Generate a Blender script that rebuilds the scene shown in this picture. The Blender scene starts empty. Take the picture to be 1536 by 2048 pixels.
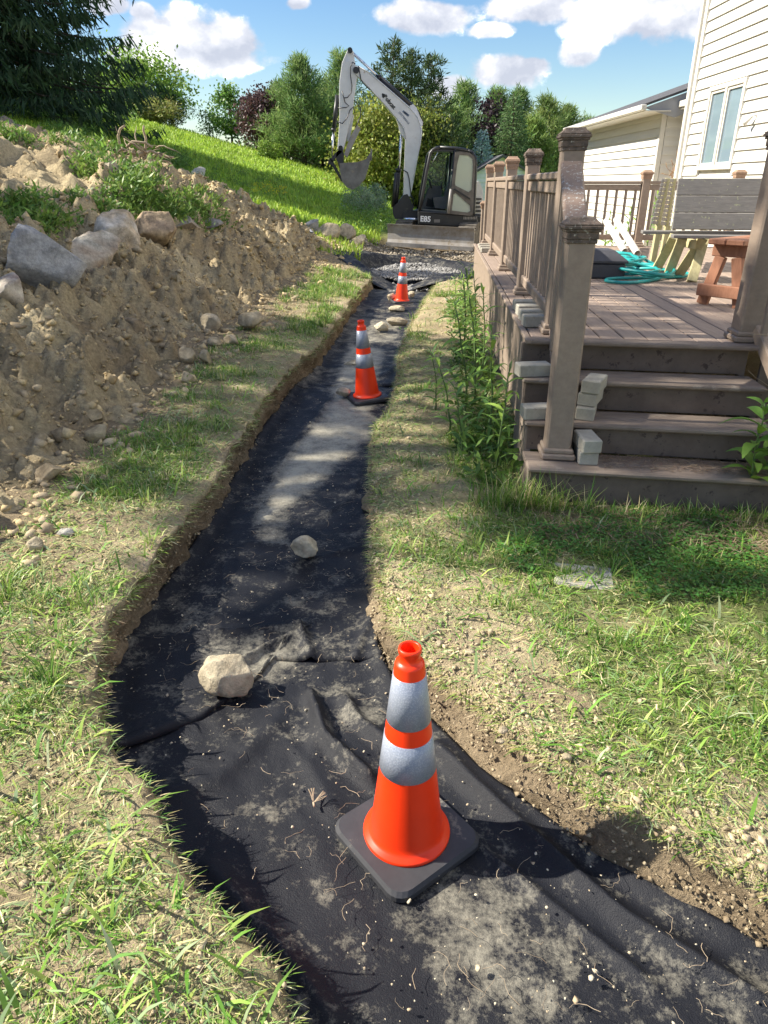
import bpy, bmesh, math, random
import numpy as np
from mathutils import Matrix, Vector, Euler

# ------------------------------------------------------------------ camera, sky, sun, exposure
scene = bpy.context.scene
col = scene.collection
R = math.radians
FPX, CXP, CYP, CAMH = 1400.0, 768.0, 1024.0, 1.6
PITCH = math.atan(659 / 1400.0)
cd = bpy.data.cameras.new('camera')
cam = bpy.data.objects.new('camera', cd)
col.objects.link(cam)
cam.location = (0, 0, CAMH)
cam.rotation_euler = (math.pi / 2 - PITCH, 0, 0)
cd.sensor_fit = 'VERTICAL'
cd.sensor_height = 24.0
cd.lens = 24.0 * FPX / 2048.0
cd.clip_start = 0.05
cd.clip_end = 3000
scene.camera = cam

SUN_EL, SUN_DIR = R(39), Vector((-0.99, 0.13, 0)).normalized()
sun_vec = Vector((SUN_DIR.x * math.cos(SUN_EL), SUN_DIR.y * math.cos(SUN_EL), math.sin(SUN_EL)))
sd = bpy.data.lights.new('sun', 'SUN')
sd.energy = 3.35
sd.angle = R(0.55)
sd.color = (1.0, 0.93, 0.80)
so = bpy.data.objects.new('sun', sd)
col.objects.link(so)
so.rotation_euler = sun_vec.to_track_quat('Z', 'Y').to_euler()

scene.view_settings.view_transform = 'Standard'
scene.view_settings.look = 'None'
scene.view_settings.gamma = 1.0
scene.view_settings.use_curve_mapping = False
scene.view_settings.exposure = 1.66
scene.render.engine = 'CYCLES'
scene.cycles.use_denoising = True
scene.cycles.max_bounces = 6
scene.cycles.diffuse_bounces = 3
scene.cycles.transparent_max_bounces = 8
scene.cycles.use_adaptive_sampling = True


def ray(px, py):
    u = (px - CXP) / FPX
    v = (CYP - py) / FPX
    c, s = math.cos(PITCH), math.sin(PITCH)
    return Vector((u, c + v * s, -s + v * c))


def at_y(px, py, Y):
    d = ray(px, py)
    t = Y / d.y
    return Vector((d.x * t, Y, CAMH + d.z * t))


def at_z(px, py, z):
    d = ray(px, py)
    t = (z - CAMH) / d.z
    return Vector((d.x * t, d.y * t, z))


def at_x(px, py, X):
    d = ray(px, py)
    t = X / d.x
    return Vector((X, d.y * t, CAMH + d.z * t))


def build_world():
    w = bpy.data.worlds.new('World')
    scene.world = w
    w.use_nodes = True
    nt = w.node_tree
    N, L = nt.nodes, nt.links
    for n in list(N):
        N.remove(n)
    out = N.new('ShaderNodeOutputWorld')
    bg = N.new('ShaderNodeBackground')
    bg.inputs['Strength'].default_value = 0.105
    sky = N.new('ShaderNodeTexSky')
    sky.sky_type = 'NISHITA'
    sky.sun_disc = False
    sky.sun_elevation = SUN_EL
    sky.sun_rotation = math.atan2(SUN_DIR.x, SUN_DIR.y)
    sky.air_density = 1.1
    sky.dust_density = 0.25
    sky.ozone_density = 1.8
    tc = N.new('ShaderNodeTexCoord')
    sep = N.new('ShaderNodeSeparateXYZ')
    L.new(tc.outputs['Generated'], sep.inputs[0])

    def m(op, a, b=None, c=None, clamp=False):
        n = N.new('ShaderNodeMath')
        n.operation = op
        n.use_clamp = clamp
        for i, v in enumerate((a, b, c)):
            if v is None:
                continue
            if isinstance(v, (int, float)):
                n.inputs[i].default_value = v
            else:
                L.new(v, n.inputs[i])
        return n.outputs[0]
    az = m('ARCTAN2', sep.outputs[0], sep.outputs[1])
    el = m('ARCSINE', sep.outputs[2])
    # cumulus heaps standing over the trees: (px, py, half width, half height, height of base bias)
    lobes = [(385, 88, 150, 80), (295, 112, 70, 44), (455, 80, 80, 66), (205, 8, 62, 26), (285, 22, 30, 20),
             (236, 118, 34, 30), (592, 6, 34, 20), (840, 34, 125, 40), (985, 60, 55, 20), (1060, 14, 100, 42),
             (1290, 34, 170, 72), (1165, 105, 52, 36), (1008, 138, 82, 40), (900, 176, 56, 30), (1062, 130, 40, 22)]
    cov = None
    low = None
    for (px, py, rx, ry) in lobes:
        d = ray(px, py).normalized()
        a0, e0 = math.atan2(d.x, d.y), math.asin(d.z)
        d2 = ray(px + rx, py).normalized()
        d3 = ray(px, py + ry).normalized()
        ra = abs(math.atan2(d2.x, d2.y) - a0)
        re = abs(math.asin(d3.z) - e0)
        da = m('MULTIPLY', m('SUBTRACT', az, a0), 1 / ra)
        de = m('MULTIPLY', m('SUBTRACT', el, e0), 1 / re)
        r = m('SQRT', m('ADD', m('MULTIPLY', da, da), m('MULTIPLY', de, de)))
        c = m('SUBTRACT', 1.0, r)
        cov = c if cov is None else m('MAXIMUM', cov, c)
        k = m('MULTIPLY', m('MAXIMUM', c, 0.0), de)
        low = k if low is None else m('ADD', low, k)
    # unseen sky outside the view: similar scattered cloud, thickened to add fill light

    def fbm(off, scale, det=7.0, rough=0.56):
        mp = N.new('ShaderNodeMapping')
        mp.inputs['Location'].default_value = off
        mp.inputs['Scale'].default_value = (1, 1, 1.35)
        L.new(tc.outputs['Generated'], mp.inputs[0])
        n = N.new('ShaderNodeTexNoise')
        n.inputs['Scale'].default_value = scale
        n.inputs['Detail'].default_value = det
        n.inputs['Roughness'].default_value = rough
        L.new(mp.outputs[0], n.inputs['Vector'])
        return n.outputs[0]
    gen = m('MULTIPLY', m('SUBTRACT', fbm((3.1, 1.7, 0.4), 2.6, 3.0), 0.51), 5.0)
    away = m('MULTIPLY', m('ADD', m('ABSOLUTE', az), -0.62), 6.0, clamp=True)
    up = m('MULTIPLY', m('ADD', el, -0.36), 8.0, clamp=True)
    outside = m('MAXIMUM', away, up)
    gen = m('ADD', m('MULTIPLY', gen, outside), m('MULTIPLY', m('SUBTRACT', 1.0, outside), -2.0))
    cov = m('MAXIMUM', cov, gen)
    n1 = fbm((0, 0, 0), 13.0)
    n2 = fbm((0.02, 0.0, -0.025), 13.0)
    nb = fbm((5, 2, 1), 34.0, 4.0)
    dens = m('ADD', m('MULTIPLY', cov, 1.25), m('MULTIPLY', m('SUBTRACT', n1, 0.5), 2.3))
    dens = m('ADD', dens, m('MULTIPLY', m('SUBTRACT', nb, 0.5), 0.35))
    ss = N.new('ShaderNodeMapRange')
    ss.interpolation_type = 'SMOOTHSTEP'
    ss.inputs['From Min'].default_value = 0.06
    ss.inputs['From Max'].default_value = 0.46
    L.new(dens, ss.inputs['Value'])
    alpha = ss.outputs[0]
    lit = m('ADD', m('MULTIPLY', m('SUBTRACT', n1, n2), 3.4), 0.55)
    lit = m('ADD', lit, m('MULTIPLY', low, 0.62), clamp=True)
    cr = N.new('ShaderNodeValToRGB')
    e = cr.color_ramp.elements
    for k_, (p_, c_) in enumerate([(0.0, (2.0, 2.1, 2.45)), (0.45, (2.7, 2.75, 3.0)), (0.78, (3.6, 3.55, 3.6)), (1.0, (8.8, 8.5, 8.2))]):
        if k_ >= len(e):
            e.new(p_)
        e[k_].position = p_
        e[k_].color = (*c_, 1)
    L.new(lit, cr.inputs[0])
    hs = N.new('ShaderNodeHueSaturation')
    hs.inputs['Hue'].default_value = 0.508
    hs.inputs['Saturation'].default_value = 1.3
    hs.inputs['Value'].default_value = 0.49
    L.new(sky.outputs[0], hs.inputs['Color'])
    mix = N.new('ShaderNodeMix')
    mix.data_type = 'RGBA'
    L.new(m('MULTIPLY', alpha, 0.93), mix.inputs[0])
    L.new(hs.outputs[0], mix.inputs[6])
    L.new(cr.outputs[0], mix.inputs[7])
    L.new(mix.outputs[2], bg.inputs['Color'])
    L.new(bg.outputs[0], out.inputs[0])


build_world()
rng = np.random.default_rng(7)
random.seed(7)


# ------------------------------------------------------------------ noise
_T = np.random.default_rng(11).random((256, 256))


def vnoise(x, y, seed=0):
    x = np.asarray(x, float) + seed * 17.31
    y = np.asarray(y, float) + seed * 9.73
    xi, yi = np.floor(x).astype(int), np.floor(y).astype(int)
    fx, fy = x - xi, y - yi
    fx = fx * fx * (3 - 2 * fx)
    fy = fy * fy * (3 - 2 * fy)
    a = _T[xi & 255, yi & 255]
    b = _T[(xi + 1) & 255, yi & 255]
    c = _T[xi & 255, (yi + 1) & 255]
    d = _T[(xi + 1) & 255, (yi + 1) & 255]
    return (a * (1 - fx) + b * fx) * (1 - fy) + (c * (1 - fx) + d * fx) * fy


def fbm(x, y, o=4, seed=0, gain=0.5):
    s = 0.0
    a = 1.0
    t = 0.0
    for i in range(o):
        s = s + a * (vnoise(np.asarray(x) * 2 ** i, np.asarray(y) * 2 ** i, seed + i * 3) - 0.5)
        t += a
        a *= gain
    return s / t * 2


def clodf(x, y, size, seed=0, keep=1.0):
    """domed lumps scattered on a jittered grid, height in units of their size"""
    gx, gy = np.asarray(x) / size + seed * 3.7, np.asarray(y) / size + seed * 5.3
    ix, iy = np.floor(gx).astype(int), np.floor(gy).astype(int)
    h = np.zeros(np.shape(gx))
    for di in (-1, 0, 1):
        for dj in (-1, 0, 1):
            a, b = ix + di, iy + dj
            r1 = _T[(a + 11 * seed) & 255, (b + 5) & 255]
            r2 = _T[(a + 71) & 255, (b + 13 * seed + 90) & 255]
            r3 = _T[(a + 140 + seed) & 255, (b + 33) & 255]
            r4 = _T[(a + 200) & 255, (b + 160 + 3 * seed) & 255]
            rad = 0.32 + 0.42 * r3
            ex = (gx - a - r1) * (1 + 0.5 * (r4 - 0.5))
            ey = (gy - b - r2) * (1 - 0.5 * (r4 - 0.5))
            q = np.maximum(np.abs(ex) * 0.55 + np.hypot(ex, ey) * 0.62, np.hypot(ex, ey) * 0.85) / rad
            k = np.clip(1 - q ** 2.4, 0, None) * rad * (0.6 + 0.8 * r4)
            h = np.maximum(h, np.where(r4 < keep, k, 0))
    return h * size


def sstep(a, b, x):
    t = np.clip((np.asarray(x, float) - a) / (b - a), 0, 1)
    return t * t * (3 - 2 * t)


# ------------------------------------------------------------------ mesh helpers
def tag(o, label, cat, group=None):
    o['label'] = label
    o['category'] = cat
    if group:
        o['group'] = group
    return o


def thing(name, label, cat, loc=(0, 0, 0), group=None, rotz=0.0):
    o = bpy.data.objects.new(name, None)
    col.objects.link(o)
    o.location = loc
    o.rotation_euler = (0, 0, rotz)
    o.empty_display_size = 0.1
    return tag(o, label, cat, group)


def attach(o, parent, local=False):
    if parent is not None:
        o.parent = parent
        if parent.type == 'EMPTY' and not local:
            o.matrix_parent_inverse = Matrix.Translation(-Vector(parent.location))
    return o


def np_mesh(name, V, quads=None, tris=None, colr=None, smooth=False, extra=None):
    me = bpy.data.meshes.new(name)
    V = np.asarray(V, np.float32)
    me.vertices.add(len(V))
    me.vertices.foreach_set('co', V.ravel())
    nq = 0 if quads is None else len(quads)
    ntr = 0 if tris is None else len(tris)
    li = []
    if nq:
        li.append(np.asarray(quads, np.int32).ravel())
    if ntr:
        li.append(np.asarray(tris, np.int32).ravel())
    li = np.concatenate(li)
    tot = np.concatenate([np.full(nq, 4, np.int32), np.full(ntr, 3, np.int32)])
    st = np.concatenate([[0], np.cumsum(tot)[:-1]]).astype(np.int32)
    me.loops.add(len(li))
    me.loops.foreach_set('vertex_index', li)
    me.polygons.add(len(tot))
    me.polygons.foreach_set('loop_start', st)
    me.polygons.foreach_set('loop_total', tot)
    if smooth:
        me.polygons.foreach_set('use_smooth', np.ones(len(tot), bool))
    me.update(calc_edges=True)
    if colr is not None:
        at = me.color_attributes.new('Col', 'FLOAT_COLOR', 'POINT')
        c4 = np.ones((len(V), 4), np.float32)
        c4[:, :3] = colr
        at.data.foreach_set('color', c4.ravel())
    if extra:
        for k, v in extra.items():
            at = me.attributes.new(k, 'FLOAT', 'POINT')
            at.data.foreach_set('value', np.asarray(v, np.float32))
    me.validate(verbose=False)
    return me


def link(name, me, mat=None, parent=None, local=False):
    o = bpy.data.objects.new(name, me)
    col.objects.link(o)
    if mat is not None and len(me.materials) == 0:
        me.materials.append(mat)
    return attach(o, parent, local)


_ct = None


def _cbox_topo():
    global _ct
    if _ct:
        return _ct
    corners = [(sx, sy, sz) for sx in (-1, 1) for sy in (-1, 1) for sz in (-1, 1)]
    idx = {c: i for i, c in enumerate(corners)}
    P = []
    for c in corners:
        for k in range(3):
            p = [c[j] * (1.0 if j == k else 0.8) for j in range(3)]
            P.append(Vector(p))
    F = []
    for k in range(3):
        o = [j for j in range(3) if j != k]
        for s in (-1, 1):
            f = []
            for (p, q) in ((-1, -1), (1, -1), (1, 1), (-1, 1)):
                c = [0, 0, 0]
                c[k], c[o[0]], c[o[1]] = s, p, q
                f.append(idx[tuple(c)] * 3 + k)
            F.append(f)
    for mth in range(3):
        k1, k2 = [j for j in range(3) if j != mth]
        for s1 in (-1, 1):
            for s2 in (-1, 1):
                c = [0, 0, 0]
                c[k1], c[k2], c[mth] = s1, s2, -1
                d = list(c)
                d[mth] = 1
                a, b = idx[tuple(c)], idx[tuple(d)]
                F.append([a * 3 + k1, b * 3 + k1, b * 3 + k2, a * 3 + k2])
    for i in range(8):
        F.append([i * 3, i * 3 + 1, i * 3 + 2])
    G = []
    for f in F:
        n = (P[f[1]] - P[f[0]]).cross(P[f[2]] - P[f[1]])
        cc = sum((P[i] for i in f), Vector()) / len(f)
        G.append(f if n.dot(cc) > 0 else f[::-1])
    _ct = (corners, G)
    return _ct


class MB:
    def __init__(self):
        self.V = []
        self.F = []
        self.S = []

    def add(self, V, F, smooth=False):
        b = len(self.V)
        self.V += [tuple(v) for v in V]
        self.F += [[i + b for i in f] for f in F]
        self.S += [smooth] * len(F)
        return self

    def box(self, c, s, M=None, bev=0.0):
        hx, hy, hz = s[0] / 2, s[1] / 2, s[2] / 2
        c = Vector(c)
        M = M or Matrix.Identity(3)
        h = (hx, hy, hz)
        if bev <= 0:
            P = [Vector((sx * hx, sy * hy, sz * hz)) for sx in (-1, 1) for sy in (-1, 1) for sz in (-1, 1)]
            F = [(0, 1, 3, 2), (4, 6, 7, 5), (0, 4, 5, 1), (2, 3, 7, 6), (0, 2, 6, 4), (1, 5, 7, 3)]
            return self.add([c + M @ p for p in P], F)
        cs, F = _cbox_topo()
        bev = min(bev, min(h) * 0.8)
        P = []
        for q in cs:
            for k in range(3):
                P.append(c + M @ Vector([q[j] * (h[j] if j == k else h[j] - bev) for j in range(3)]))
        return self.add(P, F)

    def bar(self, a, b, w, t, up=(0, 0, 1), bev=0.0):
        a, b = Vector(a), Vector(b)
        y = (b - a)
        ln = y.length
        y.normalize()
        x = y.cross(Vector(up))
        if x.length < 1e-4:
            x = Vector((1, 0, 0))
        x.normalize()
        z = x.cross(y)
        M = Matrix((x, y, z)).transposed()
        return self.box((a + b) / 2, (w, ln, t), M, bev)

    def prism(self, pts, off, bev=0):
        off = Vector(off)
        P = [Vector(p) for p in pts]
        n = len(P)
        nrm = Vector()
        for i in range(n):
            nrm += P[i].cross(P[(i + 1) % n])
        if nrm.dot(off) > 0:
            P = P[::-1]
        V = P + [p + off for p in P]
        F = [list(range(n)), list(range(2 * n - 1, n - 1, -1))]
        for i in range(n):
            j = (i + 1) % n
            F.append([j, i, i + n, j + n])
        return self.add(V, F)

    def tube(self, pts, r, n=8, smooth=True, cap=True):
        pts = [Vector(p) for p in pts]
        rs = r if isinstance(r, (list, tuple)) else [r] * len(pts)
        V = []
        F = []
        prev = None
        for i, p in enumerate(pts):
            t = (pts[min(i + 1, len(pts) - 1)] - pts[max(i - 1, 0)])
            if t.length < 1e-9:
                t = Vector((0, 0, 1))
            t.normalize()
            if prev is None:
                a = t.cross(Vector((0.31, 0.13, 0.94)))
                if a.length < 0.05:
                    a = t.cross(Vector((1, 0, 0)))
            else:
                a = prev - t * prev.dot(t)
            a.normalize()
            prev = a
            b = t.cross(a)
            for k in range(n):
                th = 2 * math.pi * k / n
                V.append(p + (a * math.cos(th) + b * math.sin(th)) * rs[i])
        for i in range(len(pts) - 1):
            for k in range(n):
                q = (k + 1) % n
                F.append([i * n + k, i * n + q, (i + 1) * n + q, (i + 1) * n + k])
        self.add(V, F, smooth)
        if cap:
            b = len(self.V) - len(V)
            self.F.append([b + k for k in range(n)][::-1])
            self.F.append([b + (len(pts) - 1) * n + k for k in range(n)])
            self.S += [False, False]
        return self

    def lathe(self, prof, c=(0, 0, 0), n=32, smooth=True, close=False):
        c = Vector(c)
        V = []
        F = []
        m = len(prof)
        for k in range(n):
            th = 2 * math.pi * k / n
            for (r, z) in prof:
                V.append(c + Vector((r * math.cos(th), r * math.sin(th), z)))
        for k in range(n):
            q = (k + 1) % n
            for i in range(m - 1):
                F.append([k * m + i, q * m + i, q * m + i + 1, k * m + i + 1])
        return self.add(V, F, smooth)

    def mesh(self, name):
        me = bpy.data.meshes.new(name)
        me.from_pydata([tuple(v) for v in self.V], [], self.F)
        if any(self.S):
            me.polygons.foreach_set('use_smooth', self.S)
        me.update()
        return me

    def build(self, name, mat, parent=None, local=False):
        return link(name, self.mesh(name), mat, parent, local)


# ------------------------------------------------------------------ materials
def new_mat(name):
    m = bpy.data.materials.new(name)
    m.use_nodes = True
    nt = m.node_tree
    b = nt.nodes['Principled BSDF']
    return m, nt, b


def noise_node(nt, scale, detail=5, rough=0.6, coord='Object', stretch=None):
    tc = nt.nodes.new('ShaderNodeTexCoord')
    n = nt.nodes.new('ShaderNodeTexNoise')
    n.inputs['Scale'].default_value = scale
    n.inputs['Detail'].default_value = detail
    n.inputs['Roughness'].default_value = rough
    if stretch:
        mp = nt.nodes.new('ShaderNodeMapping')
        mp.inputs['Scale'].default_value = stretch
        nt.links.new(tc.outputs[coord], mp.inputs[0])
        nt.links.new(mp.outputs[0], n.inputs['Vector'])
    else:
        nt.links.new(tc.outputs[coord], n.inputs['Vector'])
    return n


def ramp(nt, src, stops):
    r = nt.nodes.new('ShaderNodeValToRGB')
    e = r.color_ramp.elements
    while len(e) < len(stops):
        e.new(0.5)
    for i, (p, c) in enumerate(stops):
        e[i].position = p
        e[i].color = (*c, 1)
    nt.links.new(src, r.inputs[0])
    return r


def mixc(nt, fac, a, b, mode='MIX'):
    m = nt.nodes.new('ShaderNodeMix')
    m.data_type = 'RGBA'
    m.blend_type = mode
    for i, v in ((0, fac), (6, a), (7, b)):
        if isinstance(v, (int, float)):
            m.inputs[i].default_value = v
        elif isinstance(v, tuple):
            m.inputs[i].default_value = (*v, 1)
        else:
            nt.links.new(v, m.inputs[i])
    return m.outputs[2]


def bump(nt, b, src, strength, dist=0.01):
    n = nt.nodes.new('ShaderNodeBump')
    n.inputs['Strength'].default_value = strength
    n.inputs['Distance'].default_value = dist
    nt.links.new(src, n.inputs['Height'])
    nt.links.new(n.outputs[0], b.inputs['Normal'])


def simple(name, c1, c2=None, scale=8, rough=0.6, metal=0.0, bmp=0.2, bd=0.004, stretch=None, c3=None, spot=0.0,
           coord='Object', lo=0.35, hi=0.65, spec=0.5, spot_scale=14):
    m, nt, b = new_mat(name)
    c2 = c2 or tuple(v * 0.75 for v in c1)
    n = noise_node(nt, scale, 6, 0.65, coord, stretch)
    r = ramp(nt, n.outputs[0], [(lo, c2), (hi, c1)])
    c = r.outputs[0]
    if c3:
        n3 = noise_node(nt, spot_scale, 5, 0.7, coord)
        r3 = ramp(nt, n3.outputs[0], [(0.62 - spot * 0.2, (0, 0, 0)), (0.68 - spot * 0.2, (1, 1, 1))])
        c = mixc(nt, r3.outputs[0], c, c3)
    nt.links.new(c, b.inputs['Base Color'])
    b.inputs['Roughness'].default_value = rough
    b.inputs['Metallic'].default_value = metal
    b.inputs['Specular IOR Level'].default_value = spec
    nb = noise_node(nt, scale * 6, 4, 0.6, coord, stretch)
    if bmp:
        bump(nt, b, nb.outputs[0], bmp, bd)
    return m


def attr_mat(name, rough=0.85, translucent=0.0, var=0.0, vscale=30, bmp=0.0, bd=0.01, spec=0.3, bscale=60):
    m, nt, b = new_mat(name)
    a = nt.nodes.new('ShaderNodeAttribute')
    a.attribute_name = 'Col'
    c = a.outputs['Color']
    if var:
        n = noise_node(nt, vscale, 6, 0.7)
        r = ramp(nt, n.outputs[0], [(0.3, (1 - var,) * 3), (0.7, (1 + var,) * 3)])
        c = mixc(nt, 1.0, c, r.outputs[0], 'MULTIPLY')
    nt.links.new(c, b.inputs['Base Color'])
    b.inputs['Roughness'].default_value = rough
    b.inputs['Specular IOR Level'].default_value = spec
    if bmp:
        nb = noise_node(nt, bscale, 6, 0.7)
        bump(nt, b, nb.outputs[0], bmp, bd)
    if translucent:
        tr = nt.nodes.new('ShaderNodeBsdfTranslucent')
        nt.links.new(c, tr.inputs['Color'])
        ms = nt.nodes.new('ShaderNodeMixShader')
        ms.inputs[0].default_value = translucent
        out = nt.nodes['Material Output']
        nt.links.new(b.outputs[0], ms.inputs[1])
        nt.links.new(tr.outputs[0], ms.inputs[2])
        nt.links.new(ms.outputs[0], out.inputs[0])
    return m


M = {}
M['ground'] = attr_mat('soil and thatch', 0.95, var=0.32, vscale=45, bmp=1.0, bd=0.03, spec=0.08, bscale=55)
M['heap'] = attr_mat('dug soil', 0.97, var=0.34, vscale=30, bmp=1.0, bd=0.035, spec=0.06, bscale=38)
M['grass'] = attr_mat('grass blade', 0.55, translucent=0.32, spec=0.35)
M['leaf'] = attr_mat('leaf', 0.5, translucent=0.35, spec=0.4)
M['needle'] = attr_mat('needle', 0.6, translucent=0.34, spec=0.3)
M['clod'] = attr_mat('clod', 0.97, var=0.22, vscale=60, bmp=0.6, bd=0.006, spec=0.08)
M['stone'] = attr_mat('field stone', 0.95, var=0.48, vscale=11, bmp=1.0, bd=0.016, spec=0.12, bscale=40)
M['gravel'] = attr_mat('gravel', 0.85, var=0.15, vscale=40, spec=0.2)
M['straw'] = attr_mat('straw', 0.8, spec=0.2, translucent=0.15)
M['bark'] = simple('bark', (0.11, 0.085, 0.06), (0.05, 0.04, 0.03), 12, 0.95, bmp=0.8, bd=0.02)
M['deck'] = simple('brown composite', (0.30, 0.232, 0.178), (0.245, 0.186, 0.142), 3.5, 0.72, bmp=0.15, stretch=(6, 1, 6),
                   c3=(0.25, 0.19, 0.15), spot=0.1)
M['deckboard'] = simple('deck board', (0.33, 0.252, 0.20), (0.25, 0.187, 0.147), 5, 0.75, bmp=0.25, stretch=(9, 0.7, 9),
                        c3=(0.29, 0.22, 0.18), spot=0.25, spot_scale=6)
M['tread'] = simple('worn stair board', (0.27, 0.212, 0.167), (0.185, 0.142, 0.11), 5, 0.85, bmp=0.35, stretch=(1.2, 5, 5),
                    c3=(0.30, 0.25, 0.2), spot=0.12, spot_scale=7)
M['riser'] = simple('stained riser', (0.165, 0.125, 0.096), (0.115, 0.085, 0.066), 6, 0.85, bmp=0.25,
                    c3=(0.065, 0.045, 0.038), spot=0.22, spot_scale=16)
M['cap'] = simple('weathered post cap', (0.20, 0.145, 0.11), (0.07, 0.055, 0.045), 18, 0.9, bmp=0.7, bd=0.006,
                  c3=(0.42, 0.40, 0.34), spot=0.12, spot_scale=60)
M['captan'] = simple('tan post cap', (0.36, 0.235, 0.16), (0.26, 0.17, 0.115), 18, 0.8, bmp=0.3)
M['lichen_rail'] = simple('lichened rail', (0.30, 0.215, 0.165), (0.22, 0.155, 0.12), 6, 0.85, bmp=0.5,
                          c3=(0.50, 0.49, 0.45), spot=0.32, spot_scale=55)
M['siding'] = simple('cream vinyl siding', (0.68, 0.66, 0.61), (0.62, 0.60, 0.55), 2.0, 0.5, bmp=0.05, stretch=(1, 0.4, 3),
                     c3=(0.66, 0.61, 0.52), spot=-0.1, spot_scale=3)
M['trim'] = simple('cream trim', (0.68, 0.655, 0.60), (0.62, 0.59, 0.53), 4, 0.45, bmp=0.03)
M['fascia_grey'] = simple('grey fascia', (0.33, 0.34, 0.37), (0.27, 0.28, 0.31), 3, 0.5, bmp=0.03)
M['shingle'] = simple('dark shingle', (0.10, 0.10, 0.11), (0.06, 0.06, 0.065), 30, 0.9, bmp=0.6)
M['greyboard'] = simple('grey composite board', (0.22, 0.205, 0.19), (0.16, 0.15, 0.14), 6, 0.8, bmp=0.3, stretch=(1, 5, 9),
                        c3=(0.36, 0.37, 0.22), spot=0.04, spot_scale=26)
M['treated'] = simple('treated lumber', (0.52, 0.47, 0.26), (0.40, 0.35, 0.19), 8, 0.8, bmp=0.3, stretch=(5, 5, 0.8))
M['redwood'] = simple('stained wood', (0.36, 0.165, 0.095), (0.25, 0.11, 0.06), 8, 0.75, bmp=0.3, stretch=(4, 4, 1))
M['concrete'] = simple('concrete paver', (0.45, 0.42, 0.35), (0.33, 0.31, 0.26), 14, 0.9, bmp=0.6, bd=0.004,
                       c3=(0.24, 0.225, 0.19), spot=0.02, spot_scale=30)
M['hose'] = simple('teal hose', (0.02, 0.34, 0.33), (0.015, 0.25, 0.25), 10, 0.4, bmp=0.05)
M['pvc'] = simple('white pipe', (0.78, 0.77, 0.72), (0.68, 0.66, 0.6), 6, 0.4, bmp=0.03)
M['hosebox'] = simple('charcoal plastic', (0.06, 0.06, 0.07), (0.045, 0.045, 0.05), 10, 0.55, bmp=0.1)
M['orange'] = simple('orange vinyl', (0.92, 0.046, 0.005), (0.85, 0.038, 0.004), 4, 0.38, bmp=0.02, spec=0.45)
M['rubber'] = simple('black rubber base', (0.045, 0.046, 0.052), (0.03, 0.031, 0.036), 9, 0.6, bmp=0.25, bd=0.002,
                     c3=(0.16, 0.145, 0.12), spot=-0.02, spot_scale=11)
M['xwhite'] = simple('white machine paint', (0.70, 0.70, 0.70), (0.60, 0.60, 0.60), 3, 0.42, bmp=0.03,
                     c3=(0.42, 0.36, 0.29), spot=-0.06, spot_scale=5)
M['xblack'] = simple('black machine paint', (0.022, 0.023, 0.026), (0.014, 0.015, 0.017), 4, 0.42, bmp=0.05,
                     c3=(0.07, 0.065, 0.055), spot=-0.05, spot_scale=5)
M['xdoor'] = simple('dusty door frame', (0.16, 0.14, 0.12), (0.09, 0.08, 0.07), 6, 0.6, bmp=0.1)
M['chrome'] = simple('chrome rod', (0.75, 0.76, 0.78), (0.68, 0.69, 0.7), 5, 0.18, metal=1.0, bmp=0)
M['steel'] = simple('scoured steel', (0.36, 0.34, 0.32), (0.24, 0.225, 0.21), 5, 0.55, metal=0.35, bmp=0.3, bd=0.004,
                    c3=(0.30, 0.235, 0.16), spot=0.12, spot_scale=7)
M['bladesteel'] = simple('worn blade', (0.42, 0.40, 0.38), (0.27, 0.23, 0.18), 3.2, 0.55, metal=0.25, bmp=0.3, bd=0.004,
                         c3=(0.24, 0.19, 0.13), spot=0.15, spot_scale=4)
M['bucket'] = simple('dark bucket steel', (0.20, 0.195, 0.19), (0.12, 0.115, 0.11), 5, 0.6, metal=0.2, bmp=0.3, bd=0.004, c3=(0.26, 0.22, 0.17), spot=0.05, spot_scale=7)
M['trackrub'] = simple('muddy track', (0.20, 0.175, 0.14), (0.07, 0.062, 0.055), 8, 0.9, bmp=0.6, bd=0.01)
M['seat'] = simple('cab plastic', (0.085, 0.088, 0.095), (0.06, 0.062, 0.068), 8, 0.6, bmp=0.05)
M['decal'] = simple('black decal', (0.012, 0.012, 0.013), (0.01, 0.01, 0.011), 8, 0.4, bmp=0)
M['decalgrey'] = simple('slate decal', (0.12, 0.16, 0.24), (0.10, 0.14, 0.2), 8, 0.4, bmp=0)
M['decalwhite'] = simple('white decal', (0.85, 0.85, 0.85), (0.8, 0.8, 0.8), 8, 0.4, bmp=0)
M['root'] = simple('dead root', (0.46, 0.37, 0.26), (0.28, 0.21, 0.14), 14, 0.95, bmp=0.7)
M['stem'] = simple('green stem', (0.10, 0.17, 0.05), (0.08, 0.12, 0.04), 10, 0.6, bmp=0.1)
M['shedwall'] = simple('pale shed siding', (0.66, 0.68, 0.74), (0.58, 0.6, 0.66), 3, 0.6, bmp=0.1)
M['dark'] = simple('dark recess', (0.02, 0.02, 0.022), (0.015, 0.015, 0.016), 5, 0.8, bmp=0)


def glass_mat(name, tint, alpha):
    m, nt, b = new_mat(name)
    b.inputs['Base Color'].default_value = (*tint, 1)
    b.inputs['Roughness'].default_value = 0.04
    b.inputs['Specular IOR Level'].default_value = 0.8
    tr = nt.nodes.new('ShaderNodeBsdfTransparent')
    tr.inputs[0].default_value = (0.82, 0.92, 0.88, 1)
    ms = nt.nodes.new('ShaderNodeMixShader')
    ms.inputs[0].default_value = alpha
    nt.links.new(tr.outputs[0], ms.inputs[1])
    nt.links.new(b.outputs[0], ms.inputs[2])
    nt.links.new(ms.outputs[0], nt.nodes['Material Output'].inputs[0])
    return m


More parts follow.
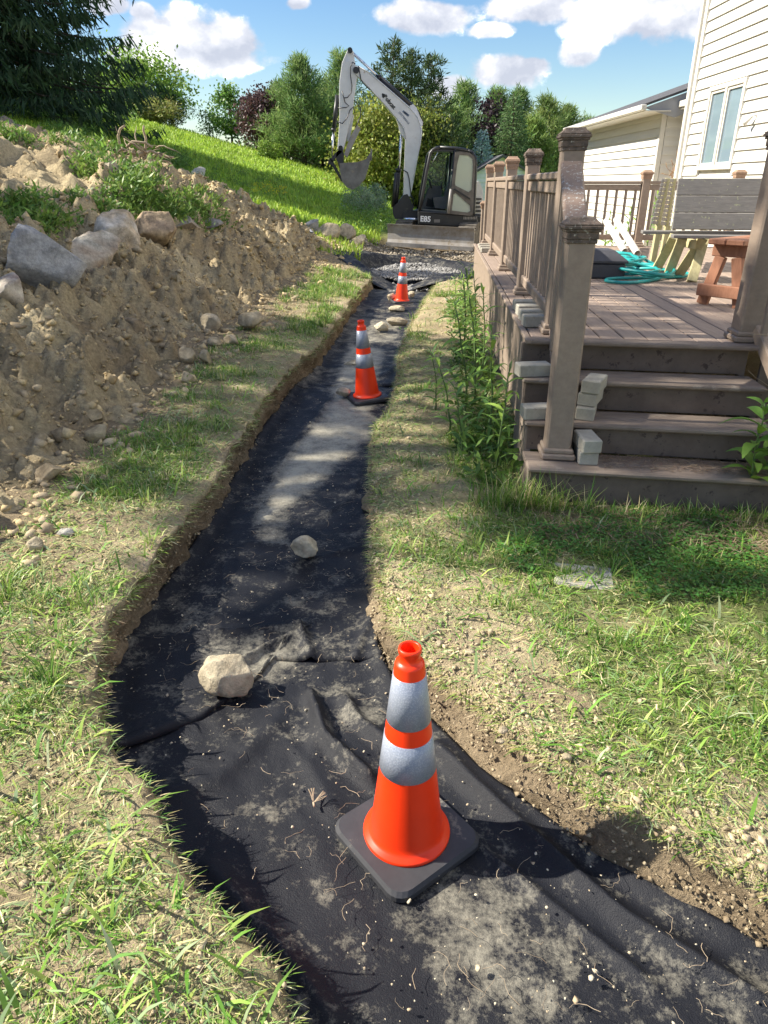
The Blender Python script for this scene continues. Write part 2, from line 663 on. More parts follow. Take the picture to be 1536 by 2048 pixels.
M['winglass'] = glass_mat('house glass', (0.20, 0.27, 0.32), 0.9)
M['cabglass'] = glass_mat('cab glass', (0.35, 0.42, 0.38), 0.16)
M['cabglass2'] = glass_mat('painted reflection cab glass', (0.62, 0.66, 0.56), 0.62)  # pale colour paints the siding's reflection into the door panes


def refl_mat():
    m, nt, b = new_mat('reflective collar')
    tc = nt.nodes.new('ShaderNodeTexCoord')
    v = nt.nodes.new('ShaderNodeTexVoronoi')
    v.inputs['Scale'].default_value = 210
    nt.links.new(tc.outputs['Object'], v.inputs['Vector'])
    r = ramp(nt, v.outputs['Distance'], [(0.15, (0.40, 0.43, 0.50)), (0.55, (0.29, 0.32, 0.39))])
    nt.links.new(r.outputs[0], b.inputs['Base Color'])
    b.inputs['Roughness'].default_value = 0.36
    b.inputs['Metallic'].default_value = 0.15
    bump(nt, b, v.outputs['Distance'], 0.25, 0.002)
    return m


M['reflect'] = refl_mat()


def fabric_mat():
    m, nt, b = new_mat('black geotextile')
    a = nt.nodes.new('ShaderNodeAttribute')
    a.attribute_name = 'dust'
    n = noise_node(nt, 9, 9, 0.72)
    n2 = noise_node(nt, 70, 6, 0.75)
    def ma(op, p, q, r_=None):
        k = nt.nodes.new('ShaderNodeMath')
        k.operation = op
        for i, v in enumerate((p, q, r_)):
            if v is None:
                continue
            if isinstance(v, (int, float)):
                k.inputs[i].default_value = v
            else:
                nt.links.new(v, k.inputs[i])
        return k.outputs[0]
    nn = ma('MULTIPLY_ADD', n.outputs[0], 2.6, -1.3)
    nn = ma('MULTIPLY_ADD', n2.outputs[0], 1.5, ma('ADD', nn, -0.75))
    mu = ma('ADD', nn, a.outputs['Fac'])
    mr = nt.nodes.new('ShaderNodeMapRange')
    mr.inputs['From Min'].default_value = 0.12
    mr.inputs['From Max'].default_value = 1.35
    nt.links.new(mu, mr.inputs['Value'])
    c = mixc(nt, mr.outputs[0], (0.0085, 0.0095, 0.0140), (0.40, 0.37, 0.29))
    nt.links.new(c, b.inputs['Base Color'])
    b.inputs['Roughness'].default_value = 0.6
    b.inputs['Specular IOR Level'].default_value = 0.3
    nb = noise_node(nt, 260, 3, 0.6)
    nb2 = noise_node(nt, 16, 4, 0.6)
    s = nt.nodes.new('ShaderNodeMath')
    s.operation = 'MULTIPLY_ADD'
    nt.links.new(nb2.outputs[0], s.inputs[0])
    s.inputs[1].default_value = 1.6
    nt.links.new(nb.outputs[0], s.inputs[2])
    bump(nt, b, s.outputs[0], 0.45, 0.006)
    return m


M['fabric'] = fabric_mat()

# ------------------------------------------------------------------ terrain
LY = [-3, 0, 0.5, 0.85, 1.0, 1.18, 1.35, 1.49, 1.65, 1.83, 2.05, 2.3, 2.66, 3.01, 3.56, 4.46, 5.31, 6.3, 7.44, 9.02, 10.89, 12.6, 13.4, 13.9, 15.6, 17.2]
LX = [2.6, 0.55, 0.18, -0.17, -0.23, -0.46, -0.59, -0.67, -0.85, -0.95, -1.04, -1.10, -1.08, -1.04, -0.99, -0.98, -0.95, -0.87, -0.69, -0.56, -0.44, -0.27, -0.2, -0.5, -0.55, -0.2]
RY = [-3, 0, 0.5, 0.8, 1.14, 1.24, 1.37, 1.53, 1.75, 1.96, 2.18, 2.45, 2.97, 3.56, 4.36, 5.01, 6.0, 7.41, 9.2, 11.4, 13.3, 14.0, 15.5, 17.2]
RX = [5.0, 2.2, 1.65, 1.34, 0.99, 0.86, 0.70, 0.51, 0.31, 0.17, 0.02, -0.05, -0.07, -0.09, -0.11, -0.07, 0.1, 0.14, 0.33, 0.64, 0.95, 1.5, 1.75, 1.4]


def xl(y):
    return np.interp(y, LY, LX) + (0.05 * fbm(y * 3.0, y * 0 + 3, 6, 5, 0.72)) * sstep(-1, 0.5, y)


def rslope(y):
    return 0.10 * (1 - sstep(2.0, 3.2, y)) + 0.02


def xr(y):
    return rslope(y) + np.interp(y, RY, RX) + 0.05 * fbm(y * 3.0, y * 0 + 9, 6, 8, 0.72)


TRD = 0.23


def tdepth(y):
    return TRD * (1 - sstep(16.4, 17.2, y))


def hill(x, y):
    yc = np.minimum(y, 50)
    hp = 0.25 * (-x + 0.5 + 0.171 * (yc - 19)) - 0.06 * np.maximum(y - 51, 0)
    hp = np.clip(hp, -30, 7.5)
    k = 0.14
    return np.where(hp > 3, hp, k * np.log1p(np.exp(np.clip(hp / k, -30, 30))) - 0.02)


def ground_z(x, y):
    x = np.asarray(x, float)
    y = np.asarray(y, float)
    near = 1 - sstep(14, 30, y)
    z = hill(x, y)
    z = z + 0.05 * sstep(0.0, -0.6, x) * near
    z = z + (0.022 * fbm(x * 1.1, y * 1.1, 4, 1) + 0.018 * fbm(x * 7, y * 7, 3, 2)) * near
    el = np.minimum(np.abs(np.interp(y, LY, LX) - x), np.abs(x - np.interp(y, RY, RX) - rslope(y)))
    em = np.exp(-el / 0.10) * (y < 14)
    z = z + em * (0.7 * clodf(x, y, 0.07, 6, 0.55) - 0.012 + 0.02 * fbm(x * 9, y * 9, 3, 17))
    z = z + 0.10 * fbm(x * 0.12, y * 0.12, 3, 4) * sstep(14, 30, y)
    # worn, churned patch in front of the excavator
    ch = sstep(16.2, 17.2, y) * (1 - sstep(19.5, 21, y)) * sstep(-1.2, -0.2, x) * (1 - sstep(2.6, 3.4, x))
    z = z + ch * (-0.02 + 0.07 * fbm(x * 3, y * 3, 4, 12))
    return z


TY = [0.5, 2.5, 3.5, 4.7, 8.5, 13.0, 16.0, 18.5, 20]
TX = [-1.75, -1.68, -1.78, -1.67, -1.45, -1.08, -0.75, -0.9, -1.2]


def toe(y):
    return np.interp(y, TY, TX) + 0.12 * fbm(y * 1.3, y * 0 + 1, 3, 21)


def heap_z(x, y, fine=True):
    d = toe(y) - x
    s = np.interp(y, [0.6, 1.6, 3, 13, 15.3, 17, 18.5, 19.6], [0.0, 0.5, 1, 1, 0.92, 0.6, 0.25, -0.2])
    pn = np.interp(d, [-0.6, 0, 0.4, 2.05, 2.6, 3.3, 4.4, 5.5, 7.5, 10], [-0.25, -0.02, 0.16, 1.02, 1.12, 1.22, 1.8, 2.15, 2.7, 3.1])
    pf = np.interp(d, [-0.6, 0, 0.4, 1.4, 2.2, 3.2, 5.0, 7.5, 10], [-0.25, -0.02, 0.24, 1.02, 1.6, 1.86, 2.3, 2.85, 3.2])
    k = sstep(7.0, 12.5, y)
    p = pn * (1 - k) + pf * k
    lump = 0.16 * fbm(x * 0.9, y * 0.9, 3, 31) + 0.10 * fbm(x * 2.6, y * 2.6, 3, 34)
    if fine:
        f = fbm(x * 6.5, y * 6.5, 4, 37)
        lump = lump + 1.25 * clodf(x + 0.03 * f, y, 0.095, 1, 0.9) + 1.2 * clodf(x, y + 0.04 * f, 0.19, 2, 0.6) + 0.6 * clodf(x, y, 0.42, 3, 0.22)
        lump = lump + 0.06 * f + 0.03 * np.abs(fbm(x * 14, y * 14, 3, 41)) + 0.026 * fbm(x * 30, y * 30, 2, 43)
    z = p * s + lump * sstep(-0.15, 0.5, d) * np.clip(s + 0.2, 0, 1)
    z = np.where(s < 0, -0.5, z)
    return z - 0.10 * sstep(7.2, 9.5, d) * 8


def surf_z(x, y):
    return np.maximum(ground_z(x, y), heap_z(x, y, False))


def march(px, py, zoff=0.0, t0=1.5, t1=70):
    d = ray(px, py)
    t = np.arange(t0, t1, 0.03)
    z = CAMH + d.z * t - zoff
    g = surf_z(d.x * t, d.y * t)
    i = np.argmax(z < g)
    if not (z < g).any():
        i = len(t) - 1
    t = t[i]
    return Vector((d.x * t, d.y * t, float(g[i])))


def lerp3(a, b, f):
    f = np.asarray(f)[..., None]
    return np.asarray(a) * (1 - f) + np.asarray(b) * f


SOIL = np.array((0.345, 0.272, 0.178))
SOIL_D = np.array((0.20, 0.152, 0.098))
TAN = np.array((0.53, 0.435, 0.285))
THATCH = np.array((0.30, 0.265, 0.14)) * 1.25
GREEN = np.array((0.085, 0.125, 0.03)) * 1.3
MEADOW = np.array((0.27, 0.40, 0.045))


def grid_faces(nr, nc):
    i = np.arange((nr - 1) * nc).reshape(nr - 1, nc)[:, :-1].ravel()
    return np.stack([i, i + 1, i + nc + 1, i + nc], 1)


def green_mask(x, y):
    """how lush the lawn is, 0 bare to 1 lush"""
    m = 0.5 + 1.0 * fbm(x * 1.3, y * 1.3, 3, 51) + 0.55 * fbm(x * 4.5, y * 4.5, 3, 52)
    dr = x - np.interp(y, RY, RX)
    dl = np.interp(y, LY, LX) - x
    edge = np.where(x > 0.5 * (np.interp(y, LY, LX) + np.interp(y, RY, RX)), dr, dl)
    m = m - np.where(edge == dl, 0.28, 0.55) * np.exp(-np.maximum(edge, 0) / 0.20) - 0.7 * np.exp(-np.maximum(edge, 0) / 0.30) * (x > 0.5 * (np.interp(y, LY, LX) + np.interp(y, RY, RX))) * (1 - sstep(2.2, 3.2, y))
    # right of the trench: greener beyond 0.6 m, dry along the run past the deck
    right = x > np.interp(y, RY, RX)
    m = np.where(right, m + 0.48 * sstep(0.35, 0.8, dr) * (1 - sstep(4.0, 6.0, y)) - 0.42 * sstep(4.0, 6.0, y), m)
    # left, close by: dry clippings
    m = np.where(~right & (y < 1.75), m - 0.12, m)
    m = np.where(~right & (y > 1.6) & (y < 2.6), m + 0.42, m)
    return np.clip(m, 0, 1)


def build_ground():
    ys = [-3.0]
    while ys[-1] < 400:
        y = ys[-1]
        dy = 0.12 if y < 0.6 else 0.022 + 0.0032 * max(0, y - 1) ** 1.15
        if y > 25:
            dy = 0.5 + (y - 25) * 0.06
        ys.append(y + dy)
    ys = np.array(ys)
    nr = len(ys)
    dl = [0.0, 0.012, 0.03, 0.055]
    while dl[-1] < 320:
        d = dl[-1]
        dl.append(d + (0.026 if d < 1.0 else 0.026 + (d - 1.0) * 0.075))
    dl = np.array(dl)
    nW = 12
    wt = np.linspace(0, 1, nW + 1)[1:]
    nF = 6
    rows = []
    kind = []
    XL, XR = xl(ys), xr(ys)
    far = sstep(17.0, 17.3, ys)
    mid = 0.5 * (XL + XR)
    XL2 = XL * (1 - far) + (mid - 0.3) * far
    XR2 = XR * (1 - far) + (mid + 0.3) * far
    X = []
    Y = []
    Z = []
    dep = tdepth(ys)
    Yc = ys[:, None]
    # left field
    xf = XL2[:, None] - dl[::-1][None, :]
    zf = ground_z(xf, Yc + 0 * xf) - 0.018 * np.exp(-dl[::-1][None, :] / 0.03) * (dep[:, None] / TRD)
    X.append(xf); Z.append(zf); kind.append(np.full(xf.shape[1], 0))
    zl0 = zf[:, -1]
    # left wall
    f = wt[None, :]
    rough = 0.085 * fbm(np.repeat(ys[:, None], nW, 1) * 6, wt[None, :] * 2.2 + 7, 5, 61, 0.72) * np.sin(np.pi * np.clip(wt, 0, 0.9))[None, :]
    xw = XL2[:, None] + (rough - 0.02 * np.sin(np.pi * f)) * (dep[:, None] / TRD)
    zw = zl0[:, None] * (1 - f) + (-dep[:, None] + 0 * f) * f
    zw = np.where(dep[:, None] < 0.02, zl0[:, None], zw)
    X.append(xw); Z.append(zw); kind.append(np.full(nW, 1))
    # floor
    ff = (np.arange(1, nF + 1) / (nF + 1))[None, :]
    xfl = XL2[:, None] * (1 - ff) + (XR2 - rslope(ys) * (1 - far))[:, None] * ff
    zr0 = ground_z(XR2, ys) - 0.05 * (dep / TRD)
    zfl = np.where(dep[:, None] > 0.02, -dep[:, None] - 0.03, zl0[:, None] * (1 - ff) + zr0[:, None] * ff)
    X.append(xfl); Z.append(zfl); kind.append(np.full(nF, 2))
    # right wall
    f = (1 - np.concatenate([[0], wt])[:-1])[None, :]
    rough = 0.085 * fbm(np.repeat(ys[:, None], nW, 1) * 6, f * 2.2 + 3, 5, 64, 0.72) * np.sin(np.pi * np.clip(f, 0, 0.9))
    xw = XR2[:, None] - (rslope(ys) * (1 - far))[:, None] * f ** 0.8 + (rough * 1.3 + 0.01 * np.sin(np.pi * f)) * (dep[:, None] / TRD)
    zw = zr0[:, None] * (1 - f) + (-dep[:, None]) * f
    zw = np.where(dep[:, None] < 0.02, zr0[:, None], zw)
    X.append(xw); Z.append(zw); kind.append(np.full(nW, 1))
    xf = XR2[:, None] + dl[None, :]
    zf = ground_z(xf, Yc + 0 * xf) - 0.05 * np.exp(-dl[None, :] / 0.05) * (dep[:, None] / TRD)
    X.append(xf); Z.append(zf); kind.append(np.full(xf.shape[1], 0))
    X = np.concatenate(X, 1)
    Z = np.concatenate(Z, 1)
    Yg = np.repeat(ys[:, None], X.shape[1], 1)
    kind = np.repeat(np.concatenate(kind)[None, :], nr, 0)
    V = np.stack([X, Yg, Z], -1).reshape(-1, 3)
    x, y, k = V[:, 0], V[:, 1], kind.ravel()
    g = green_mask(x, y)
    fb = 0.5 + 0.9 * fbm(x * 5, y * 5, 4, 71)
    fb = np.clip(fb, 0, 1)
    c = lerp3(lerp3(SOIL, TAN, fb), THATCH, np.clip(0.25 + 0.8 * fbm(x * 3, y * 3, 4, 73), 0, 0.8))
    c = lerp3(c, GREEN, sstep(0.45, 0.95, g) * 0.75)
    # bare strip of darker soil along the foot of the heap
    dtoe = x - toe(y)
    bare = np.exp(-np.maximum(dtoe, 0) / 0.28) * (y < 18)
    c = lerp3(c, SOIL * 0.75, np.clip(bare, 0, 1) * 0.85)
    wallc = lerp3(SOIL_D, SOIL * 1.05, np.clip(0.45 + 0.9 * fbm(y * 4, V[:, 2] * 9 + x * 2, 4, 76), 0, 1))
    c = np.where((k == 1)[:, None], wallc, c)
    hz = sstep(17.5, 20.5, y + 0 * x) * sstep(0.6, -0.3, x)
    hz = np.maximum(hz, sstep(0.5, 1.2, -x - 6.2 + 0 * y))
    hz = np.maximum(hz, sstep(24, 30, y))
    c = lerp3(c, lerp3(MEADOW, MEADOW * np.array((0.7, 0.8, 0.8)), np.clip(0.5 + fbm(x * 0.8, y * 0.8, 3, 78), 0, 1)), hz)
    ch = sstep(15.9, 16.6, y) * (1 - sstep(20, 23, y)) * sstep(-0.9, -0.2, x) * (1 - sstep(3.0, 3.6, x))
    c = lerp3(c, SOIL_D * 0.85, ch * 0.9)
    me = np_mesh('ground', V, quads=grid_faces(nr, X.shape[1]), colr=c, smooth=True)
    o = link('ground', me, M['ground'])
    o['kind'] = 'structure'


build_ground()


def build_heap():
    ys = np.concatenate([np.arange(0.7, 2.2, 0.05), np.arange(2.2, 8.5, 0.024), np.arange(8.5, 19.8, 0.045)])
    dx = np.concatenate([np.arange(-0.35, 2.5, 0.026), np.arange(2.5, 10.5, 0.08)])[::-1]
    X = np.interp(ys, TY, TX)[:, None] - dx[None, :]
    Y = np.repeat(ys[:, None], len(dx), 1)
    Z = heap_z(X, Y)
    # horizontal crumbling so the lumps are not a pure height field
    X = X + 0.02 * fbm(Y * 9, X * 9, 2, 81)
    V = np.stack([X, Y, Z], -1).reshape(-1, 3)
    x, y = V[:, 0], V[:, 1]
    f = np.clip(0.5 + 0.9 * fbm(x * 3, y * 3, 4, 83), 0, 1)
    c = lerp3(SOIL * np.array((1.04, 1.05, 1.0)), TAN * np.array((1.02, 1.03, 0.99)), np.clip(f * 1.0, 0, 1))
    c = lerp3(c, SOIL_D * 1.15, 0.5 * sstep(0.15, 0.5, fbm(x * 1.4, y * 1.4, 3, 86)))
    d = toe(y) - x
    grey = sstep(5.2, 6.2, d)
    c = lerp3(c, np.array((0.27, 0.235, 0.18)), grey)
    me = np_mesh('soil_heap', V, quads=grid_faces(len(ys), len(dx)), colr=c, smooth=False)
    o = link('soil_heap', me, M['heap'])
    tag(o, 'long crumbly brown heap of dug soil banked along the left of the trench', 'soil heap')


build_heap()

# icosahedron templates for clods and stones
_ib = bmesh.new()
bmesh.ops.create_icosphere(_ib, subdivisions=1, radius=1)
ICO0 = np.array([v.co[:] for v in _ib.verts])
ICO0F = np.array([[v.index for v in f.verts] for f in _ib.faces])
_ib.free()
_ib = bmesh.new()
bmesh.ops.create_icosphere(_ib, subdivisions=2, radius=1)
ICO1 = np.array([v.co[:] for v in _ib.verts])
ICO1F = np.array([[v.index for v in f.verts] for f in _ib.faces])
_ib.free()

OCT = np.array([(1, 0.1, 0), (-1, -0.1, 0.1), (0, 1, -0.1), (0.1, -1, 0), (0, 0.1, 1), (0, -0.1, -1)]) * 1.1
OCTF = np.array([(0, 2, 4), (2, 1, 4), (1, 3, 4), (3, 0, 4), (2, 0, 5), (1, 2, 5), (3, 1, 5), (0, 3, 5)])


def pebble_mesh(name, P, S, C, flat=0.7, T=ICO0, TF=ICO0F, jit=0.42, seed=3):
    r = np.random.default_rng(seed)
    n = len(P)
    nv = len(T)
    t = T[None] * (1 + jit * (r.random((n, nv, 1)) - 0.5) * 2)
    sc = np.stack([0.6 + 0.9 * r.random(n), 0.55 + 0.7 * r.random(n), flat * (0.5 + 0.8 * r.random(n))], 1)
    t = t * sc[:, None, :]
    a = r.random(n) * 6.283
    ca, sa = np.cos(a)[:, None], np.sin(a)[:, None]
    x = t[:, :, 0] * ca - t[:, :, 1] * sa
    y = t[:, :, 0] * sa + t[:, :, 1] * ca
    tl = (r.random(n) - 0.5)[:, None] * 1.2
    z = t[:, :, 2] * np.cos(tl) + x * np.sin(tl)
    x = x * np.cos(tl) - t[:, :, 2] * np.sin(tl)
    V = np.stack([x, y, z], -1) * np.asarray(S)[:, None, None] + np.asarray(P)[:, None, :]
    F = TF[None] + (np.arange(n) * nv)[:, None, None]
    cc = np.repeat(np.asarray(C)[:, None, :], nv, 1)
    return np_mesh(name, V.reshape(-1, 3), tris=F.reshape(-1, 3), colr=cc.reshape(-1, 3))


def clods():
    r = np.random.default_rng(5)
    n = 23000
    y = 1.4 + 15.8 * r.random(n) ** 1.5
    d = -0.28 + 2.9 * r.random(n) ** 0.9
    far = r.random(n) < 0.18
    d = np.where(far, 3.2 + 2.6 * r.random(n), d)
    x = toe(y) - d
    s = 0.004 + 0.012 * r.random(n) ** 2 + 0.03 * (r.random(n) ** 12)
    s = s * (0.8 + 0.075 * y) * np.where(d < 0.15, 0.8, 1)
    z = np.maximum(heap_z(x, y), ground_z(x, y)) + s * 0.1
    c = lerp3(SOIL * np.array((0.9, 0.87, 0.78)), TAN * np.array((1.1, 1.06, 0.93)), np.clip(r.normal(0.5, 0.28, n), 0, 1))
    me = pebble_mesh('soil_clods', np.stack([x, y, z], 1), s, c, 0.8, OCT, OCTF, 0.3, seed=6)
    o = link('soil_clods', me, M['clod'])
    o['kind'] = 'stuff'
    tag(o, 'loose clods and crumbs of dry soil strewn over the heap', 'soil clods')
    n = 800
    y = 1.6 + 11 * r.random(n)
    d = -0.15 + 2.3 * r.random(n) ** 1.4
    x = toe(y) - d
    s = 0.014 + 0.04 * r.random(n) ** 3
    z = np.maximum(heap_z(x, y), ground_z(x, y)) + s * 0.15
    c = lerp3(SOIL * 0.85, TAN * 1.02, np.clip(r.normal(0.5, 0.25, n), 0, 1))
    me = pebble_mesh('soil_lumps', np.stack([x, y, z], 1), s, c, 0.7, ICO0, ICO0F, 0.4, 8)
    o = link('soil_lumps', me, M['clod'])
    o['kind'] = 'stuff'
    tag(o, 'fist sized lumps of earth lying down the face of the heap', 'soil lumps')
    # crumbs on the banks
    n = 14000
    y = 0.6 + 8 * r.random(n) ** 1.6
    side = r.random(n) < 0.6
    off = r.gamma(1.3, 0.13, n) + 0.01
    x = np.where(side, xr(y) + off, xl(y) - off)
    s = 0.0022 + 0.007 * r.random(n) ** 3 + 0.012 * r.random(n) ** 18
    z = ground_z(x, y) - 0.05 * np.exp(-off / 0.05) + s * 0.4
    c = lerp3(SOIL, TAN * 1.08, np.clip(r.normal(0.6, 0.25, n), 0, 1))
    me = pebble_mesh('bank_crumbs', np.stack([x, y, z], 1), s, c, 0.75, OCT, OCTF, 0.3, seed=9)
    o = link('bank_crumbs', me, M['clod'])
    o['kind'] = 'stuff'
    tag(o, 'small crumbs of earth and grit along both trench edges', 'soil crumbs')
    # crumbling soil on the trench walls
    n = 14000
    y = 0.7 + 10 * r.random(n) ** 1.5
    side = r.random(n) < 0.55
    h = r.random(n)
    x = np.where(side, xr(y) - rslope(y) * (1 - h) ** 0.8 + 0.004, xl(y) - 0.012) + r.normal(0, 0.008, n)
    s = 0.002 + 0.008 * r.random(n) ** 4
    z = -TRD + 0.02 + h * (TRD - 0.03)
    c = lerp3(SOIL_D, TAN * 0.95, np.clip(r.normal(0.45, 0.28, n), 0, 1))
    me = pebble_mesh('wall_crumbs', np.stack([x, y, z], 1), s, c, 0.85, OCT, OCTF, 0.3, seed=12)
    o = link('wall_crumbs', me, M['clod'])
    o['kind'] = 'stuff'
    tag(o, 'crumbling earth sticking out of the cut trench walls', 'soil crumbs')


clods()


# ------------------------------------------------------------------ fabric in the trench
def poly_mask(x, y, poly, soft=0.05):
    """signed distance like mask of a convex-ish polygon in plan"""
    inside = np.zeros(len(x), bool)
    n = len(poly)
    dmin = np.full(len(x), 1e9)
    for i in range(n):
        x1, y1 = poly[i]
        x2, y2 = poly[(i + 1) % n]
        cond = ((y1 > y) != (y2 > y)) & (x < (x2 - x1) * (y - y1) / (y2 - y1 + 1e-12) + x1)
        inside ^= cond
        ex, ey = x2 - x1, y2 - y1
        t = np.clip(((x - x1) * ex + (y - y1) * ey) / (ex * ex + ey * ey + 1e-12), 0, 1)
        dmin = np.minimum(dmin, np.hypot(x - x1 - t * ex, y - y1 - t * ey))
    sd_ = np.where(inside, dmin, -dmin)
    return sstep(-soft, soft, sd_)


def seg_dist(x, y, pts):
    d = np.full(np.shape(x), 1e9)
    for (x1, y1), (x2, y2) in zip(pts[:-1], pts[1:]):
        ex, ey = x2 - x1, y2 - y1
        t = np.clip(((x - x1) * ex + (y - y1) * ey) / (ex * ex + ey * ey + 1e-12), 0, 1)
        d = np.minimum(d, np.hypot(x - x1 - t * ex, y - y1 - t * ey))
    return d


def fz(px, py, z=-0.2):
    p = at_z(px, py, z)
    return (p.x, p.y)


NEAR_RIDGES = [([fz(620, 1390), fz(650, 1480), fz(740, 1560)], 0.045, 0.028),
               ([fz(690, 1400), fz(720, 1450), fz(790, 1500)], 0.034, 0.03),
               ([fz(870, 1500), fz(1000, 1620), fz(1250, 1830), fz(1536, 2010)], 0.035, 0.035),
               ([fz(960, 1690), fz(1100, 1800), fz(1300, 1960)], 0.018, 0.02),
               ([fz(420, 1740), fz(560, 1900), fz(660, 2040)], 0.03, 0.05),
               ([fz(300, 1600), fz(430, 1560), fz(560, 1440)], 0.022, 0.045),
               ([fz(640, 1430), fz(620, 1520), fz(680, 1640)], 0.012, 0.04)]
MID_RIDGES = [([fz(600, 1255), fz(625, 1330), fz(640, 1440)], 0.026, 0.025),
              ([fz(480, 1330), fz(540, 1295), fz(605, 1275)], 0.04, 0.028),
              ([fz(240, 1290), fz(420, 1270), fz(600, 1255)], 0.026, 0.03),
              ([fz(440, 1270), fz(445, 1180), fz(450, 1110)], 0.008, 0.012),
              ([fz(590, 1130), fz(680, 1105), fz(740, 1095)], 0.014, 0.03),
              ([fz(500, 1090), fz(590, 1095)], 0.016, 0.03),
              ([fz(640, 1040), fz(700, 1000), fz(735, 930)], 0.012, 0.03),
              ([fz(545, 960), fz(600, 880), fz(690, 760)], 0.014, 0.02),
              ([fz(700, 1370), fz(720, 1290), fz(745, 1240)], 0.02, 0.025)]
FAR_RIDGES = [([fz(760, 760), fz(790, 740)], 0.03, 0.06), ([fz(700, 660), fz(820, 665)], 0.03, 0.08),
              ([fz(740, 625), fz(830, 622)], 0.035, 0.1), ([fz(790, 575), fz(870, 572)], 0.03, 0.1),
              ([fz(690, 690), fz(780, 690)], 0.02, 0.08)]
DUST = [([fz(700, 690), fz(770, 700), fz(740, 800), fz(742, 870), fz(650, 960), fz(580, 1010), fz(510, 1060), fz(560, 940), fz(650, 830)], 1.15),
        ([fz(690, 640), fz(800, 640), fz(800, 690), fz(690, 690)], 0.55),
        ([fz(400, 1290), fz(600, 1270), fz(620, 1330), fz(520, 1380), fz(420, 1330)], 0.5),
        ([fz(880, 1750), fz(1000, 1730), fz(1150, 1900), fz(1180, 2040), fz(900, 2040), fz(820, 1900)], 0.42),
        ([fz(660, 1380), fz(770, 1400), fz(780, 1500), fz(680, 1460)], 0.35),
        ([fz(540, 1200), fz(700, 1150), fz(720, 1200), fz(600, 1250)], 0.22),
        ([fz(360, 1150), fz(440, 1120), fz(440, 1260), fz(300, 1270)], 0.2),
        ([fz(520, 1010), fz(570, 1000), fz(580, 1090), fz(500, 1080)], 0.5)]


def sheet(name, label, y0, y1, front=None, lift=0.0, ridges=(), dy=0.022, seed=0, ncol=64, back=None, wall=0.03):
    nrow = int((y1 - y0) / dy)
    v = np.linspace(0, 1, nrow)[:, None]
    s = np.linspace(0, 1, ncol)[None, :]
    # first guess of x from the mid y, then rows warp to the front edge
    ymid = y0 + v * (y1 - y0)
    X = np.interp(ymid, LY, LX) * (1 - s) + np.interp(ymid, RY, RX) * s
    if front is not None:
        yf = np.interp(X, [p[0] for p in front], [p[1] for p in front])
        Y = yf + v * (y1 - yf)
        X = np.interp(Y, LY, LX) * (1 - s) + np.interp(Y, RY, RX) * s
    else:
        Y = ymid + 0 * s
    X = X + (s - 0.5) * 0.05
    Z = -TRD + 0.02 + lift + 0.018 * fbm(X * 1.6, Y * 1.6, 3, 91 + seed) + 0.008 * fbm(X * 6, Y * 6, 3, 94 + seed)
    # fine tension creases across the sheet
    a = 0.6 + 0.5 * seed
    u = X * math.cos(a) + Y * math.sin(a)
    vv = X * math.sin(a) - Y * math.cos(a)
    Z = Z + 0.011 * np.abs(fbm(u * 8 + 0.8 * fbm(vv * 2, u * 2, 2, 5), vv * 1.5, 3, 97 + seed)) + 0.007 * np.abs(fbm(vv * 10, u * 2.4, 2, 131 + seed)) * sstep(0.0, 0.4, fbm(X * 1.2, Y * 1.2, 2, 133 + seed))
    for pts, h, w in ridges:
        Z = Z + h * (0.55 * np.exp(-(seg_dist(X, Y, pts) / w) ** 2) + 0.6 * np.exp(-seg_dist(X, Y, pts) / (w * 0.55)))
    if front is not None:
        ed = (Y - yf)
        fw = 0.6 + 0.5 * fbm(X * 5, X * 0, 3, 123)
        Z = Z + fw * (0.028 * np.exp(-np.abs(ed - 0.03 * fw - 0.015) / 0.022) + 0.012 * np.exp(-np.abs(ed - 0.13) / 0.03)) - 0.012 * np.exp(-(ed / 0.012) ** 2)
    e = np.minimum(s, 1 - s) + 0 * Y
    Z = Z + wall * np.exp(-(e / 0.05) ** 2)
    V = np.stack([X, Y, Z], -1).reshape(-1, 3)
    x, y = V[:, 0], V[:, 1]
    d = -0.03 + 0.26 * fbm(x * 1.5, y * 1.5, 3, 99)
    for poly, k in DUST:
        d = np.maximum(d, k * poly_mask(x + 0.05 * fbm(x * 6, y * 6, 3, 7), y + 0.05 * fbm(y * 6, x * 6, 3, 8), poly, 0.09))
    d = np.where(y > 6.5, np.maximum(d, 0.20 + 0.35 * fbm(x * 2, y * 2, 2, 102)), d)
    me = np_mesh(name, V, quads=grid_faces(nrow, ncol), smooth=True, extra={'dust': d})
    o = link(name, me, M['fabric'])
    md = o.modifiers.new('thickness', 'SOLIDIFY')
    md.thickness = 0.0025
    md.offset = -1
    return tag(o, label, 'fabric', 'sheets of black fabric lining the trench')


sheet('landscape_fabric', 'nearest sheet of black fabric in the trench, under the big traffic cone', 0.05, 2.85, None, 0.0, NEAR_RIDGES, seed=0, ncol=90)
sheet('landscape_fabric', 'middle sheet of black fabric held by two rocks, its front edge folded over', 1.8, 6.75,
      [(-1.3, 1.72), (-0.98, 1.80), (-0.55, 2.02), (-0.30, 2.24), (-0.255, 2.36), (-0.22, 2.38), (0.1, 2.36)], 0.012, MID_RIDGES, seed=1, ncol=80)
sheet('landscape_fabric', 'far dusty sheet of black fabric around the two distant cones', 6.6, 14.0, [(-0.9, 6.5), (-0.3, 6.75), (0.2, 6.6)], 0.02, FAR_RIDGES, dy=0.04, seed=2, ncol=40)


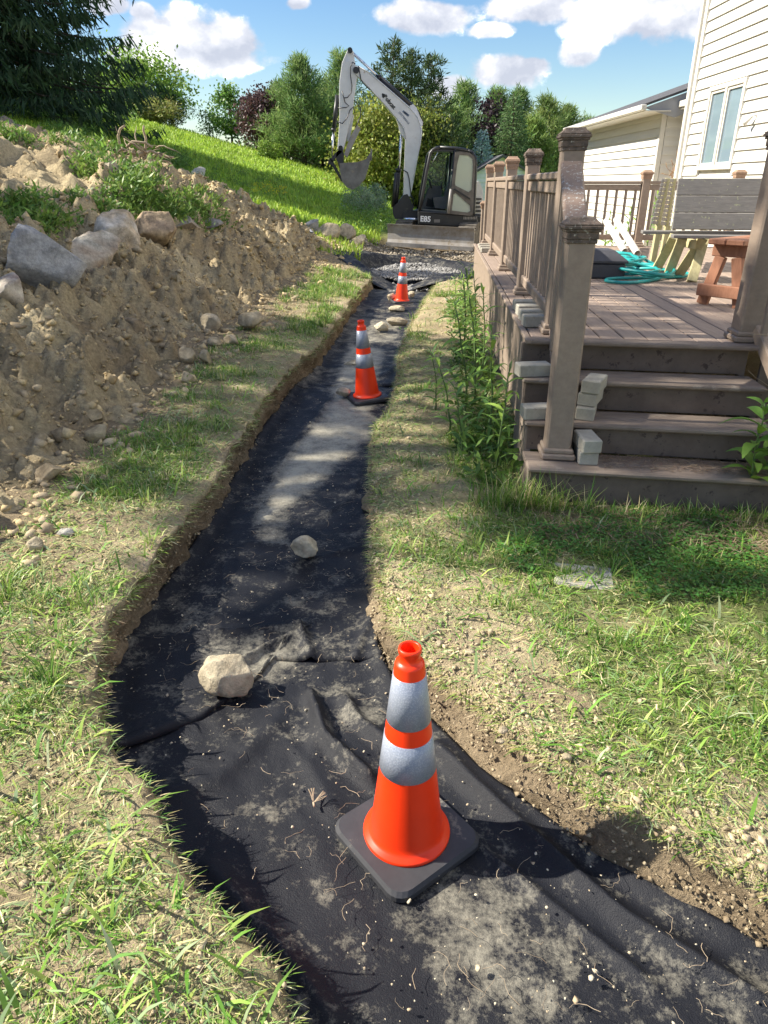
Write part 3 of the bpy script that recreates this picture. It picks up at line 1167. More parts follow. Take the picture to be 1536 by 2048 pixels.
def basin():
    nr, nt_ = 34, 96
    cx, cy = 0.62, 15.25
    th = np.linspace(0, 2 * np.pi, nt_, endpoint=False)
    rr = np.linspace(0.02, 1.42, nr)
    bx = 1.12 + 0.10 * fbm(np.cos(th) * 1.6 + 5, np.sin(th) * 1.6, 3, 111)
    by = 1.42 + 0.12 * fbm(np.cos(th) * 1.6 + 9, np.sin(th) * 1.6, 3, 112)
    rag = 1 + 0.12 * fbm(np.cos(th) * 4, np.sin(th) * 4 + 3, 3, 113)
    X = cx + rr[:, None] * (bx * np.cos(th))[None] * np.where(rr[:, None] > 1.1, rag[None], 1)
    Y = cy + rr[:, None] * (by * np.sin(th))[None]
    g = ground_z(X, Y)
    prof = np.interp(rr, [0, 0.72, 0.86, 0.98, 1.08, 1.42], [-0.17, -0.16, -0.10, 0.03, 0.06, 0.02])[:, None]
    open_ = np.exp(-((th - 1.5 * np.pi + 0.25) / 0.42) ** 2)[None]     # the trench runs in from the front
    Z = g * sstep(0.9, 1.1, rr)[:, None] + prof
    Z = np.where(rr[:, None] > 0.7, Z * (1 - open_) + (-0.20 + 0 * Z) * open_, Z)
    Z = Z + 0.035 * fbm(X * 4, Y * 4, 3, 115) * sstep(0.7, 0.95, rr)[:, None]
    V = np.stack([X, Y, Z], -1).reshape(-1, 3)
    i = np.arange((nr - 1) * nt_)
    j = (i // nt_) * nt_ + (i % nt_ + 1) % nt_
    Q = np.stack([i, i + nt_, j + nt_, j], 1)
    d = 0.12 + 0.2 * fbm(V[:, 0] * 3, V[:, 1] * 3, 3, 117)
    me = np_mesh('landscape_fabric', V, quads=Q, smooth=True, extra={'dust': d})
    o = link('landscape_fabric', me, M['fabric'])
    md = o.modifiers.new('thickness', 'SOLIDIFY')
    md.thickness = 0.004
    tag(o, 'black fabric bowl holding grey gravel in front of the excavator', 'fabric', 'sheets of black fabric lining the trench')
    r = np.random.default_rng(21)
    n = 4800
    a = r.random(n) * 6.283
    q = np.sqrt(r.random(n)) * 0.93
    x = cx + q * 1.06 * np.cos(a)
    y = cy + q * 1.36 * np.sin(a)
    ext = r.random(n) < 0.12
    x = np.where(ext, 0.45 + 0.35 * (r.random(n) - 0.5) * 2, x)
    y = np.where(ext, 13.2 + 0.9 * r.random(n), y)
    s = 0.018 + 0.02 * r.random(n)
    z = -0.085 + 0.05 * fbm(x * 2, y * 2, 2, 118) + s * 0.3 * r.random(n) - 0.10 * ext
    g = np.clip(r.normal(0.24, 0.10, n), 0.07, 0.5)
    c = np.stack([g * 1.03, g * 1.0, g * 0.95], 1)
    o = link('gravel', pebble_mesh('gravel', np.stack([x, y, z], 1), s, c, 0.75, OCT, OCTF, 0.3, seed=22), M['gravel'])
    o['kind'] = 'stuff'
    tag(o, 'grey crushed gravel filling the fabric bowl', 'gravel')
    # rubble in front of the blade
    n = 2600
    x = -0.7 + 3.6 * r.random(n)
    y = 16.7 + 2.4 * r.random(n)
    s = 0.014 + 0.035 * r.random(n) ** 2.5
    z = ground_z(x, y) + s * 0.3
    g = np.clip(r.normal(0.27, 0.1, n), 0.08, 0.5)
    c = np.stack([g * 1.08, g * 0.93, g * 0.72], 1)
    o = link('rubble', pebble_mesh('rubble', np.stack([x, y, z], 1), s, c, 0.75, OCT, OCTF, 0.3, seed=24), M['clod'])
    o['kind'] = 'stuff'
    tag(o, 'churned soil and pebbles in front of the excavator blade', 'rubble')


basin()


# ------------------------------------------------------------------ traffic cones
def rrect(w, r, n=5):
    P = []
    for (sx, sy, a0) in ((1, 1, 0), (-1, 1, 90), (-1, -1, 180), (1, -1, 270)):
        for k in range(n + 1):
            a = R(a0 + 90 * k / n)
            P.append((sx * (w / 2 - r) + r * math.cos(a), sy * (w / 2 - r) + r * math.sin(a)))
    return P


def cone_body(z0, z1, n=48, grow=0.0):
    def rad(z):
        return 0.1165 - (z - 0.035) * (0.1165 - 0.040) / (0.655 - 0.035) + grow
    return [(rad(z0), z0), (rad(z1), z1)]


cone_meshes = {}


def make_cone(label, loc, rz, tilt=(0, 0), group='orange traffic cones in the trench'):
    if not cone_meshes:
        b = MB()
        rings = [(0.330, 0.0), (0.338, 0.006), (0.338, 0.024), (0.322, 0.036)]
        V = []
        F = []
        for (w, z) in rings:
            V += [(x, y, z) for x, y in rrect(w, 0.05)]
        m = len(rrect(1, 0.05))
        for i in range(len(rings) - 1):
            for k in range(m):
                q = (k + 1) % m
                F.append([i * m + k, i * m + q, (i + 1) * m + q, (i + 1) * m + k])
        F.append(list(range(m))[::-1])
        F.append([(len(rings) - 1) * m + k for k in range(m)])
        b.add(V, F)
        cone_meshes['base'] = b.mesh('base')
        c = MB()
        c.lathe([(0.130, 0.036), (0.131, 0.042), (0.128, 0.047), (0.116, 0.053), (0.110, 0.062), (0.106, 0.075), (0.0401, 0.654),
                 (0.0385, 0.660), (0.032, 0.664), (0.0285, 0.667), (0.028, 0.689), (0.0305, 0.692), (0.0315, 0.699), (0.030, 0.706),
                 (0.0255, 0.707), (0.0235, 0.703), (0.0235, 0.62), (0.05, 0.5)], n=56)
        cone_meshes['body'] = c.mesh('body')
        for key, (z0, z1) in dict(c1=(0.472, 0.624), c2=(0.300, 0.421)).items():
            k = MB()

            def rad(z):
                return 0.106 - (z - 0.075) * (0.106 - 0.0401) / (0.654 - 0.075)
            k.lathe([(rad(z0) - 0.002, z0), (rad(z0) + 0.0014, z0 + 0.001), (rad(z1) + 0.0014, z1 - 0.001), (rad(z1) - 0.002, z1)], n=56)
            cone_meshes[key] = k.mesh('reflective_collar')
    t = thing('traffic_cone', label, 'traffic cone', loc, group, rz)
    t.rotation_euler = (tilt[0], tilt[1], rz)
    link('base', cone_meshes['base'], M['rubber'], t, True)
    link('body', cone_meshes['body'], M['orange'], t, True)
    link('reflective_collar', cone_meshes['c1'], M['reflect'], t, True)
    link('reflective_collar', cone_meshes['c2'], M['reflect'], t, True)


make_cone('large orange traffic cone with two silver bands, nearest, standing on black fabric', (0.068, 1.505, -0.205), R(38))
make_cone('leaning orange traffic cone in the middle of the trench, beside the stair weeds', (-0.15, 6.22, -0.185), R(20), (0, R(-4.5)))
make_cone('smallest and farthest orange traffic cone, in front of the gravel bowl', (0.29, 11.9, -0.19), R(10), (0, R(2)))


# ------------------------------------------------------------------ rocks and boulders
def rock(name, label, cat, c, size, seed, colr, colr2, cuts=10, group=None, sub=4, rotz=0.0, rough=0.13, tilt=0.0, mat=None):
    bm = bmesh.new()
    bmesh.ops.create_icosphere(bm, subdivisions=sub, radius=1)
    P = np.array([v.co[:] for v in bm.verts])
    F = np.array([[v.index for v in f.verts] for f in bm.faces])
    bm.free()
    r = np.random.default_rng(seed)
    for k in range(cuts):
        n = r.normal(size=3)
        n /= np.linalg.norm(n)
        h = (0.40 if name == 'boulder' else 0.52) + 0.34 * r.random()
        d = P @ n
        over = np.maximum(d - h, 0)
        P = P - over[:, None] * n[None] * 0.97
    P = P * (1 + rough * (fbm(P[:, 0] * 2.2 + seed, P[:, 1] * 2.2 + P[:, 2] * 1.7, 4, seed))[:, None])
    P = P * (1 + 0.05 * (fbm(P[:, 0] * 7 + seed, P[:, 1] * 9 + P[:, 2] * 7, 3, seed))[:, None])
    P = P * (1 + 0.022 * (fbm(P[:, 0] * 21 + seed, P[:, 1] * 21 + P[:, 2] * 17, 3, seed + 9))[:, None])
    P = P / np.abs(P).max(0) * (np.asarray(size) / 2)
    f = np.clip(0.5 + 1.0 * fbm(P[:, 0] * 3 / max(size) * 1.2 + seed, P[:, 2] * 4 / max(size) + P[:, 1] * 3 / max(size), 4, seed + 3), 0, 1)
    cc = lerp3(np.array(colr), np.array(colr2), f)
    me = np_mesh(name, P, tris=F, colr=cc, smooth=name != 'boulder')
    o = link(name, me, mat or M['stone'])
    o.location = c
    o.rotation_euler = (tilt, 0, rotz)
    return tag(o, label, cat, group)


STN = (0.56, 0.49, 0.35)
STN2 = (0.42, 0.355, 0.25)
rock('rock', 'large tan angular rock on the folded fabric near the big cone', 'rock', (-0.60, 2.19, -0.125), (0.23, 0.19, 0.15), 3, STN, STN2, 12)
rock('rock', 'rounded tan rock alone on the black fabric, halfway to the stairs', 'rock', (-0.41, 3.24, -0.135), (0.165, 0.15, 0.14), 17, (0.60, 0.53, 0.38), STN2, 14)
rock('rock', 'small tan rock beside the base of the leaning cone', 'rock', (-0.37, 6.28, -0.15), (0.145, 0.12, 0.10), 5, STN, STN2, 8)
rock('rock', 'flat pale rock against the left wall behind the leaning cone', 'rock', (-0.33, 7.55, -0.17), (0.22, 0.12, 0.08), 6, STN, STN2, 8)
rock('rock', 'pale angular rock in the middle of the trench between the two far cones', 'rock', (-0.05, 9.35, -0.12), (0.22, 0.16, 0.15), 7, (0.55, 0.5, 0.38), STN, 10)
rock('rock', 'grey half buried rock on dusty fabric just behind the pale one', 'rock', (0.17, 9.9, -0.15), (0.32, 0.2, 0.14), 8, (0.30, 0.28, 0.23), STN2, 8)
rock('rock', 'wide flat tan rock in front of the farthest cone', 'rock', (0.2, 11.0, -0.15), (0.26, 0.16, 0.11), 9, STN, STN2, 8)
rock('rock', 'round tan rock at the left foot of the farthest cone', 'rock', (0.12, 12.0, -0.12), (0.14, 0.13, 0.14), 10, (0.5, 0.40, 0.28), STN2, 6)
rock('rock', 'pale rock at the right behind the farthest cone', 'rock', (0.47, 12.35, -0.12), (0.13, 0.12, 0.11), 12, (0.5, 0.47, 0.38), STN, 6)


def boulder(label, px, py, w, h, seed, c1, c2, cuts=11, depth=0.8, sink=0.3, rz=0.0, cat='boulder', tilt=0.0):
    p = march(px, py)
    m = p.y * 0.905 + 0.425 * (CAMH - p.z)
    kk = 1.18 if w > 70 and seed < 37 else 1.0
    W = w / FPX * m * kk
    Hh = h / FPX * m * kk
    rock('boulder', label, cat, (p.x, p.y + W * depth * 0.35, p.z + Hh * (0.5 - sink)), (W, W * depth, Hh * (1 + sink * 0.4)), seed, c1, c2, cuts, None, 4, rz, 0.08, tilt)


GREY = (0.43, 0.425, 0.425)
GREY2 = (0.31, 0.305, 0.305)
ORG = (0.50, 0.38, 0.24)
PALE = (0.50, 0.46, 0.38)
PINK = (0.40, 0.31, 0.26)
boulder('big blue grey boulder at the left edge of the soil heap', 62, 596, 160, 128, 31, GREY, GREY2, 16, 0.9, 0.12, 0.3)
boulder('pinkish boulder cut by the left picture edge below the blue grey one', 0, 625, 92, 66, 32, PINK, PALE, 12, 0.9, 0.15)
boulder('mottled orange and grey boulder right of the blue grey one', 170, 552, 120, 82, 33, PALE, (0.34, 0.24, 0.16), 14, 0.9, 0.2, 0.2)
boulder('tall whitish boulder with orange stains on the heap', 238, 512, 88, 78, 34, (0.54, 0.50, 0.44), ORG, 13, 0.9, 0.1, 0.5)
boulder('long orange brown rock slab leaning on the heap top', 290, 488, 100, 60, 35, ORG, (0.33, 0.25, 0.18), 15, 0.7, 0.15, -0.3, tilt=0.3)
boulder('flat grey brown slab at the right end of the boulder row', 348, 470, 74, 34, 36, (0.36, 0.31, 0.25), (0.27, 0.23, 0.19), 12, 0.9, 0.2)
boulder('dark low slab half covered by soil on the heap crest', 412, 458, 66, 26, 37, (0.26, 0.25, 0.24), (0.20, 0.19, 0.17), 12, 0.9, 0.3)
boulder('upright pale stone standing beside the pulled root ball', 224, 366, 44, 54, 38, (0.47, 0.41, 0.33), (0.38, 0.33, 0.27), 12, 0.9, 0.1)
boulder('smooth white stone at the edge of the grassy slope', 393, 358, 38, 28, 39, (0.55, 0.52, 0.44), (0.45, 0.42, 0.34), 6, 0.9, 0.2)
boulder('blue grey flat stone at the far end of the heap', 606, 470, 46, 20, 40, (0.36, 0.38, 0.42), GREY, 10, 0.8, 0.2)
boulder('pointed grey stone standing behind the far flat stone', 625, 464, 34, 30, 41, GREY, (0.33, 0.29, 0.24), 12, 0.8, 0.2)
boulder('rounded tan boulder, largest of the far heap row', 655, 476, 50, 44, 42, (0.42, 0.35, 0.25), STN2, 8, 0.9, 0.25)
boulder('tan boulder second from the right in the far heap row', 690, 480, 44, 38, 43, (0.40, 0.34, 0.26), STN2, 9, 0.9, 0.25)
boulder('rightmost tan boulder of the far heap row, near the excavator', 716, 492, 40, 30, 44, (0.42, 0.36, 0.27), STN2, 9, 0.9, 0.25)
boulder('big round cobble at the foot of the heap beside the grass strip', 499, 664, 58, 42, 45, (0.36, 0.30, 0.21), STN2, 7, 0.9, 0.15)
boulder('tan cobble uphill and left of the big round one', 418, 664, 46, 40, 46, (0.38, 0.33, 0.25), STN2, 8, 0.9, 0.2)
boulder('large half buried clod like stone in the middle of the heap', 268, 680, 84, 56, 47, (0.32, 0.255, 0.17), (0.25, 0.195, 0.13), 9, 0.9, 0.3)
boulder('smooth egg shaped cobble low on the heap', 373, 728, 36, 36, 48, (0.46, 0.38, 0.26), (0.38, 0.31, 0.21), 3, 0.9, 0.1)
boulder('squat cobble right of the egg shaped one', 412, 732, 30, 34, 49, (0.42, 0.35, 0.24), STN2, 7, 0.9, 0.1)
boulder('small oblong cobble between the egg shaped and big round ones', 428, 696, 32, 20, 50, (0.40, 0.33, 0.22), STN2, 6, 0.9, 0.1)
boulder('brown cobble at the edge of the grass below the big round one', 462, 692, 34, 22, 51, (0.42, 0.33, 0.21), STN2, 6, 0.9, 0.1)
boulder('dull cobble lowest of the scatter by the grass strip', 370, 766, 32, 22, 52, (0.37, 0.30, 0.20), STN2, 6, 0.9, 0.1)
boulder('knobbly pale lump of earth at the foot of the heap', 192, 888, 58, 38, 53, (0.40, 0.33, 0.21), (0.30, 0.24, 0.15), 8, 0.9, 0.15, cat='earth lump')
boulder('upper of two crumbly earth lumps near the heap foot', 182, 850, 40, 34, 54, (0.38, 0.31, 0.20), (0.30, 0.24, 0.15), 8, 0.9, 0.15, cat='earth lump')
boulder('long brown earth lump lying low at the left', 98, 966, 64, 38, 55, (0.36, 0.29, 0.19), (0.29, 0.23, 0.15), 8, 0.8, 0.15, cat='earth lump', rz=0.4)
boulder('dark wedge shaped earth clod mid heap on the left', 120, 890, 58, 44, 56, (0.30, 0.235, 0.15), (0.23, 0.18, 0.115), 10, 0.8, 0.2, cat='earth lump')
boulder('small white stone on bare soil at the left', 128, 1074, 34, 14, 57, (0.5, 0.48, 0.42), (0.42, 0.4, 0.34), 8, 0.8, 0.1)
boulder('tan pebble cluster stone by the left picture edge path', 62, 1108, 44, 30, 58, (0.40, 0.34, 0.23), STN2, 8, 0.8, 0.15)
for i, (lab, px, py, w, h) in enumerate([('round tan pebble on bare soil right of the big cone', 1032, 1396, 26, 22),
                                         ('half sunk tan stone right of the cone collars', 1006, 1464, 28, 20),
                                         ('flat tan stone on the right bank, lowest of three', 1000, 1486, 22, 14),
                                         ('pale squarish stone beside a grass tuft on the right bank', 1134, 1526, 28, 20),
                                         ('long pale stone behind the tip of the big cone', 938, 1312, 30, 16),
                                         ('flat tan stone left of the long pale one', 878, 1290, 26, 14),
                                         ('tan stone near the near left grass edge', 310, 1722, 30, 18),
                                         ('second tan stone in the near left grass', 290, 1742, 30, 22),
                                         ('grey flake stone on the near left bank', 378, 1832, 26, 16)]):
    p = march(px, py)
    m_ = p.length
    rock('pebble', lab, 'pebble', (p.x, p.y, p.z + 0.004), (w / FPX * m_, w / FPX * m_ * 0.8, h / FPX * m_ * 0.9), 60 + i, (0.44, 0.37, 0.26), (0.36, 0.30, 0.20), 8, None, 2)

# stepping stone sunk in the lawn
p = at_z(1168, 1142, 0.0)
sb = MB().box((0, 0, 0), (0.27, 0.20, 0.06), Matrix.Rotation(R(-12), 3, 'Z'), 0.01)
o = sb.build('stepping_stone', M['concrete'])
o.location = (p.x, p.y, float(ground_z(p.x, p.y)) - 0.024)
tag(o, 'flat pale stepping stone sunk in the clover lawn before the stairs', 'paver')


# ------------------------------------------------------------------ deck with stairs and railing
D0 = Vector((1.08, 4.60, 0))
EX = Vector((0.9877, -0.1564, 0))
EY = Vector((0.0722, 0.9974, 0))
EZ = Vector((0, 0, 1))
DM = Matrix((EX, EY, EZ)).transposed()
DZ = 0.72


def D(a, b, z=0.0):
    return D0 + EX * a + EY * b + EZ * z


AR = 3.95          # right end of the deck, at the house
BB = 7.25
deck = thing('deck', 'brown composite deck with four stair steps and a spindle railing beside the house', 'deck', D(1.5, 2, 0))


def dbox(name, a0, a1, b0, b1, z0, z1, mat, bev=0.004, parent=None):
    b = MB().box(D((a0 + a1) / 2, (b0 + b1) / 2, (z0 + z1) / 2), (a1 - a0, b1 - b0, z1 - z0), DM, bev)
    return b.build(name, mat, parent or deck)


# deck boards, each with its gap; one long board mesh shared
bw = 0.143
nb_ = int((AR + 0.15) / bw)
b0 = -0.14
bm_ = MB().box((0, 0, 0), (bw - 0.007, BB - b0, 0.026), DM, 0.004).mesh('deck_board')
bm_.materials.append(M['deckboard'])
for i in range(nb_):
    o = bpy.data.objects.new('deck_board', bm_)
    col.objects.link(o)
    o.location = D(-0.14 + (i + 0.5) * bw, (BB + b0) / 2, DZ - 0.013 + random.uniform(-0.001, 0.001))
    attach(o, deck)
dbox('edge_board', -0.16, AR, -0.262, -0.147, DZ - 0.027, DZ + 0.001, M['tread'], 0.008)
dbox('fascia_board', -0.165, -0.14, -0.1, BB + 0.02, 0.10, DZ - 0.028, M['deck'], 0.003)
dbox('edge_board', -0.185, -0.145, -0.262, BB + 0.03, DZ - 0.026, DZ + 0.003, M['deck'], 0.006)
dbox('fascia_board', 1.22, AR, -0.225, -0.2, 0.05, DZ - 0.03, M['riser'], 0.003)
dbox('fascia_board', -0.14, AR, BB + 0.005, BB + 0.03, 0.10, DZ - 0.028, M['deck'], 0.003)
for a in (0.0, 2.0, 4.0):
    for b in (3.5, 6.9):
        dbox('support_post', a - 0.0, a + 0.1, b, b + 0.1, -0.1, DZ - 0.03, M['deck'], 0.0)
SL, SR = -0.215, 1.16
for k in range(3):
    zt = DZ - 0.18 * (k + 1)
    bt = -0.24 - 0.27 * (k + 1)
    dbox('stair_tread', SL, SR, bt, bt + 0.135, zt - 0.03, zt, M['tread'], 0.009)
    dbox('stair_tread', SL, SR, bt + 0.14, bt + 0.277, zt - 0.03, zt - 0.001, M['tread'], 0.004)
for k in range(4):
    zt = DZ - 0.18 * k - 0.03
    bt = -0.205 - 0.27 * k
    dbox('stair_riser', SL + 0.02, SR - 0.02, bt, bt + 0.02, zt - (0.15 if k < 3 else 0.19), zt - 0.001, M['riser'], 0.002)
# stringers at both ends, stepped
for a in (SL + 0.012, SR - 0.05):
    P = [D(a, -0.16, DZ - 0.031), D(a, -0.20, DZ - 0.031)]
    for k in range(3):
        bt = -0.205 - 0.27 * k
        P += [D(a, bt, DZ - 0.18 * (k + 1) - 0.031), D(a, bt - 0.26, DZ - 0.18 * (k + 1) - 0.031)]
    P += [D(a, -1.0, -0.05), D(a, -0.16, -0.05)]
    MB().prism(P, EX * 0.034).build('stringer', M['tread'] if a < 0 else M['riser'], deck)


def post_cap(a, b, z, w, mat, parent):
    c = MB()
    k = w / 0.145
    for (s, h0, h1) in ((0.158, -0.075, -0.055), (0.166, -0.055, -0.02), (0.182, -0.02, -0.008), (0.198, -0.008, 0.008), (0.190, 0.008, 0.018)):
        c.box(D(a, b, z + (h0 + h1) / 2), (s * k, s * k, h1 - h0), DM, 0.003)
    s1, s2, s3 = 0.178 * k / 2, 0.14 * k / 2, 0.118 * k / 2
    V = []
    for s, h in ((s1, 0.018), (s2, 0.032), (s3, 0.045)):
        V += [D(a + sx * s, b + sy * s, z + h) for sx, sy in ((-1, -1), (1, -1), (1, 1), (-1, 1))]
    F = [[i * 4 + j, i * 4 + (j + 1) % 4, i * 4 + 4 + (j + 1) % 4, i * 4 + 4 + j] for i in range(2) for j in range(4)] + [[8, 9, 10, 11]]
    c.add(V, F)
    return c.build('post_cap', mat, parent)


def post(a, b, z0, z1, w=0.145, capm='cap', skirt=True, mat='deck'):
    m = MB().box(D(a, b, (z0 + z1) / 2), (w, w, z1 - z0), DM, 0.010)
    o = m.build('post', M[mat], deck)
    post_cap(a, b, z1, w, M[capm], o)
    if skirt:
        s = MB()
        s.box(D(a, b, z0 + 0.02), (w + 0.05, w + 0.05, 0.034), DM, 0.008)
        s.box(D(a, b, z0 + 0.05), (w + 0.028, w + 0.028, 0.03), DM, 0.008)
        s.build('post_skirt', M[mat], o)
    return o


PB = [0.0, 1.72, 3.55, 5.35, 7.1]
post(0.02, PB[0], DZ, 1.84, 0.128)
for i, b in enumerate(PB[1:]):
    post(0, b, DZ, 1.80, 0.108, 'cap' if i < 1 else 'captan')
post(-0.035, -0.83, 0.182, 1.40, 0.138)
post(0.02, 8.1, 0.02, 1.28, 0.13, 'captan')
post(2.27, 7.1, DZ, 1.72, 0.115, 'captan')
post(3.52, 7.04, DZ, 1.72, 0.115, 'captan')
post(1.165, -0.07, DZ, 1.84, 0.15)


def rail_run(pa, pb, z0, z1, n, w0=0.075, lichen=False, zb0=None, zb1=None, bal=0.034):
    """top rail, bottom rail and spindles between two plan points; z0,z1 = top heights at the ends"""
    A, B = Vector(pa), Vector(pb)
    zb0 = DZ + 0.10 if zb0 is None else zb0
    zb1 = DZ + 0.10 if zb1 is None else zb1
    t = MB()
    t.bar(A + EZ * (z0 - 0.022), B + EZ * (z1 - 0.022), w0 + 0.025, 0.044, bev=0.008)
    t.bar(A + EZ * (z0 - 0.085), B + EZ * (z1 - 0.085), w0 - 0.015, 0.075, bev=0.006)
    t.build('top_rail', M['lichen_rail'] if lichen else M['deck'], deck)
    t = MB()
    t.bar(A + EZ * (zb0 + 0.03), B + EZ * (zb1 + 0.03), 0.06, 0.075, bev=0.008)
    t.build('bottom_rail', M['deck'], deck)
    for k in range(n):
        f = (k + 0.5) / n
        p = A.lerp(B, f)
        zt = z0 + (z1 - z0) * f - 0.121
        zl = zb0 + (zb1 - zb0) * f + 0.066
        q = MB().box((p.x, p.y, (zt + zl) / 2), (bal, bal, zt - zl), DM, 0.004)
        q.build('baluster', M['deck'], deck)


for i in range(4):
    rail_run(D(0, PB[i] + 0.056), D(0, PB[i + 1] - 0.056), 1.66, 1.66, 11, bal=0.03)
rail_run(D(0.06, 7.1), D(2.21, 7.1), 1.62, 1.62, 16)
rail_run(D(2.33, 7.1), D(3.46, 7.04), 1.62, 1.62, 9)
# left stair rail
st = MB()
st.bar(D(0.012, -0.06, 1.70), D(-0.03, -0.76, 1.30), 0.125, 0.042, bev=0.012)
st.build('stair_hand_rail', M['lichen_rail'], deck)
st = MB()
st.bar(D(0.0, -0.08, 0.80), D(-0.035, -0.76, 0.36), 0.05, 0.08, bev=0.008)
st.build('stair_bottom_rail', M['lichen_rail'], deck)
for k in range(4):
    f = (k + 0.6) / 4.2
    b = -0.08 - 0.66 * f
    z0, z1 = 0.84 - 0.44 * f, 1.665 - 0.395 * f
    MB().box(D(-0.02 - 0.03 * f, b, (z0 + z1) / 2), (0.034, 0.034, z1 - z0), DM, 0.004).build('baluster', M['deck'], deck)
# right stair rail, only its near end shows
st = MB()
st.bar(D(1.19, -0.14, 0.80), D(1.24, -1.05, 0.22), 0.05, 0.085, bev=0.008)
st.build('stair_bottom_rail', M['deck'], deck)
st = MB()
st.bar(D(1.18, -0.13, 1.70), D(1.25, -1.05, 1.12), 0.125, 0.042, bev=0.012)
st.build('stair_hand_rail', M['lichen_rail'], deck)
for k in range(6):
    f = (k + 0.6) / 6.2
    b = -0.15 - 0.85 * f
    z0, z1 = 0.83 - 0.55 * f, 1.665 - 0.54 * f
    MB().box(D(1.185 + 0.05 * f, b, (z0 + z1) / 2), (0.034, 0.034, z1 - z0), DM, 0.004).build('baluster', M['deck'], deck)
post(1.25, -1.1, 0.02, 1.22, 0.15)


# concrete paver blocks standing about on deck and steps
blk = MB().box((0, 0, 0), (0.20, 0.105, 0.075), None, 0.006).mesh('concrete_block')
blk.materials.append(M['concrete'])


def block(label, a, b, z, rz, sc=(1, 1, 1)):
    o = bpy.data.objects.new('concrete_block', blk)
    col.objects.link(o)
    o.location = D(a, b, z + 0.0375 * sc[2])
    o.rotation_euler = (0, 0, R(rz))
    o.scale = sc
    tag(o, label, 'concrete block', 'loose concrete paver blocks on deck and stairs')


z1_, z2_, z3_ = DZ - 0.54, DZ - 0.36, DZ - 0.18
block('concrete block on the bottom step, lower of two right of the newel post', 0.125, -0.86, z1_, 84)
block('concrete block on the bottom step, upper of two right of the newel post', 0.12, -0.88, z1_ + 0.076, 92)
block('concrete block lowest of the stack of three on the second step', 0.15, -0.62, z2_, 70)
block('concrete block middle of the stack of three on the second step', 0.17, -0.59, z2_ + 0.076, 62)
block('concrete block topmost of the stack of three on the second step', 0.18, -0.60, z2_ + 0.152, 62)
block('concrete block on the third step end, left of the newel post', -0.15, -0.42, z3_, 8)
block('concrete block on the second step end, left of the newel post', -0.13, -0.69, z2_, 6)
for k, (lab, b) in enumerate([('nearest', 0.20), ('second nearest', 0.42), ('third nearest', 0.64), ('fourth nearest', 0.86)]):
    block('concrete block %s of four under the first railing panel' % lab, -0.06, b, DZ + 0.003, 2, (1, 1, 1.0))
for k, (lab, b) in enumerate([('near', 5.75), ('middle', 6.1), ('far', 6.45)]):
    block('concrete block, %s one of three under the last railing panel' % lab, -0.05, b, DZ + 0.003, 0, (1, 1, 0.8))


# ------------------------------------------------------------------ things on the deck
def hose():
    r = random.Random(4)
    pts = []
    cx, cy = 2.55, 7.75
    # big coils behind the box, tangles in front, one loop reaching right
    for k in range(150):
        t = k / 149 * 5 * 2 * math.pi
        rad = 0.40 + 0.07 * math.sin(t * 0.37 + 1) + 0.05 * math.sin(t * 1.7)
        pts.append(Vector((2.62 + rad * 0.9 * math.cos(t) + 0.05 * math.sin(t * 0.6), 8.9 + rad * 1.5 * math.sin(t) - 0.25 * k / 149, DZ + 0.025 + 0.018 * (k // 30) + 0.02 * math.sin(t * 2.3))))
    for k in range(90):
        t = k / 89 * 3 * 2 * math.pi
        rad = 0.27 + 0.06 * math.sin(t * 0.7)
        pts.append(Vector((2.62 + rad * math.cos(t), 7.75 + rad * 1.5 * math.sin(t) - 0.003 * k, DZ + 0.05 + 0.03 * math.sin(t * 1.3 + 1) + 0.02 * (k // 30))))
    q = [(2.75, 7.3), (2.45, 7.0), (2.25, 6.95), (2.15, 7.08), (2.25, 7.25), (2.55, 7.32), (2.9, 7.38), (3.12, 7.5), (3.16, 7.75), (2.98, 8.1), (2.8, 8.6), (2.9, 9.2)]
    last = pts[-1]
    ctrl = [last] + [Vector((x, y, DZ + 0.02)) for x, y in q]
    for i in range(len(ctrl) - 1):
        p0 = ctrl[max(i - 1, 0)]
        p1, p2 = ctrl[i], ctrl[i + 1]
        p3 = ctrl[min(i + 2, len(ctrl) - 1)]
        for s in range(1, 9):
            t = s / 8
            pts.append(0.5 * ((2 * p1) + (p2 - p0) * t + (2 * p0 - 5 * p1 + 4 * p2 - p3) * t * t + (3 * p1 - p0 - 3 * p2 + p3) * t ** 3))
    m = MB().tube(pts, 0.0155, 8)
    o = m.build('garden_hose', M['hose'])
    tag(o, 'teal garden hose lying in loops on the deck', 'hose')


hose()


def hose_box():
    c = Vector((2.18, 7.60, DZ))
    t = thing('hose_box', 'charcoal plastic box with a sloping lid on the deck behind the newel post', 'box', c)
    MB().box(c + EZ * 0.075, (0.50, 0.42, 0.15), DM, 0.015).build('body', M['hosebox'], t)
    b = MB()
    V = []
    for (sx, sy, z) in ((0.265, 0.225, 0.152), (0.265, 0.225, 0.172), (0.15, 0.12, 0.262), (0.12, 0.10, 0.27)):
        V += [c + EX * (x * sx) + EY * (y * sy) + EZ * z for x, y in ((-1, -1), (1, -1), (1, 1), (-1, 1))]
    F = [[i * 4 + j, i * 4 + (j + 1) % 4, i * 4 + 4 + (j + 1) % 4, i * 4 + 4 + j] for i in range(3) for j in range(4)] + [[12, 13, 14, 15], [3, 2, 1, 0]]
    b.add(V, F)
    b.build('lid', M['hosebox'], t)


hose_box()


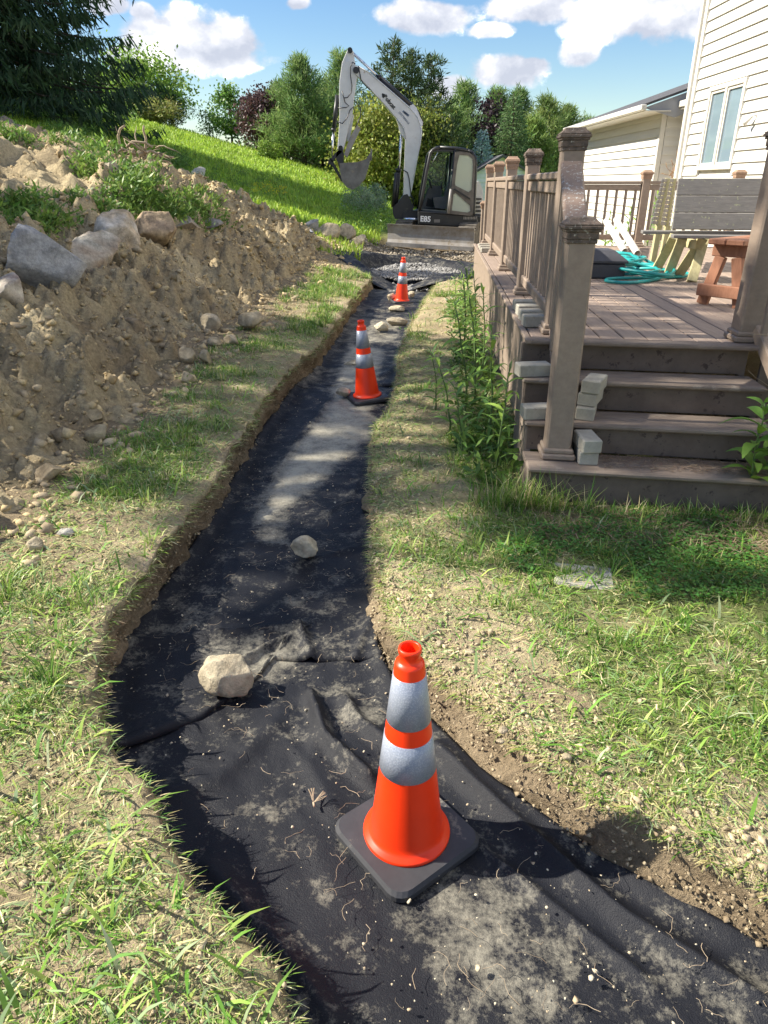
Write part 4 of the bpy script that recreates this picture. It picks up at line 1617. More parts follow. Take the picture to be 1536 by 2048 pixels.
def pipe(label, p0, p1, r=0.045):
    d = (Vector(p1) - Vector(p0))
    b = MB()
    n = 20
    z = d.normalized()
    x = z.cross(Vector((0.2, 0.9, 0.3))).normalized()
    y = z.cross(x)
    V = []
    for P, rr in ((p0, r), (p1, r), (p1, r - 0.005), (p0, r - 0.005)):
        for k in range(n):
            a = 2 * math.pi * k / n
            V.append(Vector(P) + (x * math.cos(a) + y * math.sin(a)) * rr)
    F = []
    for i in range(4):
        for k in range(n):
            q = (k + 1) % n
            F.append([i * n + k, i * n + q, ((i + 1) % 4) * n + q, ((i + 1) % 4) * n + k])
    b.add(V, F, True)
    o = b.build('drain_pipe', M['pvc'])
    tag(o, label, 'pipe', 'white drain pipes leaning on the back railing')


pipe('white plastic pipe, left of two leaning on the back railing', (3.19, 9.85, DZ + 0.05), (3.28, 11.18, DZ + 0.36))
pipe('white plastic pipe, right of two leaning on the back railing', (3.26, 9.55, DZ + 0.05), (3.42, 11.16, DZ + 0.38))


def bench():
    X0, Y0 = 2.82, 7.28
    t = thing('convertible_bench', 'grey plank bench table with its back raised and yellowish lumber legs', 'bench', (X0 + 0.5, Y0, DZ))
    e = Vector((0.985, -0.17, 0))
    n = Vector((0.17, 0.985, 0))
    Mx = Matrix((e, n, EZ)).transposed()
    o0 = Vector((X0, Y0, 0))
    # back: three wide boards
    for k in range(3):
        zc = 1.18 + 0.152 * (k + 0.5)
        p = o0 + e * 0.52 + n * (0.16 + 0.03 * k) + EZ * zc
        MB().box(p, (1.06, 0.032, 0.1505), Mx @ Matrix.Rotation(R(-10), 3, 'X'), 0.005).build('back_board', M['greyboard'], t)
    # seat planks
    MB().box(o0 + e * 0.53 + n * -0.10 + EZ * 1.135, (1.15, 0.14, 0.03), Mx, 0.004).build('seat_board', M['greyboard'], t)
    MB().box(o0 + e * 0.40 + n * 0.24 + EZ * 1.15, (1.35, 0.14, 0.03), Mx, 0.004).build('seat_board', M['greyboard'], t)
    # legs
    for (a0, b0_, a1, b1_) in ((0.02, 0.12, -0.04, 0.55), (0.07, -0.02, 0.03, 0.20), (0.26, -0.02, 0.13, 0.22), (0.30, 0.10, 0.20, -0.12)):
        MB().bar(o0 + e * a0 + n * b0_ + EZ * 1.12, o0 + e * a1 + n * b1_ + EZ * (DZ + 0.002), 0.09, 0.06, (0.3, 1, 0), 0.004).build('leg', M['treated'], t)
    for (a0, b0_, a1, b1_) in ((0.92, 0.10, 0.90, 0.50), (0.97, -0.02, 0.96, -0.12)):
        MB().bar(o0 + e * a0 + n * b0_ + EZ * 1.12, o0 + e * a1 + n * b1_ + EZ * (DZ + 0.002), 0.09, 0.06, (0.3, 1, 0), 0.004).build('leg', M['treated'], t)
    MB().bar(o0 + e * 0.17 + n * -0.06 + EZ * 1.06, o0 + e * 0.17 + n * 0.42 + EZ * 1.06, 0.05, 0.08, (0, 0, 1), 0.004).build('seat_bearer', M['treated'], t)
    MB().bar(o0 + e * 0.95 + n * -0.06 + EZ * 1.06, o0 + e * 0.95 + n * 0.42 + EZ * 1.06, 0.05, 0.08, (0, 0, 1), 0.004).build('seat_bearer', M['treated'], t)
    # the second bench stands behind, its tilted back seen from the end as thin slats
    t2 = thing('convertible_bench', 'second bench behind the grey plank bench, its tilted slat back seen end on', 'bench', (X0, Y0 + 1.0, DZ))
    q0 = at_y(1326, 357, 8.15)
    q1 = at_y(1303, 449, 8.0)
    q2 = at_y(1352, 357, 9.1)
    q3 = at_y(1338, 452, 9.1)
    n_ = 11
    for k in range(n_):
        f = (k + 0.5) / n_
        a = q0.lerp(q1, f)
        b = q2.lerp(q3, f)
        MB().bar(a, b, 0.022, 0.034, (0.2, 0, 1), 0.003).build('back_slat', M['greyboard'], t2)
    for f in (0.25, 0.75):
        MB().bar(q0.lerp(q2, f) + Vector((0.02, 0.02, 0)), q1.lerp(q3, f) + Vector((0.02, 0.02, -0.02)), 0.05, 0.03, (0, 1, 0), 0.003).build('batten', M['treated'], t2)
        m = q1.lerp(q3, f)
        MB().bar(m + Vector((0.03, 0, 0)), (m.x + 0.02, m.y, DZ + 0.002), 0.06, 0.06, (0, 1, 0), 0.003).build('leg', M['treated'], t2)


bench()


def a_frame_table():
    c = Vector((2.56, 5.62, DZ))
    e = Vector((0.78, 0.626, 0))
    n = Vector((-0.626, 0.78, 0))
    Mx = Matrix((e, n, EZ)).transposed()
    t = thing('a_frame_bench', 'low reddish stained wooden bench with splayed legs on the deck', 'bench', c)
    top = 1.215
    for k in range(2):
        MB().box(c + e * 0.62 + n * (-0.08 + 0.142 * k) + EZ * (top - DZ - 0.022), (1.25, 0.137, 0.042), Mx, 0.008).build('top_board', M['redwood'], t)
    for a in (0.10, 1.12):
        MB().box(c + e * a + n * -0.01 + EZ * (top - DZ - 0.088), (0.05, 0.27, 0.085), Mx, 0.006).build('top_bearer', M['redwood'], t)
        for s in (-1, 1):
            MB().bar(c + e * a + n * (s * 0.065 - 0.01) + EZ * (top - DZ - 0.13), c + e * a + n * (s * 0.15 - 0.01) + EZ * 0.001, 0.085, 0.05, tuple(e), 0.006).build('leg', M['redwood'], t)
        MB().box(c + e * (a - 0.05) + n * -0.01 + EZ * 0.115, (0.045, 0.36, 0.09), Mx, 0.006).build('foot_rail', M['redwood'], t)


a_frame_table()


# ------------------------------------------------------------------ house
def siding_wall(parent, p0, p1, z0, z1, expo, nrm, mat, gaps=()):
    """lapped siding courses between two plan points, each course a tilted board of its own; gaps = (s0,s1,za,zb) openings"""
    p0, p1 = Vector((p0[0], p0[1], 0)), Vector((p1[0], p1[1], 0))
    L_ = (p1 - p0).length
    u = (p1 - p0).normalized()
    nrm = Vector(nrm)
    z = z0
    while z < z1 - 0.01:
        zt = min(z + expo, z1)
        spans = [(0.0, L_)]
        for (s0, s1, za, zb) in gaps:
            if zt > za + 0.02 and z < zb - 0.02:
                new = []
                for (a, b) in spans:
                    if s1 <= a or s0 >= b:
                        new.append((a, b))
                    else:
                        if s0 > a:
                            new.append((a, s0))
                        if s1 < b:
                            new.append((s1, b))
                spans = new
        for (a, b) in spans:
            A, B = p0 + u * a, p0 + u * b
            m = MB()
            lip, d = 0.034, 0.004
            pr = [(lip, z), (lip, z + 0.012), (lip * 0.72, z + expo * 0.5), (d, zt), (-0.01, zt), (-0.01, z)]
            V = [A + nrm * q + EZ * h for q, h in pr] + [B + nrm * q + EZ * h for q, h in pr]
            k = len(pr)
            F = [list(range(k)), list(range(2 * k - 1, k - 1, -1))] + [[(i + 1) % k, i, i + k, (i + 1) % k + k] for i in range(k)]
            m.add(V, F)
            m.build('siding_board', mat, parent)
        z += expo


def fix_normals():
    for me in bpy.data.meshes:
        if me.name.startswith(('siding_board',)):
            bm = bmesh.new()
            bm.from_mesh(me)
            bmesh.ops.recalc_face_normals(bm, faces=bm.faces)
            bm.to_mesh(me)
            bm.free()


HX = 5.5
house = thing('house', 'cream vinyl sided two storey house wall at the right with a tall casement window', 'house', (HX + 1, 9, 0))
WY0, WY1, WZ0, WZ1 = 12.36, 13.54, 1.86, 2.97
HC = 14.35
MB().box((HX + 3.02, (2.0 + HC) / 2, 3.2), (6.0, HC - 2.0 - 0.02, 7.0), None, 0).build('wall_core', M['trim'], house)
siding_wall(house, (HX, 2.0), (HX, HC - 0.1), 0.2, 6.6, 0.168, (-1, 0, 0), M['siding'], [(WY0 - 2.0 - 0.07, WY1 - 2.0 + 0.07, WZ0 - 0.07, WZ1 + 0.07)])
MB().box((HX - 0.015, HC - 0.045, 3.4), (0.09, 0.11, 6.6), None, 0.006).build('corner_trim', M['trim'], house)
MB().box((HX - 0.07, HC + 0.06, 3.4), (0.075, 0.095, 6.6), None, 0.01).build('downspout', M['trim'], house)
win = MB()
for (y0, y1, z0, z1) in ((WY0 - 0.07, WY1 + 0.07, WZ1, WZ1 + 0.07), (WY0 - 0.07, WY1 + 0.07, WZ0 - 0.07, WZ0), (WY0 - 0.07, WY0, WZ0, WZ1), (WY1, WY1 + 0.07, WZ0, WZ1), ((WY0 + WY1) / 2 - 0.035, (WY0 + WY1) / 2 + 0.035, WZ0, WZ1)):
    win.box((HX - 0.02, (y0 + y1) / 2, (z0 + z1) / 2), (0.07, y1 - y0 - 0.001, z1 - z0 - 0.001), None, 0.006)
wo = win.build('window_frame', M['trim'], house)
for y0, y1 in ((WY0, (WY0 + WY1) / 2 - 0.035), ((WY0 + WY1) / 2 + 0.035, WY1)):
    MB().box((HX + 0.0, (y0 + y1) / 2, (WZ0 + WZ1) / 2), (0.01, y1 - y0, WZ1 - WZ0), None, 0).build('window_pane', M['winglass'], wo)
    s = MB()
    for (a, b, c_, d_) in ((y0, y1, WZ0, WZ0 + 0.04), (y0, y1, WZ1 - 0.04, WZ1), (y0, y0 + 0.035, WZ0 + 0.04, WZ1 - 0.04), (y1 - 0.035, y1, WZ0 + 0.04, WZ1 - 0.04)):
        s.box((HX - 0.018, (a + b) / 2, (c_ + d_) / 2), (0.03, b - a, d_ - c_), None, 0.003)
    s.build('window_sash', M['trim'], wo)
sl = thing('security_light', 'small white floodlight with an arm mounted on the siding right of the window', 'light', (HX, 11.770, 2.48))
MB().lathe([(0.0, 0), (0.05, 0), (0.05, 0.02), (0.0, 0.02)], (0, 0, 0), 14).build('mount_plate', M['trim'], sl, True).rotation_euler = (0, -math.pi / 2, 0)
MB().tube([(HX - 0.015, 11.770, 2.48), (HX - 0.06, 11.785, 2.495), (HX - 0.09, 11.810, 2.475)], 0.011, 8).build('arm', M['trim'], sl)
MB().tube([(HX - 0.08, 11.800, 2.48), (HX - 0.12, 11.860, 2.425), (HX - 0.14, 11.890, 2.39)], [0.018, 0.032, 0.040], 12).build('lamp_head', M['trim'], sl)

# mid section set back behind the corner, and the garage wing
MX, WX, WYF, WYB = 6.2, 5.66, 16.25, 22.2
mid = thing('house_link', 'recessed cream sided link between house and garage wing under a small gutter', 'house section', (MX, 15.2, 0))
siding_wall(mid, (MX, HC - 0.5), (MX, WYF + 0.02), 0.2, 3.05, 0.168, (-1, 0, 0), M['siding'])
MB().box((MX + 1.5, 15.2, 1.6), (2.96, 2.3, 3.1), None, 0).build('wall_core', M['trim'], mid)
ez = at_x(1350, 212, 5.85).z
MB().box((5.85, 15.05, ez), (0.11, 2.0, 0.11), None, 0.01).build('gutter', M['trim'], mid)
MB().box((6.05, 15.05, ez - 0.075), (0.42, 2.0, 0.025), None, 0.002).build('soffit', M['trim'], mid)
MB().prism([(5.8, 14.05, ez + 0.03), (8.5, 14.05, ez + 0.9), (8.5, 14.05, ez + 0.84), (5.8, 14.05, ez - 0.02)], (0, 2.0, 0)).build('roof', M['shingle'], mid)
wing = thing('garage_wing', 'low cream sided garage wing with gutter and dark gable roof beyond the house', 'house section', (WX + 2, 19, 0))
we = at_y(1259, 212, WYF - 0.35).z
MB().box((WX + 2.52, (WYF + WYB) / 2 + 0.02, we / 2), (5.0, WYB - WYF, we - 0.1), None, 0).build('wall_core', M['trim'], wing)
siding_wall(wing, (WX, WYF + 0.08), (WX, WYB), 0.1, we - 0.08, 0.168, (-1, 0, 0), M['siding'])
siding_wall(wing, (WX + 0.08, WYF), (MX + 0.02, WYF), 0.1, we + 0.12, 0.168, (0, -1, 0), M['siding'])
MB().box((WX + 0.02, WYF + 0.02, we / 2), (0.10, 0.10, we - 0.1), None, 0.006).build('corner_trim', M['trim'], wing)
EXW = WX - 0.52
MB().box((EXW - 0.04, (WYF + WYB) / 2 - 0.1, we - 0.03), (0.11, WYB - WYF + 0.7, 0.10), None, 0.012).build('gutter', M['trim'], wing)
MB().box(((EXW + WX) / 2, (WYF + WYB) / 2 - 0.1, we - 0.085), (WX - EXW, WYB - WYF + 0.6, 0.02), None, 0.002).build('soffit', M['trim'], wing)
sl_ = 0.335
MB().prism([(EXW, WYF - 0.36, we - 0.03), (EXW + 5, WYF - 0.36, we - 0.03 + 5 * sl_), (EXW + 5, WYF - 0.36, we - 0.26 + 5 * sl_), (EXW + 0.62, WYF - 0.36, we - 0.20)], (0, 0.03, 0)).build('rake_board', M['fascia_grey'], wing)
MB().prism([(EXW - 0.06, WYF - 0.40, we + 0.02), (EXW + 5, WYF - 0.40, we + 0.03 + 5 * sl_), (EXW + 5, WYF - 0.40, we - 0.02 + 5 * sl_), (EXW - 0.06, WYF - 0.40, we - 0.025)], (0, WYB - WYF + 0.8, 0)).build('roof', M['shingle'], wing)
MB().prism([(WX + 0.1, WYF - 0.33, we - 0.03), (EXW + 5, WYF - 0.33, we - 0.08 + 4.4 * sl_), (EXW + 5, WYF - 0.33, we - 0.10 + 4.4 * sl_), (WX + 0.1, WYF - 0.33, we - 0.05)], (0, 0.33, 0)).build('rake_soffit', M['trim'], wing)
fix_normals()

shed = thing('garden_shed', 'small pale shed with a dark gable roof behind the excavator', 'shed', (5.0, 38, 0))
sx0, sy0 = 4.25, 36.0
sw = 2.4
zt = at_y(955, 345, sy0).z
siding_wall(shed, (sx0, sy0), (sx0 + sw, sy0), 0.0, zt, 0.2, (0, -1, 0), M['shedwall'])
MB().prism([(sx0, sy0, -0.2), (sx0 + sw, sy0, -0.2), (sx0 + sw, sy0, zt), (sx0 + sw / 2, sy0, zt + 0.65), (sx0, sy0, zt)], (0, 2.4, 0)).build('wall_core', M['shedwall'], shed)
for s in (-1, 1):
    a = Vector((sx0 + sw / 2, sy0 - 0.2, zt + 0.75))
    b = Vector((sx0 + sw / 2 + s * (sw / 2 + 0.3), sy0 - 0.2, zt - 0.05))
    MB().prism([a, b, b - EZ * 0.12, a - EZ * 0.12], (0, 2.8, 0)).build('roof_side', M['shingle'], shed)
for k in range(6):
    MB().box((sx0 + sw / 2 - 0.1, sy0 - 0.03, zt - 0.75 + 0.09 * k), (0.55, 0.03, 0.035), None, 0).build('vent_slat', M['dark'], shed)
fix_normals()


# ------------------------------------------------------------------ excavator (side on, boom to the left)
def text_mesh(s, size, ext=0.002, bold=0.0):
    cu = bpy.data.curves.new('lettering', 'FONT')
    cu.body = s
    cu.size = size
    cu.extrude = ext
    cu.offset = bold
    cu.align_x = 'CENTER'
    cu.align_y = 'CENTER'
    o = bpy.data.objects.new('lettering', cu)
    col.objects.link(o)
    bpy.context.view_layer.update()
    me = bpy.data.meshes.new_from_object(o.evaluated_get(bpy.context.evaluated_depsgraph_get()))
    bpy.data.objects.remove(o)
    return me


def excavator():
    YB, YC = 20.6, 19.75
    t = thing('excavator', 'white and black compact excavator with its boom raised, parked at the trench end', 'excavator', (1.2, 20.3, 0.05))

    def P(px, py, Y):
        return at_y(px, py, Y)

    def plate(name, pts, Y, th, mat, parent=None):
        return MB().prism([P(x, y, Y) for x, y in pts], (0, th, 0)).build(name, mat, parent or t)
    W, K, S = M['xwhite'], M['xblack'], M['steel']
    # boom
    bpts = [(806, 393), (809.5, 320), (811, 277), (809, 257), (802, 246), (792, 236), (768, 208), (734, 172), (718, 155), (708, 146), (707, 138), (711, 132), (717, 131), (737, 142), (774, 174), (820, 214), (834, 230), (843, 249), (844.5, 264), (841.5, 288), (835, 320), (828, 360), (821, 393)]
    boom = plate('boom', bpts, YB - 0.16, 0.32, W)
    bv = boom.modifiers.new('edge', 'BEVEL')
    bv.width = 0.015
    bv.segments = 2
    bv.limit_method = 'ANGLE'
    bv.angle_limit = R(50)
    # flange ribs along the boom edges
    for seg in ([(717, 133), (737, 144), (774, 176), (820, 216), (834, 232), (841, 250), (842.5, 264), (839.5, 288), (833, 320), (826, 360)],):
        MB().tube([P(x, y, YB - 0.17) for x, y in seg], 0.012, 6).build('boom_flange', W, boom)
    MB().tube([P(x, y, YB - 0.17) for x, y in [(811, 277), (809, 259), (803, 248), (794, 238)]], 0.012, 6).build('boom_flange', W, boom)
    # boom foot gusset (cylinder lug) at the bend
    plate('boom_lug', [(792, 237), (803, 248), (810, 262), (811, 279), (804, 271), (799, 262), (797, 250)], YB - 0.10, 0.2, W, boom)
    # lettering on the boom
    a, b = P(772, 197, YB - 0.163), P(788, 216, YB - 0.163)
    ang = math.atan2((b - a).z, (b - a).x)
    for txt, pxy, size, mat, bold in (('Bobcat', (779, 204), 0.135, M['decal'], 0.006), ('COTTERSALE', (808, 236), 0.062, M['decalgrey'], 0.002)):
        me = text_mesh(txt, size, 0.0015, bold)
        me.materials.append(mat)
        o = bpy.data.objects.new('lettering', me)
        col.objects.link(o)
        o.parent = boom
        c = P(*pxy, YB - 0.164)
        o.matrix_local = Matrix.Translation(c) @ Matrix.Rotation(-ang, 4, 'Y') @ Matrix.Rotation(math.pi / 2, 4, 'X')
    em = MB()
    for k in range(4):
        em.bar(P(806 + 2.6 * k, 222 + 2.4 * k, YB - 0.164), P(810 + 2.6 * k, 226 + 1.8 * k, YB - 0.164), 0.004, 0.05, (0.6, 0, 1))
    em.build('emblem', M['decalgrey'], boom)
    em = MB()
    em.bar(P(764, 188, YB - 0.164), P(770, 190, YB - 0.164), 0.004, 0.035, (0, 0, 1))
    em.bar(P(765, 187, YB - 0.164), P(765.5, 194, YB - 0.164), 0.004, 0.03, (1, 0, 0))
    em.bar(P(768, 190, YB - 0.164), P(766, 196, YB - 0.164), 0.004, 0.03, (1, 0, 0))
    em.build('emblem', M['decal'], boom)
    # arm (stick)
    apts = [(693, 104), (697, 97), (703, 97), (707, 103), (710, 127), (716, 141), (715, 152), (712, 166), (709, 189), (705, 222), (693, 275), (687, 299), (675, 299), (677, 270), (679, 236), (678, 196), (679, 161), (684, 125)]
    arm = plate('arm', apts, YB - 0.12, 0.24, W)
    bv = arm.modifiers.new('edge', 'BEVEL')
    bv.width = 0.012
    bv.segments = 2
    bv.limit_method = 'ANGLE'
    bv.angle_limit = R(50)
    plate('arm_sky_plate', [(691, 116), (694, 113), (699, 114), (701, 119), (699, 123), (692, 124)], YB - 0.124, 0.003, M['shedwall'], arm)  # pale plate on the arm face, painted in for sky seen through its hole
    plate('arm_gusset', [(702, 224), (708, 231), (699, 281), (693, 283)], YB + 0.02, 0.04, W, arm)
    for (x, y, r) in ((700, 100, 0.06), (712, 140, 0.075), (681, 296, 0.06)):
        c = P(x, y, YB - 0.19)
        MB().tube([c, c + Vector((0, 0.38, 0))], r, 14).build('pin', K, arm)
    plate('thumb', [(699, 276), (714, 250), (721, 256), (704, 292), (694, 314), (688, 309)], YB - 0.14, 0.28, S, arm)

    def cyl(name, p0, p1, p2, r, Y, parent):
        a_, b_, c_ = P(*p0, Y), P(*p1, Y), P(*p2, Y)
        o = MB().tube([a_, b_], r, 14).build(name, K, parent)
        MB().tube([b_ - (b_ - a_).normalized() * 0.02, c_], r * 0.52, 12).build('piston_rod', M['chrome'], o)
        MB().tube([b_ - (b_ - a_).normalized() * 0.06, b_ + (b_ - a_).normalized() * 0.01], r * 1.2, 14).build('gland', K, o)
        return o
    cyl('arm_cylinder', (827, 215), (757, 154), (701, 102), 0.065, YB, t)
    plate('cylinder_bracket', [(819, 212), (826, 208), (833, 215), (842, 238), (846, 244), (845, 252), (838, 246), (832, 232)], YB - 0.07, 0.14, W, boom)
    cyl('bucket_cylinder', (675, 190), (667, 262), (662.5, 320), 0.055, YB, t)
    cyl('boom_cylinder', (790, 424), (797, 338), (803, 268), 0.065, YB - 0.05, t)
    MB().tube([P(785.5, 414, YB - 0.2), P(793, 346, YB - 0.2)], 0.05, 10).build('cylinder_guard', K, t)
    # hoses
    hz = [[(711, 128), (705, 124), (701, 134), (701, 152), (704, 172), (702, 186), (695, 195), (688, 196)],
          [(684, 182), (690, 205), (698, 212), (692, 215), (676, 216)],
          [(708, 200), (714, 207), (721, 215), (721, 232), (716, 245), (711, 254)],
          [(676, 244), (685, 247), (694, 236), (700, 220), (707, 214), (710, 226)],
          [(806, 340), (815, 345), (818, 356), (820, 372), (822, 390), (825, 405)],
          [(717, 132), (722, 160), (728, 168), (740, 180)],
          [(826, 208), (838, 224), (845, 240), (846, 252)],
          [(822, 390), (826, 396), (828, 405), (825, 413)]]
    for i, h in enumerate(hz):
        Y = YB - 0.19 if i != 6 else YB
        MB().tube([P(x, y, Y) for x, y in h], 0.013, 6).build('hydraulic_hose', K, t)
    # bucket
    bp = [(681, 327), (715, 325), (732, 320), (742, 305), (744, 308), (736, 336), (730, 357), (719, 371), (707, 379), (696, 375), (686, 363), (682, 344)]
    back = bp[4:] + [bp[0]]
    bucket = MB()
    y0, y1 = YB - 0.42, YB + 0.42
    for i in range(len(back) - 1):
        a0, a1 = P(*back[i], YB), P(*back[i + 1], YB)
        c = Vector((P(708, 345, YB)))
        n_ = ((a0 + a1) / 2 - c).normalized() * -0.03
        q = [Vector((a0.x, y0, a0.z)), Vector((a1.x, y0, a1.z)), Vector((a1.x + n_.x, y0, a1.z + n_.z)), Vector((a0.x + n_.x, y0, a0.z + n_.z))]
        bucket.prism(q, (0, y1 - y0, 0))
    bk = bucket.build('bucket', M['bucket'], t)
    for Y in (y0 - 0.012, y1 - 0.012):
        MB().prism([Vector((P(x, y, YB).x, Y, P(x, y, YB).z)) for x, y in bp], (0, 0.024, 0)).build('side_plate', M['bucket'], bk)
    for k in range(5):
        Y = y0 + 0.05 + k * (y1 - y0 - 0.1) / 4
        a_ = P(741, 312, YB)
        MB().prism([Vector((a_.x - 0.05, Y - 0.04, a_.z - 0.10)), Vector((a_.x + 0.03, Y - 0.04, a_.z - 0.10)), Vector((a_.x + 0.045, Y - 0.04, a_.z + 0.17)), Vector((a_.x + 0.02, Y - 0.04, a_.z + 0.16))], (0, 0.08, 0)).build('tooth', M['bucket'], bk)
    # linkage
    for Y in (YB - 0.17, YB + 0.10):
        plate('bucket_link', [(656, 322), (660, 317), (666, 322), (684, 356), (690, 368), (682, 362), (664, 331), (657, 328)], Y, 0.06, K)
        plate('bucket_ear', [(673, 306), (678, 298), (686, 300), (688, 312), (686, 330), (690, 362), (683, 352), (676, 326), (672, 318)], Y, 0.06, K)
        plate('guide_link', [(660, 318), (672, 304), (682, 299), (684, 304), (675, 312), (664, 325)], Y, 0.06, K)
    # swing bracket
    plate('swing_bracket', [(785, 415), (796, 405), (807, 390), (815, 388), (820, 398), (828, 414), (824, 424), (812, 423), (809, 428), (812, 438), (790, 438), (786, 428)], YB - 0.25, 0.5, K)
    MB().tube([P(806, 438, YB - 0.35), P(850, 440, YB - 0.35)], 0.05, 12).build('swing_rod', M['chrome'], t)
    plate('swing_mount', [(806, 424), (840, 420), (850, 452), (806, 448)], YB - 0.3, 0.6, K)
    # upper structure
    yb0, yb1 = YC - 0.02, YC + 1.95
    body = plate('body', [(836, 423), (954, 430), (957, 452), (930, 455), (837, 449)], yb0, yb1 - yb0, K)
    bv = body.modifiers.new('edge', 'BEVEL')
    bv.width = 0.03
    bv.segments = 3
    eng = plate('engine_cover', [(905, 372), (958, 362), (966, 380), (968, 436), (905, 432)], YC + 1.02, 0.95, W)
    plate('counterweight', [(930, 432), (970, 434), (972, 456), (935, 455)], YC + 0.15, 1.7, K)
    for k in range(5):
        MB().box(P(955, 398 + k * 8, YC + 0.98), (0.22, 0.03, 0.045), None, 0).build('vent_slot', K, eng)
    for k in range(9):
        MB().box(P(928 + k * 3.0, 436, yb0 - 0.008), (0.02, 0.02, 0.07), None, 0).build('vent_slot', M['steel'], body)
    me = text_mesh('E85', 0.185, 0.002, 0.006)
    me.materials.append(M['decalwhite'])
    o = bpy.data.objects.new('lettering', me)
    col.objects.link(o)
    o.parent = body
    o.matrix_local = Matrix.Translation(P(851, 438.5, yb0 - 0.006)) @ Matrix.Rotation(R(3), 4, 'Y') @ Matrix.Rotation(math.pi / 2, 4, 'X')
    MB().box(P(874, 442, yb0 - 0.004), (0.15, 0.006, 0.075), None, 0).build('decal_plate', M['greyboard'], body)
    # cab: frame tubes, roof, panes, door
    ycb = YC + 1.0
    front = [(839, 423), (845, 390), (853, 345), (861, 306), (866, 300), (872, 296.5), (880, 295)]
    roofl = [(880, 295), (913, 297), (936, 301)]
    rear = [(936, 301), (944, 305), (950, 315), (951.5, 325), (948, 425), (947, 431)]
    cab = MB()
    for Y in (YC, ycb):
        for path in (front, roofl, rear):
            cab.tube([P(x, y, Y) if Y == YC else Vector((P(x, y, YC).x, Y, P(x, y, YC).z)) for x, y in path], 0.042, 8)
        cab.tube([Vector((P(x, y, YC).x, Y, P(x, y, YC).z)) for x, y in [(839, 423), (947, 431)]], 0.04, 8)
        cab.tube([Vector((P(x, y, YC).x, Y, P(x, y, YC).z)) for x, y in [(910, 298), (902, 379), (894, 428)]], 0.04, 8)
    for q in ((839, 423), (861, 306), (880, 295), (936, 301), (951, 318), (947, 431)):
        c = P(*q, YC)
        cab.tube([c, Vector((c.x, ycb, c.z))], 0.04, 8)
    cabo = cab.build('cab_frame', K, t)
    roof = [(864, 301), (872, 296), (880, 294), (913, 296), (936, 300), (945, 305), (950, 313), (948, 318), (912, 303), (868, 303)]
    MB().prism([Vector((P(x, y, YC).x, YC - 0.01, P(x, y, YC).z)) for x, y in roof], (0, 1.02, 0)).build('roof', K, cabo)

    def pane(name, pts, Y, mat, parent, th=0.008):
        return MB().prism([Vector((P(x, y, YC).x, Y, P(x, y, YC).z)) for x, y in pts], (0, th, 0)).build(name, mat, parent)
    pane('window_pane', [(846, 400), (863, 307), (905, 300), (901, 375), (897, 400)], ycb - 0.005, M['cabglass'], cabo)
    pane('side_panel', [(839, 423), (846, 398), (897, 398), (894, 428)], ycb - 0.01, M['seat'], cabo)
    pane('window_pane', [(912, 306), (938, 306), (946, 316), (944, 380), (905, 376)], ycb - 0.005, M['cabglass'], cabo)
    a_, b_ = P(840, 422, YC), P(861, 306, YC)
    MB().prism([a_, b_, b_ + Vector((0.008, 0, 0)), a_ + Vector((0.008, 0, 0))], (0, 1.0, 0)).build('windscreen', M['cabglass'], cabo)
    a_, b_ = P(947.5, 428, YC), P(951, 318, YC)
    MB().prism([a_, b_, b_ + Vector((0.008, 0, 0)), a_ + Vector((0.008, 0, 0))], (0, 1.0, 0)).build('rear_window', M['cabglass'], cabo)
    # floor, seat, console, levers
    MB().prism([Vector((P(x, y, YC).x, YC + 0.05, P(x, y, YC).z)) for x, y in [(841, 418), (895, 423), (895, 427), (840, 423)]], (0, 0.9, 0)).build('cab_floor', M['seat'], cabo)
    seat = MB()
    seat.prism([Vector((P(x, y, YC).x, YC + 0.42, P(x, y, YC).z)) for x, y in [(868, 396), (892, 394), (900, 366), (907, 345), (914, 347), (908, 400), (905, 420), (872, 417)]], (0, 0.42, 0))
    seat.build('operator_seat', M['seat'], cabo)
    con = MB()
    con.prism([Vector((P(x, y, YC).x, YC + 0.82, P(x, y, YC).z)) for x, y in [(846, 418), (860, 378), (866, 371), (888, 372), (886, 420)]], (0, 0.14, 0))
    con.build('console', M['seat'], cabo)
    pane('console_hatch', [(855, 414), (859, 397), (871, 403), (873, 412), (870, 417)], YC + 0.815, M['dark'], cabo, 0.004)
    MB().tube([P(863, 376, YC + 0.6), P(858, 358, YC + 0.55)], 0.025, 8).build('lever', K, cabo)
    MB().tube([P(884, 378, YC + 0.5), P(882, 368, YC + 0.5), P(885, 366, YC + 0.5)], 0.02, 8).build('lever', K, cabo)
    MB().tube([P(895, 312, YC + 0.9), P(890, 370, YC + 0.9)], 0.015, 6).build('wiper', K, cabo)
    MB().tube([P(876, 304, YC - 0.02), P(862, 330, YC - 0.02)], 0.010, 6).build('grab_rail', M['chrome'], cabo)
    # open door folded back along the side
    yd = YC - 0.10
    outer = [(911, 304), (925, 303), (940, 306), (948, 312), (951, 322), (946, 428), (940, 432), (895, 427), (898, 402), (902, 379)]
    up_w = [(919, 310), (937, 311), (945, 318), (946, 330), (943.5, 379), (937, 384), (911, 371), (910, 366), (914, 330)]
    low_w = [(907, 389), (911, 386), (940, 411), (941, 422), (935, 425), (904, 421)]
    bm = bmesh.new()
    rings = []
    for pts in (outer, up_w, low_w):
        vs = [bm.verts.new((P(x, y, yd).x, yd, P(x, y, yd).z)) for x, y in pts]
        es = [bm.edges.new((vs[i], vs[(i + 1) % len(vs)])) for i in range(len(vs))]
        rings.append(es)
    bmesh.ops.triangle_fill(bm, use_beauty=True, use_dissolve=False, edges=[e for r_ in rings for e in r_])
    # keep only faces of the frame, not those inside the panes

